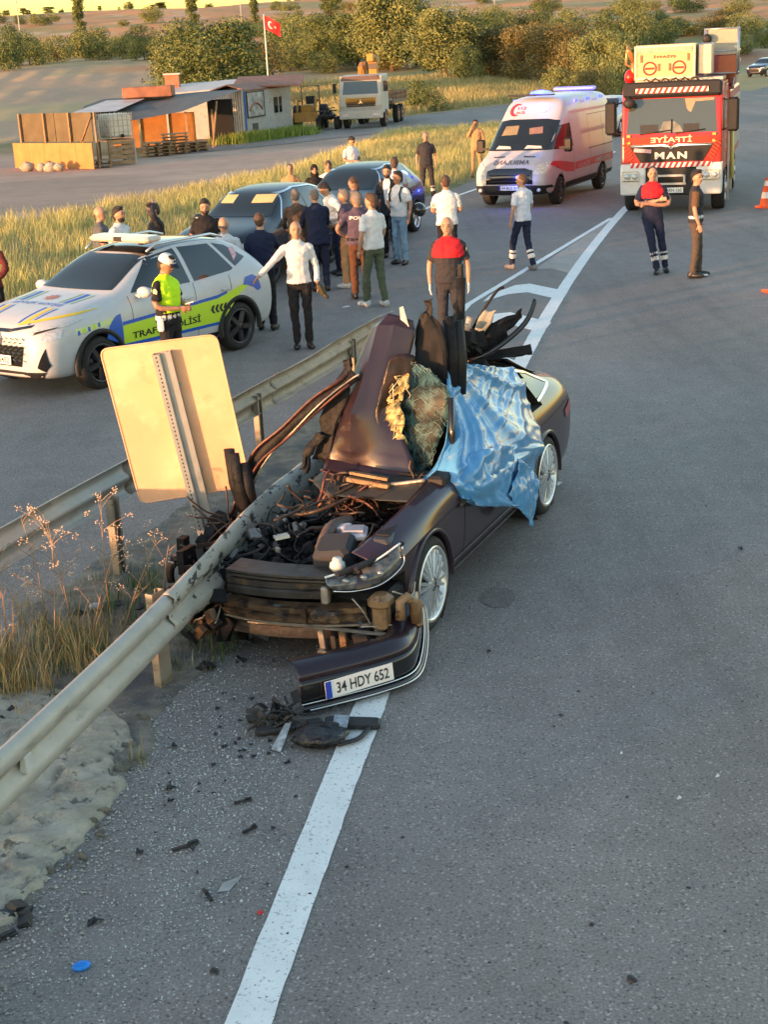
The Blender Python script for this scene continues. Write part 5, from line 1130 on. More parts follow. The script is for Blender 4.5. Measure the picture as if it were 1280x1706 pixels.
sheet('bonnet_fold', [[(.60, .31, 1.78), (.52, .40, 1.80), (.46, .46, 1.78)], [(.66, .26, 1.55), (.58, .38, 1.55), (.52, .44, 1.55)], [(.70, .24, 1.36), (.62, .30, 1.34), (.60, .36, 1.34)], [(.73, .29, 1.16), (.69, .34, 1.20), (.65, .36, 1.22)]], mat('fold_brown', (.030, .016, .012), .35, .2, var=.6, scale=6, bump=.5, bscale=12), t, .04, seed=9)  # dark brown sheet at the curled underside of the bonnet
strip3(t, 'bonnet_edge', [(.85, -.19, .955), (.92, .05, .925), (.92, .30, .895), (.82, .55, .895)], .009, mat('maroon_edge', (.10, .05, .055)))
b = MB(); b.box((1.02, .28, .94), (.06, .34, .035), rot=(R(-6), 0, 0), bev=.006); b.box((1.0, .28, .985), (.04, .30, .02), rot=(R(-6), 0, 0)); b.build('hinge_channel', ORANGEP, t)
for k in range(5): b = MB(); b.tube([(1.1-.05*k, -.12+.05*k, .72), (1.0-.03*k, -.06+.04*k, .84), (.94, -.04+.05*k, .95)], .013, 6); b.build('bent_bracket', mat('rust_orange', (.16, .075, .035), .5, .2, var=.4, scale=16), t)
# shattered windscreen: crazed sheet with white crack lines and yellowed torn laminate
gl = [[(.62, .50, .88), (.60, .55, .92), (.58, .60, .96)], [(.60, .42, 1.02), (.58, .52, 1.05), (.56, .64, 1.08)], [(.58, .36, 1.22), (.56, .50, 1.24), (.55, .72, 1.28)], [(.56, .34, 1.42), (.54, .52, 1.44), (.53, .76, 1.44)], [(.52, .40, 1.60), (.50, .56, 1.58), (.50, .72, 1.56)], [(.48, .44, 1.72), (.46, .50, 1.70), (.46, .56, 1.68)]]
gs = sheet('windscreen', gl, mat('crazed_glass', (.014, .034, .038), .3, .0, var=.5, scale=14, coat=.0, spec=.12, c2=(.030, .070, .075), thr=(.45, .62)), t, .014, seed=4, thick=.006, n=4, ndiv=4)
Pg = [v.co.copy() for v in gs.data.vertices]; ncol = 9; q = random.Random(8); b = MB()
nr = len(Pg)//ncol
for _ in range(130):
    i, j = q.randrange(nr), q.randrange(ncol); P_ = []
    for s_ in range(q.randint(2, 4)):
        P_.append(Pg[i*ncol+j]+Vector((.012, q.uniform(-.012, .012), q.uniform(-.012, .012)))); i = min(max(i+q.choice([-1, 0, 1, 1]), 0), nr-1); j = min(max(j+q.choice([-1, 0, 1]), 0), ncol-1)
    if len(P_) > 1: b.tube(P_, .0014, 3, False)
b.build('glass_crack', mat('crack_white', (.20, .33, .34), .5), gs)['kind'] = 'stuff'
LAMI = mat('yellowed_laminate', (.36, .29, .12), .45, var=.6, scale=26, bump=.8, bscale=50, thr=(.40, .6))
lm = sheet('torn_laminate', [[(.66, .44, .93), (.66, .50, .92)], [(.67, .36, 1.05), (.66, .46, 1.06)], [(.68, .30, 1.18), (.66, .44, 1.20)], [(.68, .27, 1.30), (.66, .44, 1.34)], [(.64, .30, 1.42), (.62, .42, 1.45)], [(.60, .34, 1.54), (.58, .44, 1.55)], [(.56, .40, 1.66), (.55, .43, 1.66)]], LAMI, t, .11, seed=12, sc=5)
q = random.Random(4)
for k in range(7):
    z = q.uniform(.95, 1.65); y = .34+.1*abs(z-1.3)+q.uniform(-.04, .12); b = MB(); p = Vector((.68, y, z)); b.tube([p, p+Vector((.0, q.uniform(-.06, .08), q.uniform(-.12, .12))), p+Vector((.01, q.uniform(-.08, .14), q.uniform(-.2, .2)))], .004, 4); b.build('glass_splinter', mat('splinter_pale', (.48, .44, .28), .3, var=.3), lm)
b = MB(); b.add([(.40, .33, 2.12), (.40, .36, 2.13), (.40, .40, 1.98), (.40, .42, 1.88), (.41, .38, 1.84), (.40, .34, 1.95)], [(0, 1, 2, 3, 4, 5)]); b.build('glass_sliver', mat('sliver_pale', (.45, .52, .46), .2, var=.5, scale=40), t)
# torn roof skin and pillars standing up
sheet('roof_skin', [[(.40, .44, 1.72), (.34, .58, 1.48), (.32, .67, 1.46)], [(.34, .42, 1.84), (.32, .56, 1.82), (.30, .66, 1.80)], [(.32, .42, 1.95), (.30, .53, 2.0), (.28, .62, 1.96)], [(.30, .46, 2.06), (.29, .50, 2.08), (.28, .54, 2.05)]], mat('roof_black', (.008, .009, .012), .6, .0, var=.1, spec=.2), t, .02, seed=21, hard=True)
sheet('roof_shard', [[(.29, .47, 2.02), (.29, .54, 2.02)], [(.29, .50, 2.10), (.29, .545, 2.11)], [(.29, .485, 2.16), (.29, .55, 2.17)]], TORN, t, .03, seed=22)
for (y, x, z0, z1, r_, m) in ((.66, .22, 1.40, 2.02, .034, TORN), (.71, .16, 1.42, 1.98, .026, BLACKPL), (.63, .24, 1.45, 2.0, .018, GLOSSBLACK)): b = MB(); b.tube([(x, y, z0), (x-.02, y+.01, (z0+z1)/2), (x-.05, y-.02, z1)], r_, 8, flat=(1, 1.7)); b.build('pillar', m, t)
b = MB(); b.tube([(-.10, .60, 1.45), (-.10, .62, 1.9), (-.10, .64, 2.27)], .030, 8, flat=(1, 1.3)); b.box((-.10, .64, 2.31), (.05, .03, .12)); b.build('centre_pillar', TORN, t)
b = MB(); b.tube([(.62, .80, 1.0), (.58, .78, 1.25), (.52, .76, 1.48)], .026, 8, flat=(1, 1.5)); b.build('windscreen_pillar', GLOSSBLACK, t)
# seat, door trim and ragged panels behind
sheet('door_shell', [[(-.65, .40, 1.42), (-.72, .55, 1.50), (-.80, .62, 1.56)], [(-.66, .46, 1.58), (-.74, .60, 1.66), (-.84, .78, 1.74)], [(-.70, .50, 1.70), (-.78, .66, 1.80), (-.88, .88, 1.90)]], TORN, t, .10, seed=31, thick=.03)
sheet('door_lining', [[(-.60, .47, 1.62), (-.66, .56, 1.66)], [(-.66, .54, 1.78), (-.70, .66, 1.80)], [(-.72, .60, 1.90), (-.76, .70, 1.90)]], mat('beige_lining', (.30, .28, .22), .7, var=.3, scale=9), t, .05, seed=32, thick=.03)
for P_, r_, m in (([(-.7, .5, 1.75), (-.74, .6, 1.92), (-.78, .70, 2.06), (-.8, .75, 2.08)], .012, TORN), ([(-.6, .48, 1.50), (-.7, .70, 1.60), (-.85, .90, 1.78), (-.95, .96, 1.96)], .022, GLOSSBLACK), ([(-.55, .42, 1.60), (-.6, .48, 1.72), (-.66, .50, 1.86)], .03, BARE), ([(-.5, .40, 1.50), (-.6, .44, 1.66), (-.64, .42, 1.80)], .02, BLACKPL)): strip3(t, 'torn_trim', P_, r_, m, 8)
sheet('torn_roof_rail', [[(-.75, .45, 1.44), (-.80, .45, 1.49)], [(-.85, .68, 1.49), (-.90, .68, 1.55)], [(-1.0, .92, 1.50), (-1.02, .90, 1.58)]], TORN, t, .04, seed=41, thick=.03)
junk('mangled_interior', TORN, 40, (-.7, .1, .35, .62, 1.35, 1.8), (.03, .14), 51)
junk('mangled_glints', mat('glint_grey', (.35, .38, .38), .3, .3, var=.5), 14, (-.6, -.2, .40, .56, 1.55, 1.85), (.015, .06), 52)
junk('mangled_low', TORN, 70, (-.9, .45, -.05, .65, .75, 1.25), (.06, .28), 53)
sheet('crushed_roof', [[(-1.4, -.75, 1.0), (-1.4, 0, 1.3), (-1.4, .60, 1.38)], [(-1.0, -.7, 1.0), (-.9, 0, 1.4), (-.95, .55, 1.45)], [(-.5, -.55, 1.2), (-.4, .0, 1.5), (-.45, .50, 1.60)]], MAROON2, t, .18, seed=54, thick=.01)
sheet('rear_screen', [[(-1.42, -.55, 1.35), (-1.42, .55, 1.36)], [(-1.75, -.60, 1.20), (-1.75, .62, 1.20)], [(-1.98, -.64, 1.12), (-1.98, .66, 1.12)]], GLASS, t)
# ------------------------------------------------------------ blue film draped over the door
rows = [
 [(.22, .62, 1.68), (-.18, .62, 1.58), (-.60, .62, 1.48), (-.99, .64, 1.38), (-1.23, .66, 1.33)],
 [(.40, .68, 1.48), (.08, .72, 1.38), (-.28, .76, 1.28), (-.70, .80, 1.19), (-1.09, .82, 1.10)],
 [(.58, .72, 1.24), (.40, .82, 1.19), (.08, .90, 1.10), (-.39, .95, .98), (-.93, .975, .85)],
 [(.76, .70, 1.05), (.77, .86, 1.05), (.50, .97, .96), (-.02, 1.00, .81), (-.73, 1.00, .69)],
 [(.92, .58, .90), (.87, .84, .86), (.67, .98, .75), (.05, 1.02, .56), (-.58, 1.03, .45)],
 [(.98, .58, .905), (.88, .90, .84), (.66, .99, .70), (-.02, 1.03, .48), (-.42, 1.04, .24)]]
n = 16; G1 = [crom(r_, n) for r_ in rows]; C2 = [crom(c, n) for c in zip(*G1)]
P = [[Vector(C2[j][i]) for j in range(len(C2))] for i in range(len(C2[0]))]
q = random.Random(77)
creases = [(q.random(), q.random(), q.uniform(-1.2, 1.2), q.uniform(.02, .05), q.uniform(.008, .028)) for _ in range(22)]
for i in range(len(P)):
    for j in range(len(P[0])):
        u, v = j/(len(P[0])-1), i/(len(P)-1); d = 0
        th_ = math.atan2(v+.05, u+.05)
        rr_ = math.hypot(u, v); fo_ = th_*9+float(fbm(np.array(u*1.5), np.array(v*1.5), 2, 5))*3.2; d += (.060*(1-abs(math.sin(fo_)))**1.6+.020*(1-abs(math.sin(fo_*2.7+1)))**2)*min(1, rr_*2.2)*(1-.4*max(0, v-.6)/.4)+.05*math.exp(-((v-.66-.10*math.sin(u*5))/.05)**2)*(u > .12)
        d += .012*(.5-abs(float(fbm(np.array(u*3.2+v*3.5), np.array(v*2.2-u*2.2), 4, 91))-.5)*4)+.006*(.5-abs(float(fbm(np.array(u*11), np.array(v*9), 3, 95))-.5)*4)
        for (cu, cv, a, w, h) in creases:
            s_ = (u-cu)*math.cos(a*1.0+.9)+(v-cv)*math.sin(a+.9); e = (u-cu)*-math.sin(a+.9)+(v-cv)*math.cos(a+.9)
            d += h*math.exp(-(s_/w*2.2)**2)*math.exp(-(e*3.0)**2)
        p = P[i][j]; p += Vector((.25, .85, .35))*d
        if i == len(P)-1: p.z += .05*(float(fbm(np.array(j*.5), np.array(1.), 3, 15))-.5)
        if i > len(P)*.78: p.x += .05*(float(fbm(np.array(j*.33), np.array(i*.1), 3, 17))-.5)
b = MB(); b.grid(P, True)
FILM = mat('blue_film', (.12, .40, .74), .24, var=.12, scale=4, spec=.5, trans=.30, coat=.5)
wear(FILM, (.36, .58, .80), 9, .55, .72, stretch=(1, 1, .3))
film = b.build('plastic_sheet', FILM, None); film.location = WR.location; film.rotation_euler = WR.rotation_euler
tag(film, 'crumpled translucent blue plastic sheet draped over the side of the wrecked maroon car', 'plastic sheet')
s = film.modifiers.new('thickness', 'SOLIDIFY'); s.thickness = .003
for rws, sd_ in (([[(1.02, .60, .90), (.80, .95, .83), (.45, 1.0, .68), (.15, 1.03, .60)], [(.80, .74, 1.0), (.72, .98, .95), (.40, 1.04, .86), (.0, 1.05, .80)], [(.62, .82, 1.06), (.45, .99, 1.08), (.1, 1.02, 1.02), (-.20, 1.0, .92)]], 3), ([[(.10, 1.04, .62), (-.10, 1.06, .42), (-.40, 1.07, .20)], [(-.05, 1.05, .74), (-.28, 1.07, .58), (-.52, 1.06, .38)], [(-.15, 1.03, .84), (-.45, 1.05, .68), (-.62, 1.04, .52)]], 4)):
    n_ = 14; G1 = [crom(r_, n_) for r_ in rws]; C2 = [crom(c, n_) for c in zip(*G1)]; Pf = [[Vector(C2[j][i]) for j in range(len(C2))] for i in range(len(C2[0]))]
    for i in range(len(Pf)):
        for j in range(len(Pf[0])):
            Pf[i][j] += Vector((.2, .9, .3))*(.09*(float(fbm(np.array(i*.12+sd_), np.array(j*.16), 4, 60+sd_))-.45)+.02*abs(math.sin(j*.5+i*.35)))
    b = MB(); b.grid(Pf, True); fo = b.build('film_fold', FILM, film); s = fo.modifiers.new('thickness', 'SOLIDIFY'); s.thickness = .003
# ------------------------------------------------------------ bumper skin torn off, lying in front
t = empty('torn_bumper', (0, 8.7, 0), 0, 'torn-off maroon front bumper with number plate lying before the wrecked car', 'bumper')
BP = crom([(-.60, 8.27-8.7), (-.38, 8.37-8.7), (-.12, 8.50-8.7), (.06, 8.63-8.7), (.125, 8.80-8.7), (.165, 9.06-8.7), (.165, 9.38-8.7), (.10, 9.72-8.7)], 8)
def bump_strip(name, prof, m, i0=0, i1=None, wob=0):
    rows = []; L_ = len(BP)
    for i in range(i0, i1 or L_):
        p = BP[i]; d = BP[min(i+1, L_-1)]-BP[max(i-1, 0)]; d = d/np.hypot(*d); o_ = (d[1], -d[0]); lift = .32*max(0, (i-L_*.55)/(L_*.45))**1.2; sq = 1-.35*max(0, (i-L_*.7)/(L_*.3))
        rows.append([Vector((p[0]+o_[0]*a, p[1]+o_[1]*a, lift+z*sq)) for a, z in prof])
    b = MB(); b.grid(rows, True); o = b.build(name, m, t); s = o.modifiers.new('thickness', 'SOLIDIFY'); s.thickness = .006; s.offset = 0; return o
bump_strip('bumper_skin', [(-.14, .315), (-.08, .325), (-.02, .315), (.03, .275), (.045, .235)], MAROON2)
bump_strip('grille_panel', [(.045, .235), (.05, .20), (.045, .11), (.05, .085)], GLOSSBLACK)
bump_strip('lower_skin', [(.055, .075), (.085, .06), (.06, .03), (.03, .005)], mat('navy_black', (.012, .012, .018), .25, coat=.5), 0)
for (a, z, r_, i0) in ((.062, .085, .006, 0), (.088, .050, .006, 2)):
    P_ = []; L_ = len(BP)
    for i in range(i0, L_):
        p = BP[i]; d = BP[min(i+1, L_-1)]-BP[max(i-1, 0)]; d = d/np.hypot(*d); lift = .32*max(0, (i-L_*.55)/(L_*.45))**1.2; sq = 1-.35*max(0, (i-L_*.7)/(L_*.3))
        P_.append((p[0]+d[1]*a, p[1]-d[0]*a, z*sq+lift))
    b = MB(); b.tube(P_, r_, 6); b.build('chrome_strip', CHROME, t)
pd = Vector((.06-(-.38), 8.63-8.37, 0)).normalized(); pc = Vector((-.245, 8.440-8.7, .155))+Vector((pd.y, -pd.x, 0))*.068
plate(t, plane_M(pc, pd, (pd.y*-.12, pd.x*.12, 1)), '34 HDY 652', .50, .115, tw=.385)
b = MB(); q = random.Random(9)
for _ in range(44): b.box((-.72+q.uniform(-.18, .14), 8.12-8.7+q.uniform(-.13, .16), q.uniform(.02, .14)), (q.uniform(.02, .12), q.uniform(.01, .06), q.uniform(.004, .014)), rot=(q.uniform(-1, 1), q.uniform(-.6, .6), q.random()*3))
for _ in range(8): b.tube([(-.85+q.uniform(-.1, .2), 8.1-8.7+q.uniform(-.12, .12), .03), (-.75, -.55+q.uniform(-.1, .1), q.uniform(.05, .16)), (-.62+q.uniform(-.05, .08), -.5+q.uniform(-.1, .1), .04)], .008, 5)
o = b.build('shredded_end', mat('dusty_black', (.03, .03, .03), .8, var=.5, scale=14), t); o['kind'] = 'stuff'
# ------------------------------------------------------------ people
SKIN = mat('skin', (.42, .235, .155), .5, var=.08, scale=12); SKIN2 = mat('skin_tan', (.33, .175, .11), .5, var=.08, scale=12)
HAIRD = mat('hair_dark', (.018, .013, .010), .65, var=.4, scale=60, bump=.5, bscale=120); HAIRG = mat('hair_grey', (.16, .14, .13), .7, var=.4, scale=60, bump=.5, bscale=120); HAIRB = mat('hair_brown', (.07, .04, .025), .65, var=.4, scale=60, bump=.5, bscale=120)
EYE = mat('eye_dark', (.03, .02, .018), .3, var=0); LIP = mat('lip', (.30, .11, .09), .5, var=0)
def cloth(name, c, var=.10): return mat(name, c, .85, var=var, scale=9, bump=.5, bscale=16, spec=.25)
C_WHITE = cloth('cloth_white', (.66, .65, .66)); C_BLACK = cloth('cloth_black', (.016, .016, .019)); C_NAVY = cloth('cloth_navy', (.014, .020, .050)); C_GREY = cloth('cloth_grey', (.10, .105, .12))
C_OLIVE = cloth('cloth_olive', (.085, .10, .065)); C_JEAN = cloth('denim', (.20, .31, .43), .2); C_BROWN = cloth('cloth_brown', (.11, .065, .04)); C_TAN = cloth('cloth_tan', (.42, .24, .12)); C_RED = cloth('cloth_red', (.60, .02, .03)); C_DKG = cloth('cloth_charcoal', (.035, .035, .042))
C_PURPLE = cloth('cloth_police', (.085, .065, .10)); C_LBLUE = cloth('cloth_pale_blue', (.42, .50, .66)); C_SUITB = cloth('suit_brown', (.085, .060, .045)); C_WINE = cloth('cloth_wine', (.12, .025, .025)); C_HIVIS = cloth('cloth_hivis', (.50, .85, .02), .05); C_TRB = cloth('trousers_brown', (.10, .045, .025))
SHOE = mat('shoe_black', (.015, .015, .016), .4); SHOEW = mat('shoe_white', (.5, .5, .5), .5, var=.35, scale=30); GLOVE = mat('glove_white', (.62, .62, .60), .6); REFL = mat('reflective_white', (.75, .70, .66))
ARMS = {   # elbow, hand for the right (y<0) arm; left mirrored
 'hang': ((-.02, -.245, 1.14), (.05, -.25, .90)),
 'front': ((.02, -.24, 1.16), (.24, -.08, 1.12)),
 'hips': ((-.10, -.36, 1.18), (.03, -.19, 1.04)),
 'back': ((-.10, -.25, 1.17), (-.17, -.04, 1.00)),
 'head': ((.16, -.30, 1.58), (.05, -.09, 1.74)),
 'face': ((.12, -.25, 1.25), (.16, -.09, 1.55)),
 'reach': ((.10, -.38, 1.21), (.18, -.56, 1.06)),
 'lean': ((.20, -.22, 1.20), (.42, -.16, 1.12)),
 'crossR': ((.06, -.26, 1.15), (.19, .10, 1.22)), 'crossL': ((.06, -.26, 1.14), (.20, .12, 1.17)),
 'swing': ((.05, -.25, 1.15), (.18, -.24, .94)), 'swingb': ((-.12, -.25, 1.16), (-.12, -.27, .92)),
}
def lt(b, pts, n=14): 
    """loft of ellipses: (x,y,z,rx,ry)"""
    rows = []
    for (x, y, z, rx, ry) in [tuple(q) for q in crom(pts, 3)]:
        rows.append([Vector((x+rx*math.cos(2*math.pi*k/n), y+ry*math.sin(2*math.pi*k/n), z)) for k in range(n)])
    o = len(b.V); b.grid(rows, True, True); m = len(rows); b.add([], []); b.F += [tuple(o+i for i in reversed(range(n))), tuple(o+(m-1)*n+i for i in range(n))]; b.S += [True, True]
HEAD_CACHE = {}
def person(label, x, y, yaw, h=1.76, top=C_WHITE, bottom=C_BLACK, sleeve='short', arms=('hang', 'hang'), skin=SKIN, hair=HAIRD, hairstyle='short', beard=False, shoe=SHOE, lean=0.0, feet=((.02, .10), (-.02, -.10)), headyaw=0.0, headpitch=0.0, bulk=1.0, shoulder=None, jacket=None, gloves=False, res=.013, group=None, long=False, cuff=None, z=0.0, belt=None, top_hem=.92, kneef=(0, 0), legs_x=None):
    t = empty('person', (x, y, z), yaw, label, 'person', group)
    S = h/1.75; parts = {}
    def B(m): return parts.setdefault(m.name, (MB(), m))[0]
    w = bulk
    # hips and legs
    b = B(bottom); lt(b, [(0, 0, .82, .09*w, .13*w), (0, 0, .90, .112*w, .160*w), (0, 0, .98, .108*w, .152*w), (0, 0, 1.03, .09*w, .132*w)])
    for (fx, fy), s, kf in zip(feet, (1, -1), kneef):
        hip = Vector((0, s*.085, .92)); ank = Vector((fx, fy, .10)); kn = (hip+ank)/2+Vector((.03+kf, s*.005, .01))
        P = [tuple(v) for v in crom([tuple(hip), tuple(kn), tuple(ank)], 4)]; rr = [(.092-.028*min(1, i/4)-(.010*max(0, i-4)/4))*(.5+.5*w) for i in range(len(P))]
        if sleeve is not None: b.tube(P, rr, 12)
        q = B(skin); q.tube([tuple(ank), (fx, fy, .07)], .035, 8)
        dx, dy = math.cos(s*.18), math.sin(s*.18); q = B(shoe)
        q.ell((fx+.06*dx, fy+.06*dy, .045), (.145, .052, .048), rot=(0, 0, s*.18), n=14, m=8); q.ell((fx-.02*dx, fy, .055), (.07, .045, .065), n=12, m=7)
        if cuff: q = B(cuff); q.tube([tuple(ank+(kn-ank)*.30), tuple(ank+(kn-ank)*.46)], .067, 12); q.tube([tuple(ank+(kn-ank)*.56), tuple(ank+(kn-ank)*.62)], .070, 12)
    # upper body: built upright, then leaned about the hips
    up0 = {}
    def U(m): return up0.setdefault(m.name, (MB(), m))[0]
    tb = U(top); z0 = .80 if long else top_hem
    lt(tb, [(0, 0, z0, .128*w, .176*w), (0, 0, 1.02, .124*w, .166*w), (.005, 0, 1.16, .118*w, .155*w), (.01, 0, 1.30, .125*w, .178*w), (0, 0, 1.40, .108*w, .176), (-.003, 0, 1.445, .086, .140), (-.005, 0, 1.475, .070, .095), (-.005, 0, 1.505, .058, .062)])
    if shoulder: lt(U(shoulder), [(.012, 0, 1.25, .134*w, .186*w), (.006, 0, 1.33, .134*w, .194*w), (.002, 0, 1.40, .118*w, .200), (-.003, 0, 1.45, .094, .158), (-.005, 0, 1.48, .076, .105), (-.005, 0, 1.508, .062, .066)])
    if belt: lt(U(belt), [(0, 0, .985, .126*w, .172*w), (0, 0, 1.03, .124*w, .168*w)])
    hands = []
    for s, a in ((1, arms[0]), (-1, arms[1])):
        e, hd = ARMS[a] if isinstance(a, str) else a
        e = Vector((e[0], e[1]*-s, e[2])); hd = Vector((hd[0], hd[1]*-s, hd[2])); sh = Vector((0, s*(.150+.018*w), 1.395))
        sk = U(skin); sk.tube([tuple(v) for v in crom([tuple(sh), tuple(e), tuple(hd)], 4)], [.044, .044, .043, .041, .039, .037, .033, .028, .025], 10)
        sl = U(shoulder if (shoulder and sleeve == 'short' and False) else top)
        if sleeve == 'short': P = crom([tuple(sh), tuple(sh.lerp(e, .75))], 4); sl.tube([tuple(v) for v in P], [.062, .060, .058, .058, .060], 12)
        elif sleeve == 'long': P = crom([tuple(sh), tuple(e), tuple(e.lerp(hd, .92))], 4); sl.tube([tuple(v) for v in P], [.062, .058, .055, .052, .050, .048, .044, .040, .038], 12)
        sl.ell(tuple(sh+Vector((0, -s*.015, .0))), (.060, .060, .056), n=12, m=8)
        # hand: palm, four fingers, thumb
        hm = U(GLOVE if gloves else skin); d = (hd-e).normalized(); side = Vector((0, -s, 0)) if abs(d.y) < .8 else Vector((1, 0, 0)); u = (side-d*side.dot(d)).normalized(); v = d.cross(u)
        palm = hd+d*.045; Mx = Matrix((u, v, d)).transposed().to_4x4()
        pb = MB(); pb.ell((0, 0, 0), (.018, .040, .050), n=10, m=7); hm.add([Mx @ q+palm for q in pb.V], pb.F, True)
        for k, ln in enumerate((.062, .072, .068, .052)):
            r0 = palm+v*(-.030+.020*k)+d*.035; hm.tube([r0, r0+d*ln*.5+u*.006, r0+d*ln*.9+u*.022], [.0100, .0095, .008], 6)
        tv = v*(-1); r0 = palm+tv*.030-d*.01; hm.tube([r0, r0+tv*.028+d*.028+u*.008, r0+tv*.034+d*.055+u*.016], [.0120, .0110, .009], 6)
        hands.append(hd+d*.09)
    # neck and head
    nk = U(skin); nk.tube([(-.005, 0, 1.44), (.0, 0, 1.50), (.012, 0, 1.57)], [.062, .054, .052], 12)
    Mh = Matrix.Translation((.012, 0, 1.555)) @ Matrix.Rotation(headyaw, 4, 'Z') @ Matrix.Rotation(headpitch, 4, 'Y')
    hb = MB(); hb.ell((.002, 0, .088), (.099, .079, .108), n=20, m=14); hb.ell((.030, 0, .022), (.062, .056, .052), n=16, m=10); hb.ell((.055, 0, -.010), (.028, .030, .026), n=12, m=8)
    hb.ell((.098, 0, .055), (.020, .012, .014), n=8, m=6); hb.tube([(.092, 0, .095), (.108, 0, .058)], [.008, .012], 6); hb.ell((.078, 0, .105), (.020, .05, .012), n=10, m=6)
    for s in (1, -1): hb.ell((.0, s*.076, .062), (.018, .008, .030), n=8, m=6)
    nk.add([Mh @ v for v in hb.V], hb.F, True)
    L = Matrix.Rotation(lean, 4, 'Y'); piv = Vector((0, 0, .95))
    for nm, (b2, m) in up0.items():
        q = parts.setdefault(nm, (MB(), m))[0]; q.add([L @ (v-piv)+piv for v in b2.V], b2.F, True)
    tr = lambda v: (L @ (Vector(v)-piv)+piv)*S
    # one continuous skin over everything, then colour each face by the nearest garment
    allb = MB(); names = list(parts); bv_ = []; mats_ = []
    for nm in names:
        b2, m = parts[nm]; allb.add([v*S for v in b2.V], b2.F, True); mats_.append(m)
        bv_.append(BVHTree.FromPolygons([v*S for v in b2.V], b2.F))
    o = allb.build('tmp_person', mats_[0]); md = o.modifiers.new('r', 'REMESH'); md.mode = 'VOXEL'; md.voxel_size = res; md.adaptivity = 0
    sm = o.modifiers.new('s', 'SMOOTH'); sm.factor = .5; sm.iterations = 2
    me = evaluated(o, 'body'); bpy.data.objects.remove(o)
    me.materials.clear(); [me.materials.append(m) for m in mats_]
    nv = len(me.vertices); co = np.empty(nv*3); me.vertices.foreach_get('co', co); co = co.reshape(-1, 3)
    best = np.full(nv, 9.0); bi = np.zeros(nv, int)
    for k, bb in enumerate(bv_):
        for i in range(nv):
            r_ = bb.find_nearest(co[i], .05)
            if r_[3] is not None and r_[3] < best[i]-1e-5: best[i] = r_[3]; bi[i] = k
    # cloth folds
    nr = np.empty(nv*3); me.vertices.foreach_get('normal', nr) if hasattr(me.vertices[0], 'normal') else None; nr = nr.reshape(-1, 3)
    isc = np.array([m.name.startswith(('cloth', 'denim', 'suit', 'trousers')) for m in mats_])[bi]
    f = (fbm(co[:, 0]*11+co[:, 2]*16+x*3, co[:, 1]*11-co[:, 2]*9, 3, 19)-.5)*.030+(np.sin(co[:, 2]*55+co[:, 1]*30+x*9)*.0016)
    co += nr*(f*isc)[:, None]; me.vertices.foreach_set('co', co.ravel())
    fi = np.empty(len(me.loops), np.int32); me.loops.foreach_get('vertex_index', fi); ls = np.empty(len(me.polygons), np.int32); me.polygons.foreach_get('loop_start', ls)
    me.polygons.foreach_set('material_index', bi[fi[ls]].astype(np.int32)); me.polygons.foreach_set('use_smooth', np.ones(len(me.polygons), bool)); me.update()
    body = link('body', me, t)
    HM = Matrix.Scale(S, 4) @ Matrix.Translation(piv) @ L @ Matrix.Translation(-piv) @ Mh
    def hp(name, m, f_, parent=None):
        q = MB(); f_(q); me_ = q.mesh(name, m); me_.transform(HM); return link(name, me_, parent or t)
    for s in (1, -1):
        hp('eye', EYE, lambda q: q.ell((.091, s*.030, .084), (.011, .014, .008), n=10, m=6)); hp('eyebrow', hair if hairstyle != 'bald' else HAIRB, lambda q: q.ell((.098, s*.031, .106), (.010, .020, .006), n=8, m=5))
    hp('mouth', LIP, lambda q: q.ell((.091, 0, .020), (.009, .022, .006), n=8, m=5))
    q1 = random.Random(int(x*100+y*10))
    if hairstyle == 'short':
        def hf(q):
            q.ell((-.010, 0, .098), (.106, .088, .114), rot=(0, -.58, 0), n=22, m=12, zmin=-.05, disp=lambda i, k: (.0 if i > 10 else (q1.random()-.5)*.05)); q.ell((-.050, 0, .055), (.062, .072, .082), n=18, m=9); 
            q.ell((.035, 0, .186), (.055, .058, .026), n=14, m=7)
        hp('hair', hair, hf)
    elif hairstyle == 'crop': hp('hair', hair, lambda q: (q.ell((-.010, 0, .094), (.102, .083, .110), rot=(0, -.42, 0), n=22, m=12, zmin=0), q.ell((-.042, 0, .062), (.060, .068, .072), n=18, m=9)))
    elif hairstyle == 'bald': hp('hair', hair, lambda q: [q.ell((-.052, 0, .055), (.050, .0665, .036), n=18, m=9)])
    elif hairstyle == 'long': hp('hair', hair, lambda q: (q.ell((-.012, 0, .095), (.108, .090, .118), n=22, m=12, zmin=-.2), q.ell((-.055, 0, .0), (.065, .095, .14), n=18, m=10)))
    if beard: hp('beard', hair, lambda q: (q.ell((.036, 0, .006), (.062, .061, .050), n=18, m=10), q.ell((.060, 0, -.018), (.032, .034, .028), n=12, m=8), q.ell((.092, 0, .031), (.009, .024, .005), n=8, m=5)))
    return t, tr, HM, hands, S
def bodypart(t, name, m, f, parent=None): q = MB(); f(q); return q.build(name, m, parent or t)
def shirt_front(t, tr, m=C_WHITE, tie=None):
    q = MB(); P = [[(.138, -.035, 1.03), (.14, .035, 1.03)], [(.150, -.05, 1.2), (.150, .05, 1.2)], [(.142, -.062, 1.34), (.142, .062, 1.34)], [(.10, -.07, 1.44), (.10, .07, 1.44)], [(.066, -.045, 1.50), (.066, .045, 1.50)]]
    q.grid([[tr(a) for a in r_] for r_ in P], True); q.build('shirt_front', m, t)
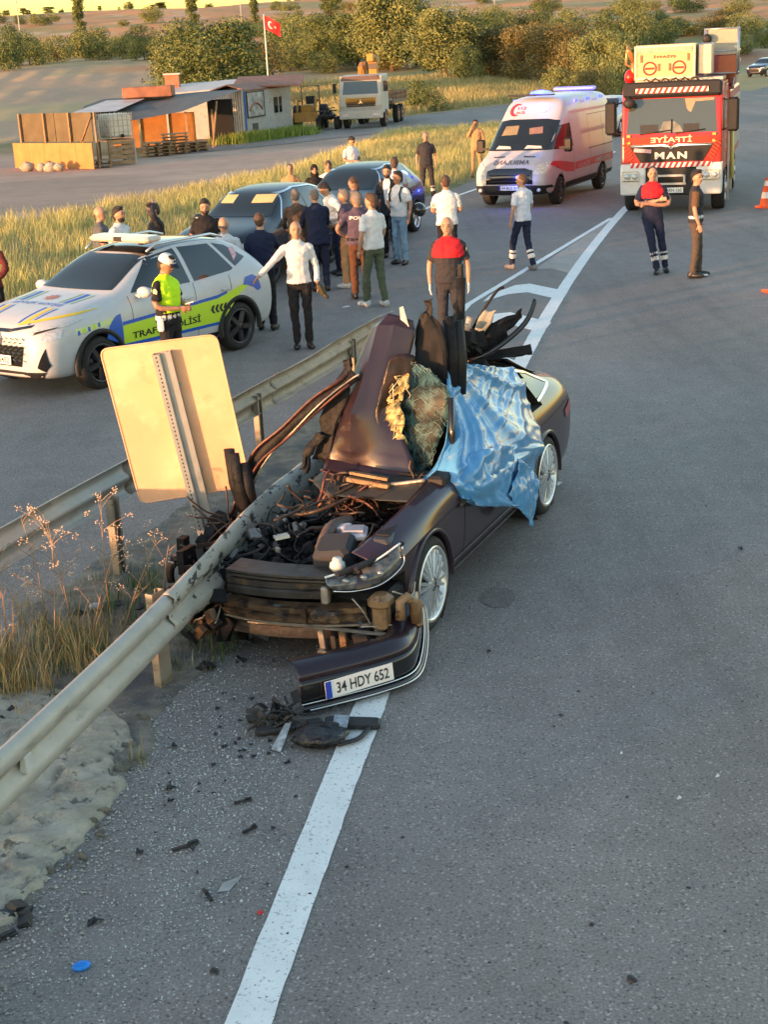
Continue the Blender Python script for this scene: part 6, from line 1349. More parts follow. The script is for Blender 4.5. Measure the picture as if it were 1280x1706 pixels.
# --- row behind the police car, left to right
person('man in dark red shirt at the left edge with hands behind his back', -5.62, 21.4, R(95), 1.76, C_WINE, C_BLACK, 'long', ('back', 'back'))
person('bald man in grey t-shirt behind the police car', -4.42, 24.1, R(10), 1.76, C_GREY, C_BLACK, 'short', ('hang', 'front'), hair=HAIRB, hairstyle='bald', bulk=1.1, headyaw=R(-25))
person('bearded man in white shirt beside the bald man in grey', -4.02, 23.6, R(-30), 1.78, C_WHITE, C_NAVY, 'long', ('hang', 'front'), beard=True)
person('man in grey jacket holding one hand on his head', -3.50, 24.1, R(-150), 1.78, C_DKG, C_BLACK, 'long', ('head', 'front'), hair=HAIRB, headpitch=R(14), bulk=1.05)
person('bearded man in black t-shirt behind the rear of the police car', -2.66, 24.0, R(-88), 1.80, C_BLACK, C_BLACK, 'short', ('back', 'back'), beard=True, bulk=1.15, headpitch=R(12))
person('bald man in white shirt seen from behind at the police car tail', -2.16, 21.75, R(85), 1.72, C_WHITE, C_BLACK, 'long', ('front', 'front'), hair=HAIRG, hairstyle='bald', bulk=1.1)
person('man in navy sweater seen from behind between police car and dark SUV', -1.62, 21.75, R(80), 1.76, C_NAVY, C_BLACK, 'long', ('front', 'lean'), hair=HAIRB, hairstyle='crop', bulk=1.15)
# --- traffic policeman
t, tr, HM, hands, S = person('traffic policeman in lime vest and white cap writing in a notebook', -2.50, 17.5, R(-28), 1.76, C_BLACK, C_BLACK, 'short', ('front', 'front'), skin=SKIN2, headpitch=R(24), belt=REFL, bulk=1.08, shoulder=C_HIVIS, cuff=REFL)
q = MB(); rows_ = []
for z_, rx, ry in ((1.06, .142, .182), (1.16, .145, .188), (1.30, .150, .205), (1.38, .130, .185)): rows_.append([tr((.01+rx*math.cos(a), ry*math.sin(a)*.92, z_)) for a in np.linspace(0, 2*math.pi, 21)])
q.grid(rows_, True); q.build('hi_vis_vest', C_HIVIS, t)
q = MB(); q.ell((-.004, 0, .118), (.112, .098, .098), n=22, m=10, zmin=-.05); me = q.mesh('cap', C_WHITE); me.transform(HM); cp = link('cap', me, t)
q = MB(); q.ell((.10, 0, .120), (.075, .070, .012), rot=(0, R(12), 0), n=16, m=6); me = q.mesh('cap_peak', C_NAVY); me.transform(HM); link('cap_peak', me, cp)
q = MB(); q.ell((.10, 0, .160), (.012, .02, .018), n=10, m=6); me = q.mesh('cap_badge', C_NAVY); me.transform(HM); link('cap_badge', me, cp)
q = MB(); c = tr((.36, .0, 1.18)); q.box(c, (.13, .10, .012), rot=(0, R(-15), 0)); nb = q.build('notebook', mat('paper', (.6, .58, .52)), None); nb.location = t.location; nb.rotation_euler = t.rotation_euler; tag(nb, 'small white notebook held by the traffic policeman', 'notebook')
q = MB(); q.box(tr((.02, -.20, .93)), (.09, .05, .17), bev=.02); q.build('holster', C_WHITE, t)
q = MB(); q.ell(tr((.02, -.247, 1.33)), (.035, .008, .04), n=12); q.build('arm_badge', mat('badge_cream', (.6, .55, .35), .6, var=.3, scale=40), t)
# --- the crowd at the dark SUV
t, tr, HM, hands, S = person('bald man in white shirt and black trousers leaning an arm on the police car', -1.02, 20.2, R(-82), 1.77, C_WHITE, C_BLACK, 'long', ('hang', 'reach'), hair=HAIRG, hairstyle='bald', headyaw=R(0), feet=((.03, .09), (.02, -.08)), bulk=.98)
q = MB(); c = tr((.06, .30, .80)); q.ell(c, (.10, .05, .12), rot=(.5, 0, 0), n=14); q.ell(c+Vector((.03, .05, -.08)), (.10, .03, .06), rot=(.9, 0, 0), n=12); hb = q.build('hat', mat('hat_olive', (.05, .045, .02), .85, var=.3), None); hb.location = t.location; hb.rotation_euler = t.rotation_euler; tag(hb, 'dark olive cap held down by the bald man in white shirt', 'hat')
q = MB(); q.tube([tr((.045, .25, .955)), tr((.05, .252, .935))], .034, 12); q.build('wristwatch', CHROME, t)
person('man in brown-grey suit bending into the dark SUV, left of the navy suit', -1.24, 25.6, R(100), 1.74, C_SUITB, C_SUITB, 'long', ('lean', 'lean'), hair=HAIRG, hairstyle='crop', lean=R(10), long=True, bulk=1.08)
person('man in navy suit seen from behind bending towards the dark SUV', -.88, 25.25, R(105), 1.76, C_NAVY, C_NAVY, 'long', ('lean', 'lean'), hair=HAIRG, hairstyle='crop', lean=R(10), long=True, bulk=1.15)
t, tr, HM, hands, S = person('dark-haired man in navy waistcoat over white shirt leaning over at the dark SUV', -.56, 27.1, R(-150), 1.76, C_WHITE, C_NAVY, 'long', ('front', 'front'), lean=R(18), headpitch=R(18), res=.015)
person('grey-haired man in tan trousers behind the policeman with white back lettering', -.40, 25.5, R(165), 1.70, C_PURPLE, C_TAN, 'short', ('front', 'front'), hair=HAIRG, hairstyle='short', shoe=SHOEW, res=.015)
person('brown-haired woman with glasses standing between the two dark cars', -.25, 28.3, R(-150), 1.68, C_GREY, C_BLACK, 'long', ('hang', 'hang'), hair=HAIRB, hairstyle='long', res=.015)
t, tr, HM, hands, S = person('policeman seen from behind with white lettering on his back, hands on hips', -.18, 24.2, R(98), 1.76, C_PURPLE, C_TRB, 'short', ('hips', 'hips'), skin=SKIN2, hair=HAIRG, hairstyle='short', bulk=1.22, belt=C_BLACK, headyaw=R(35))
V, F = text_mesh('POLİS', .075, .30, .03); 
Pb = []
bb = BVHTree.FromObject(t.children[0], bpy.context.evaluated_depsgraph_get())
for v in V:
    hgt = bb.ray_cast(Vector((-1, -v[0]*1.0, 1.36*S+v[1])), Vector((1, 0, 0))); Pb.append((hgt[0]+Vector((-.006, 0, 0))) if hgt[0] else Vector((-.14, -v[0], 1.36+v[1])))
link('back_lettering', mesh_from('back_lettering', Pb, [tuple(reversed(f)) for f in F], [REFL]), t)
person('man in white t-shirt, olive trousers and white trainers seen from behind', .06, 23.35, R(128), 1.80, C_WHITE, C_OLIVE, 'short', ('hang', 'swing'), hair=HAIRB, hairstyle='short', shoe=SHOEW, feet=((.12, .10), (-.10, -.10)), headyaw=R(20), bulk=1.08)
t, tr, HM, hands, S = person('man in black suit with open jacket over white shirt', .42, 29.1, R(-105), 1.81, C_DKG, C_BLACK, 'long', ('hang', 'hang'), long=True, beard=True, headpitch=R(8), res=.015); shirt_front(t, tr)
t, tr, HM, hands, S = person('man in white t-shirt and light jeans with black backpack straps, holding a helmet', .60, 28.05, R(-125), 1.76, C_WHITE, C_JEAN, 'short', ('hang', 'front'), skin=SKIN2, bulk=1.12, headyaw=R(-15), res=.015)
q = MB()
for s in (1, -1): q.tube([tr((.13, s*.12, 1.20)), tr((.15, s*.11, 1.34)), tr((.07, s*.115, 1.455)), tr((-.09, s*.11, 1.42))], .022, 6, flat=(1, .5)) if False else q.tube([tr((.13, s*.125, 1.20)), tr((.15, s*.115, 1.34)), tr((.07, s*.115, 1.465)), tr((-.09, s*.11, 1.42))], .016, 6)
q.build('strap', C_BLACK, t)['kind'] = 'stuff'
q = MB(); q.box(tr((-.20, 0, 1.22)), (.16, .28, .42), bev=.06); bp_ = q.build('backpack', C_BLACK, None); bp_.location = t.location; bp_.rotation_euler = t.rotation_euler; tag(bp_, 'black backpack on the back of the man in jeans', 'backpack')
q = MB(); q.ell((0, 0, 0), (.16, .125, .13), n=18, m=12); q.ell((.05, 0, -.03), (.115, .10, .09), n=14, m=8); he = q.build('helmet', GLOSSBLACK, None); he.location = (.98, 28.0, 1.03); he.rotation_euler = (0, .2, -1.3); tag(he, 'black motorcycle helmet hanging beside the man in jeans', 'helmet')
q = MB(); q.tube([(.10, .06, .02), (.14, 0, -.02), (.10, -.06, .02)], .02, 6); q.build('visor', GLASS, he)
person('man in pale blue shirt seen from behind beyond the backpack wearer', .62, 31.8, R(80), 1.76, C_LBLUE, C_NAVY, 'short', ('front', 'front'), hair=HAIRB, bulk=1.12, res=.016)
t, tr, HM, hands, S = person('woman in black headscarf standing beyond the dark SUV', -1.15, 32.9, R(-80), 1.62, C_BLACK, C_BLACK, 'long', ('hang', 'front'), hair=C_BLACK, hairstyle='long', long=True, res=.016)
q = MB(); q.ell((-.012, 0, .082), (.108, .094, .128), n=20, m=10, zmin=-.1); q.ell((-.02, 0, -.03), (.10, .11, .07), n=16, m=8); me = q.mesh('headscarf', C_BLACK); me.transform(HM); link('headscarf', me, t)
t, tr, HM, hands, S = person('woman in tan headscarf beside the woman in black headscarf', -.85, 33.6, R(-90), 1.64, C_WHITE, C_GREY, 'long', ('hang', 'hang'), hair=HAIRB, hairstyle='long', res=.016)
q = MB(); q.ell((-.016, 0, .086), (.108, .094, .128), n=20, m=10, zmin=-.1); q.ell((-.02, 0, -.03), (.10, .11, .07), n=16, m=8); me = q.mesh('headscarf', C_TAN); me.transform(HM); link('headscarf', me, t)
person('balding man just showing over the roof of the dark SUV', -1.72, 33.5, R(-90), 1.62, C_TAN, C_BLACK, 'long', hair=HAIRB, hairstyle='crop', res=.018)
t, tr, HM, hands, S = person('man in white t-shirt reading his phone on the verge', -.38, 40.3, R(-55), 1.80, C_WHITE, C_DKG, 'short', ('front', 'front'), headpitch=R(28), headyaw=R(0), res=.016, bulk=1.1)
q = MB(); q.box(tr((.35, .0, 1.17)), (.13, .07, .012), rot=(0, R(-30), 0), bev=.004); ph = q.build('mobile_phone', GLOSSBLACK, None); ph.location = t.location; ph.rotation_euler = t.rotation_euler; tag(ph, 'dark mobile phone held by the man in white t-shirt on the verge', 'phone')
person('man in black polo shirt and gloves standing alone at the far road edge', 1.66, 40.4, R(-88), 1.80, C_DKG, C_DKG, 'short', ('hang', 'hang'), hair=HAIRG, hairstyle='crop', feet=((.0, .16), (.0, -.14)), res=.016, cuff=REFL, shoulder=None, bulk=1.08)
person('man in tan work clothes holding a hand to his ear', 3.52, 46.8, R(-100), 1.75, C_TAN, cloth('cloth_khaki', (.34, .22, .12)), 'long', ('hang', 'face'), skin=SKIN2, shoe=mat('boot_tan', (.25, .16, .09), .7), feet=((.0, .13), (.0, -.13)), res=.018)
person('man in white t-shirt seen from behind beyond the fireman in gloves', 1.40, 26.1, R(88), 1.80, C_WHITE, C_BLACK, 'short', ('front', 'front'), hair=HAIRB, hairstyle='crop', bulk=1.12)
# --- firemen, paramedic, man in vest
t, tr, HM, hands, S = person('bald fireman in red-shouldered shirt and white gloves behind the wreck', 1.04, 19.4, R(-92), 1.81, C_DKG, C_DKG, 'short', ('hang', 'hang'), hair=HAIRB, hairstyle='bald', shoulder=C_RED, gloves=True, bulk=1.12, headyaw=R(-12), res=.012)
q = MB(); q.box(tr((.13, .055, 1.34)), (.006, .08, .035), rot=(R(90), 0, 0) if False else None); q.build('name_badge', mat('badge_orange', (.75, .25, .03), .6), t)
q = MB(); q.ell(tr((.02, .235, 1.33)), (.03, .008, .035), n=12); q.build('arm_badge', mat('badge_cream', (.6, .55, .35)), t)
person('paramedic in white t-shirt and navy trousers walking away, ambulance behind', 2.80, 26.5, R(125), 1.72, cloth('cloth_pale_white', (.58, .62, .72)), C_NAVY, 'short', ('hang', 'swing'), hair=HAIRB, hairstyle='crop', feet=((.24, .08), (-.20, -.07)), kneef=(.03, .04), cuff=REFL, shoe=mat('shoe_grey', (.16, .16, .17), .6), headyaw=R(45), res=.013)
t, tr, HM, hands, S = person('fireman in red and navy uniform with folded arms and crossed legs', 4.94, 25.4, R(-98), 1.82, C_NAVY, C_NAVY, 'short', ('crossL', 'crossR'), hair=HAIRD, hairstyle='crop', shoulder=C_RED, feet=((.02, .22), (.22, .07)), kneef=(.02, .03), cuff=REFL, bulk=1.05, res=.012, headpitch=R(5))
t, tr, HM, hands, S = person('dark-haired man in brown shirt, black vest and white hem standing side-on', 5.52, 24.6, R(-12), 1.79, C_DKG, cloth('cloth_khaki_dark', (.085, .065, .05)), 'short', ('hang', 'hang'), hair=HAIRD, hairstyle='short', belt=C_WHITE, shoe=SHOE, headyaw=R(-45), feet=((.06, .10), (-.04, -.09)), res=.012)
q = MB()
for s in (1, -1):
    a = Vector((0, s*.18, 1.415)); e = Vector((-.015, s*.235, 1.18)); q2 = MB(); q2.tube([tr(a), tr((a+e)/2), tr(e)], [.070*S, .066*S, .066*S], 14, cap=False); q2.build('shirt_sleeve', C_BROWN, t)
for s, sc_ in ((1, 1),): 
    q = MB(); q.box(tr((.12, .04, .03)), (.20, .10, .03), bev=.012); q.build('sole', C_WHITE, t)
# ------------------------------------------------------------ trees and bushes
LEAF = {'a': mat('leaf_olive', (.135, .17, .06), .6, var=.3, scale=.9, c2=(.20, .22, .08), spec=.2), 'b': mat('leaf_dark', (.09, .13, .048), .6, var=.3, scale=.9, c2=(.13, .16, .055), spec=.2), 'c': mat('leaf_golden', (.135, .12, .045), .6, var=.3, scale=.9, c2=(.17, .145, .055), spec=.2)}
BARK = mat('bark', (.10, .07, .045), .9, var=.3, scale=5)
def crown_mesh(seed, w, h, z0, nc, nl, ls, m, narrow=False):
    q = np.random.RandomState(seed); V = []; F = []
    C = []
    for k in range(nc):
        a = q.rand()*6.283; u = q.rand(); rr = (w/2)*(.25+.62*math.sqrt(q.rand())); zz = z0+(h-z0)*(.10+.80*u)
        taper = math.sqrt(max(.1, 1-((zz-z0)/(h-z0)-.42)**2*2.3)) if not narrow else 1
        C.append((math.cos(a)*rr*taper, math.sin(a)*rr*taper, zz, (w*.17 if not narrow else w*.3)*(.7+.6*q.rand())))
    for (cx, cy, cz, cr) in C:
        d = q.randn(nl, 3); d /= np.linalg.norm(d, axis=1)[:, None]; rad = cr*(.45+.65*q.rand(nl, 1)**.5); p = np.array([cx, cy, cz])+d*rad*np.array([1.15, 1.15, .8])
        nn = d+q.randn(nl, 3)*.7; nn /= np.linalg.norm(nn, axis=1)[:, None]; t1 = np.cross(nn, q.randn(nl, 3)); t1 /= np.linalg.norm(t1, axis=1)[:, None]; t2 = np.cross(nn, t1)
        s = ls*(.6+.8*q.rand(nl, 1)); o = len(V)//1
        quad = np.stack([p-t1*s, p+t2*s*.55, p+t1*s, p-t2*s*.55], 1); V.append(quad.reshape(-1, 3))
    V = np.concatenate(V); F = np.arange(len(V)).reshape(-1, 4); return big_mesh('crown', V, F, [m])
def trunk_mesh(seed, h, w, r):
    q = random.Random(seed); b = MB(); b.tube([(0, 0, -.3), (q.uniform(-.05, .05)*h, 0, h*.35), (q.uniform(-.08, .08)*h, q.uniform(-.05, .05)*h, h*.75)], [r*1.3, r, r*.4], 7)
    for k in range(5): a = q.random()*6.28; z = h*q.uniform(.2, .45); b.tube([(0, 0, z), (math.cos(a)*w*.18, math.sin(a)*w*.18, z+h*.18), (math.cos(a)*w*.32, math.sin(a)*w*.32, z+h*.34)], [r*.5, r*.35, r*.12], 5)
    return b.mesh('trunk', BARK)
PROTO = {}
for k, (key, w, h, z0, nc, nl, ls, m) in enumerate([('t0', 6, 7, .5, 80, 260, .105, 'a'), ('t1', 6, 7, .4, 75, 260, .105, 'b'), ('t2', 6, 7, .3, 75, 240, .105, 'c'), ('t3', 6, 7, .6, 60, 260, .11, 'a'), ('b0', 4, 3, .0, 38, 150, .08, 'b'), ('b1', 4, 3, .0, 38, 150, .08, 'a'), ('b2', 4, 3, .0, 34, 140, .08, 'c'), ('p0', 2, 10, .8, 50, 140, .12, 'b')]):
    PROTO[key] = (crown_mesh(10+k, w, h, z0, nc, nl, ls, LEAF[m], key[0] == 'p'), trunk_mesh(30+k, h*.8, w, .18 if key[0] != 'b' else .07), w, h)
def tree(key, x, y, w, h, label, cat='tree', group=None, name=None, seed=0):
    c, tr_, w0, h0 = PROTO[key]; t = empty(name or cat, (x, y, float(height(x, y))-.05), (x*7+y*3) % 6.28, label, cat, group); t.scale = (w/w0, w/w0, h/h0)
    link('crown', c, t); link('trunk', tr_, t); return t
TL = [
 (-11.4, 117.5, 7.0, 7.6, 't1', 'big round green tree rising behind the shed roofs'), (-14.2, 123.0, 5.4, 5.6, 't0', 'left half of the twin tree crown behind the shed, olive green'),
 (-3.2, 178, 6.2, 6.4, 't1', 'dark tree left of the middle in the row behind the crane lorry'), (-.1, 174, 6.5, 6.6, 't1', 'dark green tree right above the crane of the white lorry'),
 (3.6, 167.5, 9.4, 8.6, 't0', 'tallest olive green tree in the belt, right of the crane'), (6.3, 172.5, 6.8, 5.6, 't1', 'narrow dark tree between the two broad light green trees'),
 (8.5, 152, 7.2, 7.2, 't0', 'broad bright olive tree left above the ambulance'), (14.6, 154, 5.2, 6.2, 't2', 'golden brown tree above the ambulance roof'), (16.4, 147.5, 5.6, 5.8, 't2', 'browner of the two bushy trees above the ambulance roof light'),
 (17.7, 137.5, 5.4, 6.0, 't2', 'reddish brown bushy tree between ambulance and fire engine'), (17.8, 110.5, 4.9, 4.4, 't0', 'olive tree close behind the left side of the fire engine'), (20.6, 117, 4.6, 3.6, 't1', 'darker tree just left of the cream box on the fire engine')]
for (x, y, h, w, k, lb) in TL: tree(k, x, y, w, h, lb)
for i, (x, y, h, w) in enumerate([(-61.7, 338.5, 12, 2.3), (-34.7, 321.5, 12, 2.2), (-22.6, 335, 10, 1.6), (-5.7, 321.5, 10.5, 3.4)]):
    tree('p0', x, y, w, h, ['slim poplar at the far left of the hill foot', 'slim poplar above the shed with its top out of frame', 'thin dark poplar left of the flag', 'wider dark poplar right of the flag'][i])
BL = [(-15.7, 138, 4, 5.2, 'b0'), (-16.9, 135, 2.8, 3.6, 'b1'), (-11.3, 147.5, 3.7, 3.9, 'b0'), (-49.1, 210, 5.9, 5.2, 'b0'), (-48.6, 223, 3.8, 5.7, 'b0'), (-46.5, 232.5, 4.1, 5.4, 'b1'), (-45.7, 249, 3.8, 4.4, 'b0'), (-40.4, 235, 3.4, 5, 'b0'), (-36.4, 233, 3.5, 4.9, 'b1'), (-31.8, 223.5, 3.2, 4.2, 'b0'), (-28.6, 222.5, 3.5, 4.7, 'b1'), (-24.1, 202.5, 4.5, 5.1, 'b0'), (-10.3, 199.5, 3.3, 4.2, 'b1'), (-7.6, 192, 4.3, 4.8, 'b0'), (-5.5, 183.5, 4.2, 3.8, 'b1'), (12.6, 163, 4.6, 5.2, 'b1'), (18.6, 128.5, 4.3, 4.0, 'b2'), (17.8, 103, 3.9, 3.2, 'b1'), (14.3, 93.5, 2.3, 2.6, 'b2'), (15.3, 115, 2.3, 2.9, 'b1'), (-11, 184.5, 2.5, 3.8, 'b0'), (-8.2, 177, 2.2, 3.7, 'b0'), (-4.2, 170.5, 2.3, 3.5, 'b1'), (2.7, 171, 2.2, 3.6, 'b0'), (10.5, 147.5, 3.1, 3.7, 'b0'), (55.4, 284.5, 3.9, 7.2, 'b0'), (61.1, 284.5, 3.1, 7.3, 'b1'), (65.7, 280, 3.6, 7.2, 'b2'), (70.1, 275.5, 4.3, 7.1, 'b1'), (66.9, 249, 4.3, 5.4, 'b0'), (46.4, 185, 2.5, 4.8, 'b1'), (50.8, 278, 5.9, 7.1, 'b1'), (44.1, 277.5, 5.6, 7, 'b0'), (39.6, 284.5, 5.3, 7.2, 'b1'), (34.4, 297.5, 5, 7.5, 'b0'), (27.7, 315.5, 4.5, 7.9, 'b1'), (76, 348, 3.6, 7.4, 'b0'), (82.1, 328.5, 3.7, 7, 'b1'), (62.8, 359, 3.6, 7.6, 'b0')]
q = random.Random(21)
for k in range(165):      # scrub scattered through the belt and up the hill
    y = q.uniform(165, 330) if k < 105 else q.uniform(330, 600); x = q.uniform(-.27, .31)*y
    if y < 235 and x < -15: continue
    if y < 250 and x > 24: continue
    if y > 300 and fbm(np.array(x/30), np.array(y/30), 2, 8) < .47: continue
    w = q.uniform(3.5, 7.5); BL.append((x, y, w*q.uniform(.42, .75), w, q.choice(['b0', 'b1', 'b1', 'b2'])))
for (x, y, h, w, k) in BL:
    u = x/y; zone = 'at the far left' if u < -.20 else 'above the sheds' if u < -.10 else 'above the crane lorry' if u < -.01 else 'left above the ambulance' if u < .06 else 'above the ambulance' if u < .12 else 'behind the fire engine' if u < .20 else 'right of the fire engine'
    dist = 'in the near scrub belt' if y < 175 else 'in the scrub belt' if y < 215 else 'at the back of the belt' if y < 260 else 'at the hill foot' if y < 320 else 'on the lower hillside' if y < 410 else 'high on the hillside'
    lb = ('low ' if h < 2.4 else 'medium ' if h < 3.6 else 'tall ')+('narrow ' if w < 4.4 else 'wide ' if w > 6 else '')+{'b0': 'dark green', 'b1': 'olive', 'b2': 'yellowed'}[k]+' bush '+dist+', '+zone
    tree(k, x, y, w, h, lb, 'bush', 'scrub bushes on the slopes beyond the road')
tree('b0', 4.2, 99.5, 2.9, 2.0, 'lone dark bush in the straw field right of the crane lorry', 'bush')
for k in range(30):
    x = q.choice([-150, -128, -95, -88, -60, -20])+q.gauss(0, 9); y = 615+q.uniform(-12, 14); s = q.uniform(1.6, 3.6)
    tree(q.choice(['t1', 'b0', 'p0']), x, y, s*q.uniform(.6, 1.4), s, 'tiny dark tree on the skyline of the hill', 'tree', 'trees dotted along the skyline')
# ------------------------------------------------------------ poles and flag
CONCP = mat('pole_grey', (.42, .40, .36), .7, var=.1)
def P0(name, m, f, par): b = MB(); f(b); return b.build(name, m, par)
t = empty('lamp_post', (-61.7, 278, float(height(-61.7, 278))), 0, 'tall pale lamp post at the upper left by the ploughed field', 'lamp post')
P0('pole', CONCP, lambda b: b.tube([(0, 0, 0), (0, 0, 10)], [.16, .09], 8), t); P0('arm', CONCP, lambda b: b.tube([(0, 0, 9.7), (.5, 0, 10.1), (1.6, 0, 10.2)], .06, 6), t); P0('lamp_head', CONCP, lambda b: b.box((1.9, 0, 10.2), (.8, .25, .12)), t)
for (x, y, lb) in ((-23.5, 308, 'thin utility pole on the hillside left of the flag'), (37, 411, 'pale utility pole high on the slope above the ambulance')):
    t = empty('utility_pole', (x, y, float(height(x, y))), .4, lb, 'utility pole'); P0('pole', CONCP, lambda b: b.tube([(0, 0, 0), (0, 0, 9)], [.15, .10], 7), t); P0('crossarm', CONCP, lambda b: b.box((0, 0, 8.4), (2.0, .12, .12)), t)
t = empty('flagpole', (-6.9, 112, float(height(-6.9, 112))), 0, 'white flagpole with red crescent and star flag behind the shed', 'flagpole')
P0('pole', mat('pole_white', (.62, .60, .56), .5), lambda b: b.tube([(0, 0, 0), (0, 0, 6.9)], [.07, .045], 8), t)
b = MB(); rows = []
for i in range(13):
    u = i/12; rows.append([(u*1.15, .09*math.sin(u*7+j*.3)*u, 6.85-.95*j/7-.55*u-.10*u*u) for j in range(8)])
b.grid(rows, True); fl = b.build('flag', mat('flag_red', (.60, .02, .02), .7, var=.1), t)
def flag_pt(u, v): return (u*1.15, .09*math.sin(u*7+v*7*.3)*u-.012, 6.85-.95*v-.55*u-.10*u*u)
b = MB(); oc = [(.40+.20*math.cos(a)*.82, .5+.26*math.sin(a)) for a in np.linspace(R(40), R(320), 16)]+[(.45+.15*math.cos(a)*.82, .5+.20*math.sin(a)) for a in np.linspace(R(315), R(45), 14)]
n2 = 16
for i in range(13): b.add([flag_pt(*oc[i]), flag_pt(*oc[i+1]), flag_pt(*oc[29-i-1]), flag_pt(*oc[29-i])], [(0, 1, 2, 3)])
st = []
for k in range(10): a = math.pi*k/5; rr_ = .10 if k % 2 == 0 else .042; st.append(flag_pt(.68+rr_*.82*math.cos(a), .5+rr_*1.2*math.sin(a)))
b.add(st+[flag_pt(.68, .5)], [(k, (k+1) % 10, 10) for k in range(10)]); b.build('crescent_and_star', mat('flag_white', (.75, .74, .72), .7), fl)
# ------------------------------------------------------------ site huts beside the dirt lot
CORR = mat('corrugated_white', (.46, .46, .47), .5, .2, var=.12, scale=2, bump=.1); wear(CORR, (.25, .17, .11), 2.0, .56, .74)
PLY = mat('plywood_ochre', (.46, .20, .055), .7, var=.16, scale=2.5); SHN = mat('shade_net', (.11, .085, .045), .8, var=.2, scale=2); RUST = mat('rusty_sheet', (.24, .10, .06), .7, var=.3, scale=2)
PALW = mat('pallet_wood', (.30, .19, .10), .8, var=.25, scale=4); TARPG = mat('grey_tarp', (.10, .11, .11), .7, var=.15, scale=2); SHEETW = mat('light_sheet', (.50, .46, .44), .5, .2, var=.12, scale=1.5)
t = empty('site_cabin', (-5.94, 74.8, 0), math.atan2(1.65, -1.82), 'white corrugated site cabin with picture panel, small window and rusty roof', 'cabin')
# local x along the short wall (leftwards), local -y ... use explicit axes
ex = Vector((1, 0, 0)); LW_, LD = 2.45, 6.9
yaw = math.atan2(1.65, -1.82); dl = Vector((math.cos(-yaw)*2.03-math.sin(-yaw)*6.6, math.sin(-yaw)*2.03+math.cos(-yaw)*6.6, 0)).normalized()
def wallp(a, b_, z0, z1, rib, name, m, th=.06):
    a = Vector(a); b_ = Vector(b_); n = int((b_-a).length/rib); d = (b_-a)/n; nn = Vector((d.y, -d.x, 0)).normalized(); q = MB(); rows = []
    for z in (z0, z1): 
        r_ = []
        for k in range(n+1):
            p = a+d*k; r_ += [p+Vector((0, 0, z)), p+d*.35+Vector((0, 0, z)), p+d*.5+nn*th+Vector((0, 0, z)), p+d*.85+nn*th+Vector((0, 0, z))] if k < n else [p+Vector((0, 0, z))]
        rows.append(r_)
    q.grid(rows, False); return q.build(name, m, t)
c0 = Vector((0, 0, 0)); cL = Vector((LW_, 0, 0)); cR = dl*LD; cB = cL+cR
wallp(cL, c0, 0, 2.45, .16, 'wall', CORR); wallp(c0, cR, 0, 2.45, .16, 'wall', CORR); wallp(cR, cB, 0, 2.45, .3, 'wall', CORR); wallp(cB, cL, 0, 2.45, .3, 'wall', CORR)
b = MB(); b.grid([[c0+Vector((-.1, -.1, 2.45)), cR+Vector((-.1, 0, 2.45))], [(c0+cL)/2+Vector((0, -.1, 2.75)), (cR+cB)/2+Vector((0, 0, 2.75))], [cL+Vector((.1, -.1, 2.48)), cB+Vector((.1, 0, 2.48))]], False); o = b.build('roof', RUST, t); s = o.modifiers.new('t', 'SOLIDIFY'); s.thickness = .06
nr_ = Vector((dl.y, -dl.x, 0)); nr_ = -nr_ if nr_.dot(cL) > 0 else nr_
def onwall(name, s0, s1, z0, z1, m, off, par=t):
    a = dl*s0+nr_*off; b_ = dl*s1+nr_*off; q = MB(); q.add([a+Vector((0, 0, z0)), b_+Vector((0, 0, z0)), b_+Vector((0, 0, z1)), a+Vector((0, 0, z1)), a-nr_*.04+Vector((0, 0, z0)), b_-nr_*.04+Vector((0, 0, z0)), b_-nr_*.04+Vector((0, 0, z1)), a-nr_*.04+Vector((0, 0, z1))], [(0, 1, 2, 3), (7, 6, 5, 4), (0, 4, 5, 1), (1, 5, 6, 2), (2, 6, 7, 3), (3, 7, 4, 0)]); return q.build(name, m, par)
pn = onwall('picture_panel', .25, 2.6, 1.15, 2.3, mat('panel_grey', (.30, .30, .30), .5, var=.5, scale=2.5), .12)
fr = onwall('panel_frame', .2, 2.65, 1.08, 1.15, INK, .13, pn); onwall('panel_frame', .2, 2.65, 2.3, 2.36, INK, .13, pn); onwall('panel_frame', .2, .27, 1.08, 2.36, INK, .135, pn); onwall('panel_frame', 2.58, 2.65, 1.08, 2.36, INK, .135, pn)
b = MB(); b.tube([tuple(dl*(.5+k*.16)+nr_*.14+Vector((0, 0, 1.45+.35*math.sin(k*.28)))) for k in range(12)], .05, 6); b.build('painted_arc', mat('arc_rust', (.30, .12, .07), .5), pn)
w_ = onwall('window', 4.2, 5.3, 1.15, 1.95, GLASS, .10); onwall('window_bar', 4.70, 4.78, 1.15, 1.95, SHEETW, .12, w_)
onwall('low_panel', .9, 1.6, .3, .8, mat('panel_dark', (.05, .05, .05), .6), .10); onwall('blue_stripe', .02, .12, 0, 2.4, PBLUE, .08)
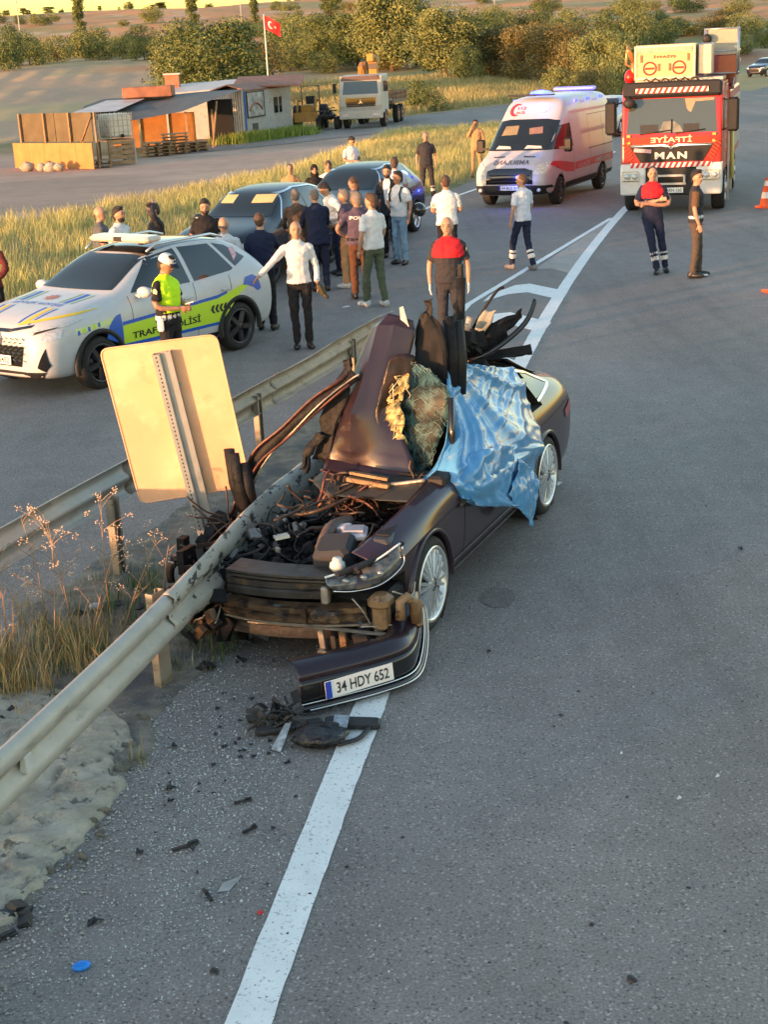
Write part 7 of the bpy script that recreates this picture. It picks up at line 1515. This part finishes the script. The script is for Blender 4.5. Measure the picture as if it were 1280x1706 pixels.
# lean-to with tarp roof left of the cabin
t = empty('lean_to', (-10.2, 70.5, 0), 0, 'open lean-to with grey tarpaulin roof, pale sheet and ochre boards, left of the cabin', 'shed')
P0('back_board', PLY, lambda b: [b.box((-1.3+1.32*k, 1.6+.45*k, .85), (1.28, .06, 1.5), rot=(0, 0, R(14))) for k in range(3)], t)['kind'] = 'stuff'
P0('roof_tarp', TARPG, lambda b: b.grid([[(-3.2, -1.4, 1.75), (-.8, -1.5, 1.45), (1.8, -.8, 1.75), (3.2, .3, 2.2)], [(-3.0, 1.0, 2.2), (-.5, 1.0, 2.05), (2.0, 1.6, 2.25), (3.6, 2.4, 2.35)], [(-2.6, 4, 2.4), (0, 4, 2.4), (2.5, 4.2, 2.5), (4.4, 4.6, 2.5)]], True), t)
P0('roof_sheet', SHEETW, lambda b: b.add([(-3.4, -1.3, 1.92), (-1.2, -1.3, 1.94), (-.3, 2.2, 2.35), (-2.2, 2.4, 2.35)], [(0, 1, 2, 3)]), t)
P0('roof_post', PALW, lambda b: b.box((0, 0, .85), (.09, .09, 1.75)), t).location = (-2.9, -1.2, 0)
for (x, y) in ((-.6, -1.2), (1.9, -.4), (3.0, .9)): P0('roof_post', PALW, lambda b: b.box((0, 0, .85), (.09, .09, 1.75)), t).location = (x, y, 0)
P0('brown_box', RUST, lambda b: b.box((-.2, 3.0, 2.65), (2.4, 1.4, .5), bev=.03), t)
P0('dark_interior', UNDER, lambda b: b.box((3.2, 3.2, 1.1), (1.2, .6, 2.0)), t); P0('leaning_pole', PALW, lambda b: b.tube([(3.0, .2, 0), (3.3, .6, 2.1)], .05, 6), t)
t = empty('shed', (-9.5, 80.5, 0), 0, 'low shed with pale sheet roof and brick chimney behind the lean-to', 'shed')
P0('wall', CORR, lambda b: b.box((1.2, 0, 1.2), (5.6, 3.0, 2.4)), t); P0('roof', SHEETW, lambda b: b.box((.6, -.6, 2.62), (6.0, 4.2, .07), rot=(R(5), R(-2), 0)), t); P0('roof', RUST, lambda b: b.box((4.6, -.5, 2.75), (3.6, 4.2, .07), rot=(R(6), R(1), 0)), t)
ch = P0('chimney', mat('brick_red', (.32, .14, .08), .8, var=.3, scale=6), lambda b: b.box((-.6, .2, 2.95), (.75, .6, .75)), t); P0('chimney_cap', SHEETW, lambda b: b.box((-.6, .2, 3.36), (.9, .75, .08)), ch)
# board pen
t = empty('board_fence', (-12.9, 61.5, 0), math.atan2(59.79-63.18, -10.87+14.84), 'ochre board fence with brown shade netting above, at the edge of the dirt lot', 'fence')
for k in range(5): P0('board', PLY, lambda b: b.box((-2.1+1.04*k, 0, .52), (1.03, .05, 1.02)), t)
for k in range(2): P0('netting', SHN, lambda b: b.box((-1.55+2.4*k, .55, 1.62), (2.36, .03, 1.15)), t)
for k in range(4): P0('fence_post', PALW, lambda b: b.box((-2.6+1.65*k, .45, 1.1), (.08, .08, 2.2)), t)
P0('brace', PALW, lambda b: b.tube([(1.2, .5, .9), (2.1, .5, 2.1)], .03, 6), t)
for i, (x, y, s) in enumerate(((-13.9, 61.0, .30), (-13.2, 60.5, .24), (-12.8, 60.2, .3), (-12.4, 60.0, .22))):
    b = MB(); qq = random.Random(i); b.ell((0, 0, .15), (s, s*.8, s*.7), n=8, m=6, disp=lambda a, c: (qq.random()-.5)*.4); o = b.build('rubble_stone', CONC, None); o.location = (x, y, 0); tag(o, 'pale stone lying before the ochre board fence', 'stone', 'stones before the board fence')
# IBC tank on a crate, pallets
t = empty('water_tank', (-10.35, 62.2, 1.02), R(35), 'white caged water tank standing on a wooden crate by the board fence', 'tank')
P0('bladder', mat('tank_white', (.68, .62, .52), .45, var=.08), lambda b: b.box((0, 0, .55), (1.0, 1.1, .95), bev=.08), t)
def cage(b):
    for s in (1, -1):
        for k in range(6):
            b.box((-.52+.208*k, s*.575, .55), (.025, .025, 1.02)); b.box((s*.525, -.57+.228*k, .55), (.025, .025, 1.02))
        for k in range(5): b.box((0, s*.575, .08+.23*k), (1.06, .025, .025)); b.box((s*.525, 0, .08+.23*k), (.025, 1.15, .025))
P0('cage', SILVER, cage, t)
P0('valve', BLACKPL, lambda b: b.cyl((0, -.6, .15), (0, -.7, .15), .07, 10), t)
t = empty('wooden_crate', (-10.35, 62.0, 0), R(30), 'slatted wooden crate with grey panel carrying the white tank', 'crate')
for k in range(5): P0('slat', PALW, lambda b: b.box((0, -.6, .12+.2*k), (1.1, .04, .14)), t)
for k in range(4): P0('corner_post', PALW, lambda b: b.box((-.52+1.04*(k % 2), -.56+1.12*(k//2), .5), (.08, .08, 1.0)), t)
P0('panel', mat('crate_panel', (.46, .46, .46), .6), lambda b: b.box((.62, 0, .55), (.05, 1.1, .95)), t); P0('deck', PALW, lambda b: b.box((0, 0, 1.0), (1.2, 1.25, .04)), t)
PM = MB()
for k in range(7): PM.box((0, -.5+.166*k, .13), (1.2, .11, .022))
for k in range(3): PM.box((-.5+.5*k, 0, .07), (.1, 1.0, .09))
pm = PM.mesh('pallet', PALW); n_ = 0
for (x, y, nn_, rz) in ((-9.3, 66.6, 4, .3), (-7.9, 68.4, 3, .5), (-11.0, 60.9, 2, .2), (-8.6, 67.6, 6, .1)):
    for k in range(nn_):
        o = link('pallet', pm); o.location = (x+rnd.uniform(-.05, .05), y, .148*k); o.rotation_euler = (0, 0, rz+rnd.uniform(-.06, .06)); tag(o, 'weathered wooden pallet in the stacks before the lean-to', 'pallet', 'pallets stacked before the lean-to')
# ------------------------------------------------------------ grasses
def tufts(name, pts, hgt, nb, wdt, cols_, seed, spread=.12, bend=.35):
    q = np.random.RandomState(seed); n = len(pts); N = n*nb; base = np.repeat(np.array(pts), nb, axis=0)+np.concatenate([q.randn(N, 2)*spread, np.zeros((N, 1))], 1)
    hh = np.repeat(np.asarray(hgt) if np.ndim(hgt) else np.full(n, hgt), nb)*(.5+.7*q.rand(N)); a = q.rand(N)*6.283; d = np.stack([np.cos(a), np.sin(a), np.zeros(N)], 1); s = np.stack([-np.sin(a), np.cos(a), np.zeros(N)], 1)*wdt*(.6+.8*q.rand(N))[:, None]
    up = np.array([0, 0, 1.]); m1 = base+up*(hh*.55)[:, None]+d*(hh*bend*.3)[:, None]; tp = base+up*(hh*.95)[:, None]+d*(hh*bend)[:, None]
    V = np.stack([base-s, base+s, m1+s*.7, m1-s*.7, tp], 1).reshape(-1, 3); k = np.arange(N)*5; F = np.concatenate([np.stack([k, k+1, k+2], 1), np.stack([k, k+2, k+3], 1), np.stack([k+3, k+2, k+4], 1)])
    ci = np.repeat(np.asarray(cols_), nb*5, axis=0)*(.7+.6*np.repeat(q.rand(N), 5))[:, None]
    return tag(link(name, big_mesh(name, V, F, [mat('grass_blade', (1, 1, 1), .7, var=0, attr='tint', spec=.15)], cols=ci)), kind='stuff')
q = np.random.RandomState(3); P_ = []; Hh = []; Cc = []
vin = lambda y: np.interp(y, [16, 30, 40, 47, 54, 65, 78, 83], [-16, -13.2, -9.8, -5.9, -2.3, -.3, 2.6, 7.3])
while len(P_) < 13000:
    y = 16+q.rand()**1.2*66; a, b_ = vin(y)-.5, float(verge_x(y))-.15 if y < 62 else float(np.interp(y, [62, 70, 78, 83], [8.3, 11.8, 12.5, 12]))
    x = a+(b_-a)*q.rand()
    if y > 76 and x > 1: continue
    g = float(fbm(np.array(x/1.6), np.array(y/1.6), 3, 5)); edge = min(1, (b_-x)/.5+.25, (x-a)/.7+.2)
    if q.rand() > edge: continue
    P_.append((x, y, 0)); Hh.append((.10+.50*g)*min(1, .35+edge)); Cc.append(np.array([.50, .40, .18])*(1-g*.55)+np.array([.22, .28, .09])*g)
tufts('verge_grass', P_, Hh, 9, .006, Cc, 6, .10)
P_ = []; Hh = []; Cc = []
while len(P_) < 9000:
    y = 86+q.rand()*66; x = -14+q.rand()*34
    if x > -13+(y-86)*.1+30 or (x < -3 and y < 90): continue
    if y < float(side_hi(x))+1: continue
    g = float(fbm(np.array(x/4), np.array(y/4), 3, 15)); P_.append((x, y, float(height(x, y)))); Hh.append(.35+.5*g); Cc.append(np.array([.40, .31, .15])*(1-g*.5)+np.array([.20, .23, .08])*g*.8)
tufts('straw_grass', P_, Hh, 7, .02, Cc, 7, .3)
P_ = []; Cc = []
for k in range(420): x, y = -9.4+q.rand()*6.8, 71.0+q.rand()*1; x2 = -6.6+q.rand()*3.6; P_.append((x2+q.randn()*.3, 73.2+(x2+6.6)*1.55+q.randn()*.25-.5, 0)); Cc.append((.24, .30, .06))
tufts('cabin_weeds', P_, .55, 10, .014, Cc, 8, .15)
# dry grass in the median
P_ = []; Hh = []; Cc = []
for (x, y, s, n, h_, c) in ((-2.50, 8.95, .22, 200, .38, (.66, .38, .12)), (-2.20, 9.25, .18, 110, .34, (.62, .36, .13)), (-2.65, 9.6, .25, 90, .34, (.50, .34, .14)), (-2.05, 9.75, .20, 70, .24, (.40, .30, .10)), (-1.95, 10.2, .16, 60, .22, (.16, .19, .06)), (-1.62, 10.05, .14, 60, .20, (.15, .18, .06)), (-1.30, 9.45, .10, 50, .20, (.13, .15, .05)), (-1.9, 10.9, .14, 45, .26, (.20, .22, .08)), (-2.35, 10.6, .2, 40, .2, (.40, .30, .12)), (-1.45, 9.0, .1, 24, .12, (.3, .24, .1)), (-1.5, 7.75, .05, 8, .16, (.5, .36, .16)), (-2.95, 8.4, .15, 80, .30, (.58, .36, .14)), (-1.25, 9.95, .1, 40, .16, (.14, .16, .05))):
    for _ in range(int(n*.38)): P_.append((x+q.randn()*s*1.15, y+q.randn()*s*1.4, .01)); Hh.append(h_*(.35+.65*q.rand())); k_ = q.rand(); Cc.append(np.array(c)*(.55+.3*k_)*np.array([1.0, 1.25, 1.7]) if k_ < .75 else np.array((.13, .16, .06)))
tufts('dry_grass', P_, Hh, 10, .0035, Cc, 9, .035, .45)
STEM = mat('weed_stem', (.42, .26, .15), .8, var=.2); UMB = mat('weed_flower', (.62, .46, .34), .8, var=.3, scale=40)
def weed(x, y, h, seed, label, lean=(0, 0)):
    q = random.Random(seed); t = empty('dry_weed', (x, y, 0), 0, label, 'weed', 'dry umbel weeds between the barriers'); b = MB(); f = MB()
    top = Vector((lean[0]*h, lean[1]*h, h)); b.tube([(0, 0, 0), tuple(top*.5+Vector((q.uniform(-.03, .03), 0, 0))), tuple(top)], [.005, .004, .002], 5)
    for k in range(11):
        u = q.uniform(.3, 1); p = top*u; a = q.random()*6.28; l = q.uniform(.10, .28)*(1.2-u*.5); e = p+Vector((math.cos(a)*l, math.sin(a)*l, l*q.uniform(.5, 1.0))); b.tube([p, (p+e)/2+Vector((0, 0, .01)), e], [.0025, .002, .0012], 4)
        for _ in range(q.randint(4, 8)): c = e+Vector((q.uniform(-.03, .03), q.uniform(-.03, .03), q.uniform(-.01, .03))); b.tube([e, c], .0008, 3, False); f.ell(c, (.0065, .0065, .005), n=5, m=4)
    b.build('stem', STEM, t); o = f.build('flowers', UMB, t); o['kind'] = 'stuff'
for i, (x, y, h, ln) in enumerate(((-2.30, 9.75, .95, (-.12, .0)), (-2.05, 9.9, 1.05, (.03, 0)), (-2.55, 10.0, .85, (-.1, 0)), (-2.15, 9.5, .8, (.35, .1)), (-1.95, 9.7, .72, (.45, .1)), (-2.35, 9.3, .9, (.1, 0)), (-2.75, 9.6, .7, (0, 0)), (-2.6, 9.2, .6, (.1, 0)), (-1.75, 10.6, .5, (.2, 0)))):
    weed(x, y, h, i, ['leaning left', 'tallest, standing before the barrier', 'at the left edge', 'leaning right across the barrier post', 'leaning right towards the road sign', 'in front of the far barrier', 'at the far left of the verge', 'rising from the orange grass', 'low, right of the barrier post'][i] and 'dry umbel weed with pale seed heads, '+['leaning left', 'tallest before the barrier', 'nearest the left edge', 'leaning right past the post', 'leaning towards the sign', 'before the far barrier', 'at the far left', 'rising from orange grass', 'low beside the post'][i], ln)
# ------------------------------------------------------------ debris
DBK = mat('debris_black', (.022, .022, .024), .55, var=.4, scale=30)
def shard(x, y, s, kind, label, m=DBK, seed=0, grp='black plastic fragments on the asphalt', cat='fragment', rz=None):
    q = random.Random(seed+int(x*100)); b = MB()
    if kind == 'strip': b.box((0, 0, .008), (s, s*.16, .012), rot=(q.uniform(-.2, .2), 0, 0)); b.box((s*.3, s*.04, .018), (s*.4, s*.1, .012), rot=(.3, .1, .3))
    elif kind == 'lump':
        for _ in range(6): b.box((q.uniform(-s, s)*.3, q.uniform(-s, s)*.3, q.uniform(.005, s*.3)), (s*q.uniform(.2, .6), s*q.uniform(.15, .4), s*q.uniform(.04, .2)), rot=(q.uniform(-.5, .5), q.uniform(-.5, .5), q.random()*3))
    else: b.ell((0, 0, s*.1), (s*.5, s*.35, s*.12), n=9, m=5, disp=lambda i, k: (q.random()-.5)*.4)
    o = b.build('fragment', m, None); o.location = (x, y, .002); o.rotation_euler = (0, 0, rz if rz is not None else q.random()*6); return tag(o, label, cat, grp)
G_ = 'small black plastic fragment lying on the grey asphalt'
for (x, y, s, k, lb, rz) in ((-1.3, 7.37, .07, 'lump', 'black lump beside the concrete crumbs', 0), (-.87, 7.17, .10, 'strip', 'thin black splinter left of the white line, upper of two', .25), (-.81, 6.86, .09, 'strip', 'thin black splinter left of the white line, lower of two', .7), (-1.14, 6.72, .15, 'strip', 'long flat black strip lying in the glass crumbs', .45), (-1.5, 6.06, .08, 'lump', 'ragged black lump above the blue cap', 0), (-1.26, 9.05, .16, 'lump', 'large broken black box beside the barrier post', 0), (-1.04, 9.17, .12, 'strip', 'black strip just behind the broken black box', 0), (-.98, 9.45, .22, 'lump', 'dark heap of debris under the car front', 0), (-.88, 5.62, .05, 'pebble', 'grey-black chip left of the line near the bottom', 0), (.87, 5.83, .035, 'pebble', 'round dark nut alone on the right carriageway', 0), (.98, 5.4, .06, 'pebble', 'dark green leaf at the lower right', 0), (-1.89, 6.14, .22, 'lump', 'smoky broken trim at the lower left edge', 0), (-1.95, 5.95, .20, 'strip', 'black pipe poking in from the lower left edge', .6), (-1.34, 7.9, .05, 'lump', 'black chip at the foot of the concrete', 0), (-2.47, 8.4, .16, 'lump', 'black grille piece at the left edge of the dry grass', 0), (-1.38, 6.68, .05, 'lump', 'small black chip left of the long flat strip', 0), (.67, 9.1, .04, 'pebble', 'dark chip right of the torn bumper', 0), (1.02, 8.05, .035, 'pebble', 'dark chip on the open carriageway', 0), (2.84, 10.88, .05, 'lump', 'black crumb at the far right of the carriageway', 0)):
    shard(x, y, s, k, lb, rz=rz or None)
q = random.Random(5)
for k in range(90):
    y = 5.0+q.random()**1.3*13; x = q.uniform(-1.3, 3.4)*(y/10)+.2
    if -1.2 < x < 1.9 and 9.2 < y < 14: continue
    shard(x, y, q.uniform(.008, .026), 'pebble', G_, seed=k)
for k in range(60): shard(q.gauss(-.9, .3), q.gauss(8.0, .9), q.uniform(.012, .04), q.choice(['pebble', 'lump', 'strip']), 'small black plastic splinter among the glass crumbs', seed=k+200)
def thing1(name, lab, cat, m, f, loc, rz=0): b = MB(); f(b); o = b.build(name, m, None); o.location = loc; o.rotation_euler = (0, 0, rz); return tag(o, lab, cat)
thing1('bottle_cap', 'bright blue plastic cap on the asphalt at the lower left', 'cap', mat('cap_blue', (.01, .22, .75), .4), lambda b: b.ell((0, 0, .015), (.045, .032, .02), n=14), (-1.5, 5.70, 0), .4)
thing1('paper_scrap', 'pale grey torn plastic wedge near the white line', 'scrap', mat('scrap_grey', (.34, .33, .32), .6, var=.3), lambda b: b.add([(-.04, -.03, .006), (.02, -.04, .006), (.11, .06, .012), (.0, .02, .02)], [(0, 1, 2, 3)]), (-.90, 6.31, 0), .3)
shard(-.97, 6.24, .10, 'strip', 'short black rod beside the pale torn wedge', rz=2.0)
thing1('red_chip', 'tiny red lens chip just left of the white line', 'chip', PRED, lambda b: b.box((0, 0, .008), (.025, .02, .012)), (-.70, 6.07, 0))
for (x, y, s) in ((1.52, 6.95, .022), (1.78, 7.17, .02), (1.30, 7.5, .012), (1.62, 12.9, .10), (-.43, 23.42, .10)):
    thing1('paper_scrap', {1.52: 'white chip on the right carriageway, the larger of two', 1.78: 'thin white chip on the right carriageway, upper of two', 1.30: 'tiny pale chip left of the two white chips', 1.62: 'bent white strip by the rear wheel of the wrecked car', -.43: 'white crumpled paper at the feet of the crowd'}[x], 'scrap', mat('scrap_white', (.65, .65, .64), .6), lambda b: b.add([(-s, 0, .004), (0, -s*.5, .006), (s, s*.3, .004), (s*.1, s*.4, .02)], [(0, 1, 2, 3)]), (x, y, .003), .5)
# black bag and trim before the bumper
t = empty('black_trim', (-.45, 7.88, 0), 0, 'crumpled black plastic trim and liner lying across the white line below the bumper', 'car trim')
b = MB(); qq = random.Random(2); b.ell((0, -.03, .05), (.17, .13, .06), n=22, m=12, disp=lambda i, k: (qq.random()-.5)*.30); b.build('liner', mat('liner_black', (.02, .022, .026), .3, var=.4, scale=14, bump=.8, bscale=30), t)
strip_ = MB(); strip_.box((.19, .14, .04), (.34, .09, .05), rot=(.1, .05, R(-5)), bev=.012); strip_.box((-.20, .13, .04), (.42, .07, .04), rot=(.1, -.05, R(8)), bev=.012); strip_.build('spoiler_strip', DBK, t)
b = MB(); b.tube([Vector(p) for p in crom([(.10, -.10, .02), (.22, -.06, .03), (.28, .06, .03), (.30, .13, .04)], 5)], .020, 6, flat=(1, .6)); b.build('curved_rib', DBK, t)
b = MB(); b.box((.12, .10, .075), (.09, .13, .01), rot=(.1, .1, -.1)); b.build('label_foil', mat('foil_grey', (.35, .38, .42), .3, .3, var=.4, scale=30), t)
b = MB(); b.add([(-.22, .10, .08), (-.18, .12, .08), (-.24, -.14, .01), (-.30, -.10, .012)], [(0, 1, 2, 3)]); b.build('clear_shard', mat('clear_shard', (.35, .37, .38), .25, var=.5, scale=25), t)
# tyre just entering at the lower left corner, white rag and bowl in the median
b = MB(); b.lathe([(.10, -.08), (.16, -.10), (.20, -.06), (.21, 0), (.20, .06), (.16, .10), (.10, .08)], axis='Z', n=28); o = b.build('rubber_ring', RUBBER, None); o.location = (-1.98, 5.12, .10); tag(o, 'black rubber ring cut off by the lower left corner', 'tyre')
thing1('lamp_fragment', 'pale broken lamp piece in the dark weeds between the barriers', 'fragment', mat('lamp_piece', (.4, .42, .46), .3, var=.3, scale=30), lambda b: b.ell((0, 0, .03), (.05, .035, .03), n=10), (-2.22, 10.2, .03))
for k in range(5): shard(-2.35+.12*k, 10.15+.05*(k % 3), .16, 'strip' if k % 2 else 'lump', 'dark car fragment in the weeds between the barriers', seed=k+60, grp='car fragments between the barriers')
# fluid stains round the wreck
def stain(x, y, w, h, sd_, m): 
    P_s = [(x+w*math.cos(a)*(.7+.6*float(fbm(np.array(math.cos(a)*1.5+sd_), np.array(math.sin(a)*1.5), 3, sd_))), y+h*math.sin(a)*(.7+.6*float(fbm(np.array(math.cos(a)*1.5), np.array(math.sin(a)*1.5+sd_), 3, sd_+3)))) for a in np.linspace(0, 6.283, 40)[:-1]]
    poly_sheet('fluid_stain', P_s, .0035, m)
ST1 = asphalt('stained_asphalt', .165)
stain(.82, 10.1, .13, .22, 3, ST1); stain(-.75, 9.3, .30, .28, 7, ST1)
# crushed glass
q = np.random.RandomState(12); N = 5200; V = []; ys_ = np.empty(0)
cx = np.concatenate([q.randn(2600)*.30-1.05, q.randn(1500)*.45-1.25, q.randn(700)*.5-.8, q.randn(400)*1.4+.3]); cy = np.concatenate([q.randn(2600)*.75+7.4, q.randn(1500)*.8+6.1, q.randn(700)*.5+8.8, q.randn(400)*2.5+9])
s = (.0022+.0045*q.rand(N)**2.2); a = q.rand(N)*6.28; z = .004+q.rand(N)*.004
B_ = np.stack([cx, cy, z], 1); d1 = np.stack([np.cos(a), np.sin(a), q.randn(N)*.4], 1)*s[:, None]; d2 = np.stack([-np.sin(a), np.cos(a), q.randn(N)*.4], 1)*s[:, None]; up = np.array([0, 0, 1.])*s[:, None]*.9
V = np.stack([B_-d1, B_+d2, B_+d1, B_-d2, B_+up], 1).reshape(-1, 3); k = np.arange(N)*5; F = np.concatenate([np.stack([k+i, k+(i+1) % 4, k+4], 1) for i in range(4)])
tag(link('glass_crumbs', big_mesh('glass_crumbs', V, F, [mat('glass_crumb', (.55, .58, .57), .15, var=.5, scale=300, spec=.8)])), kind='stuff')
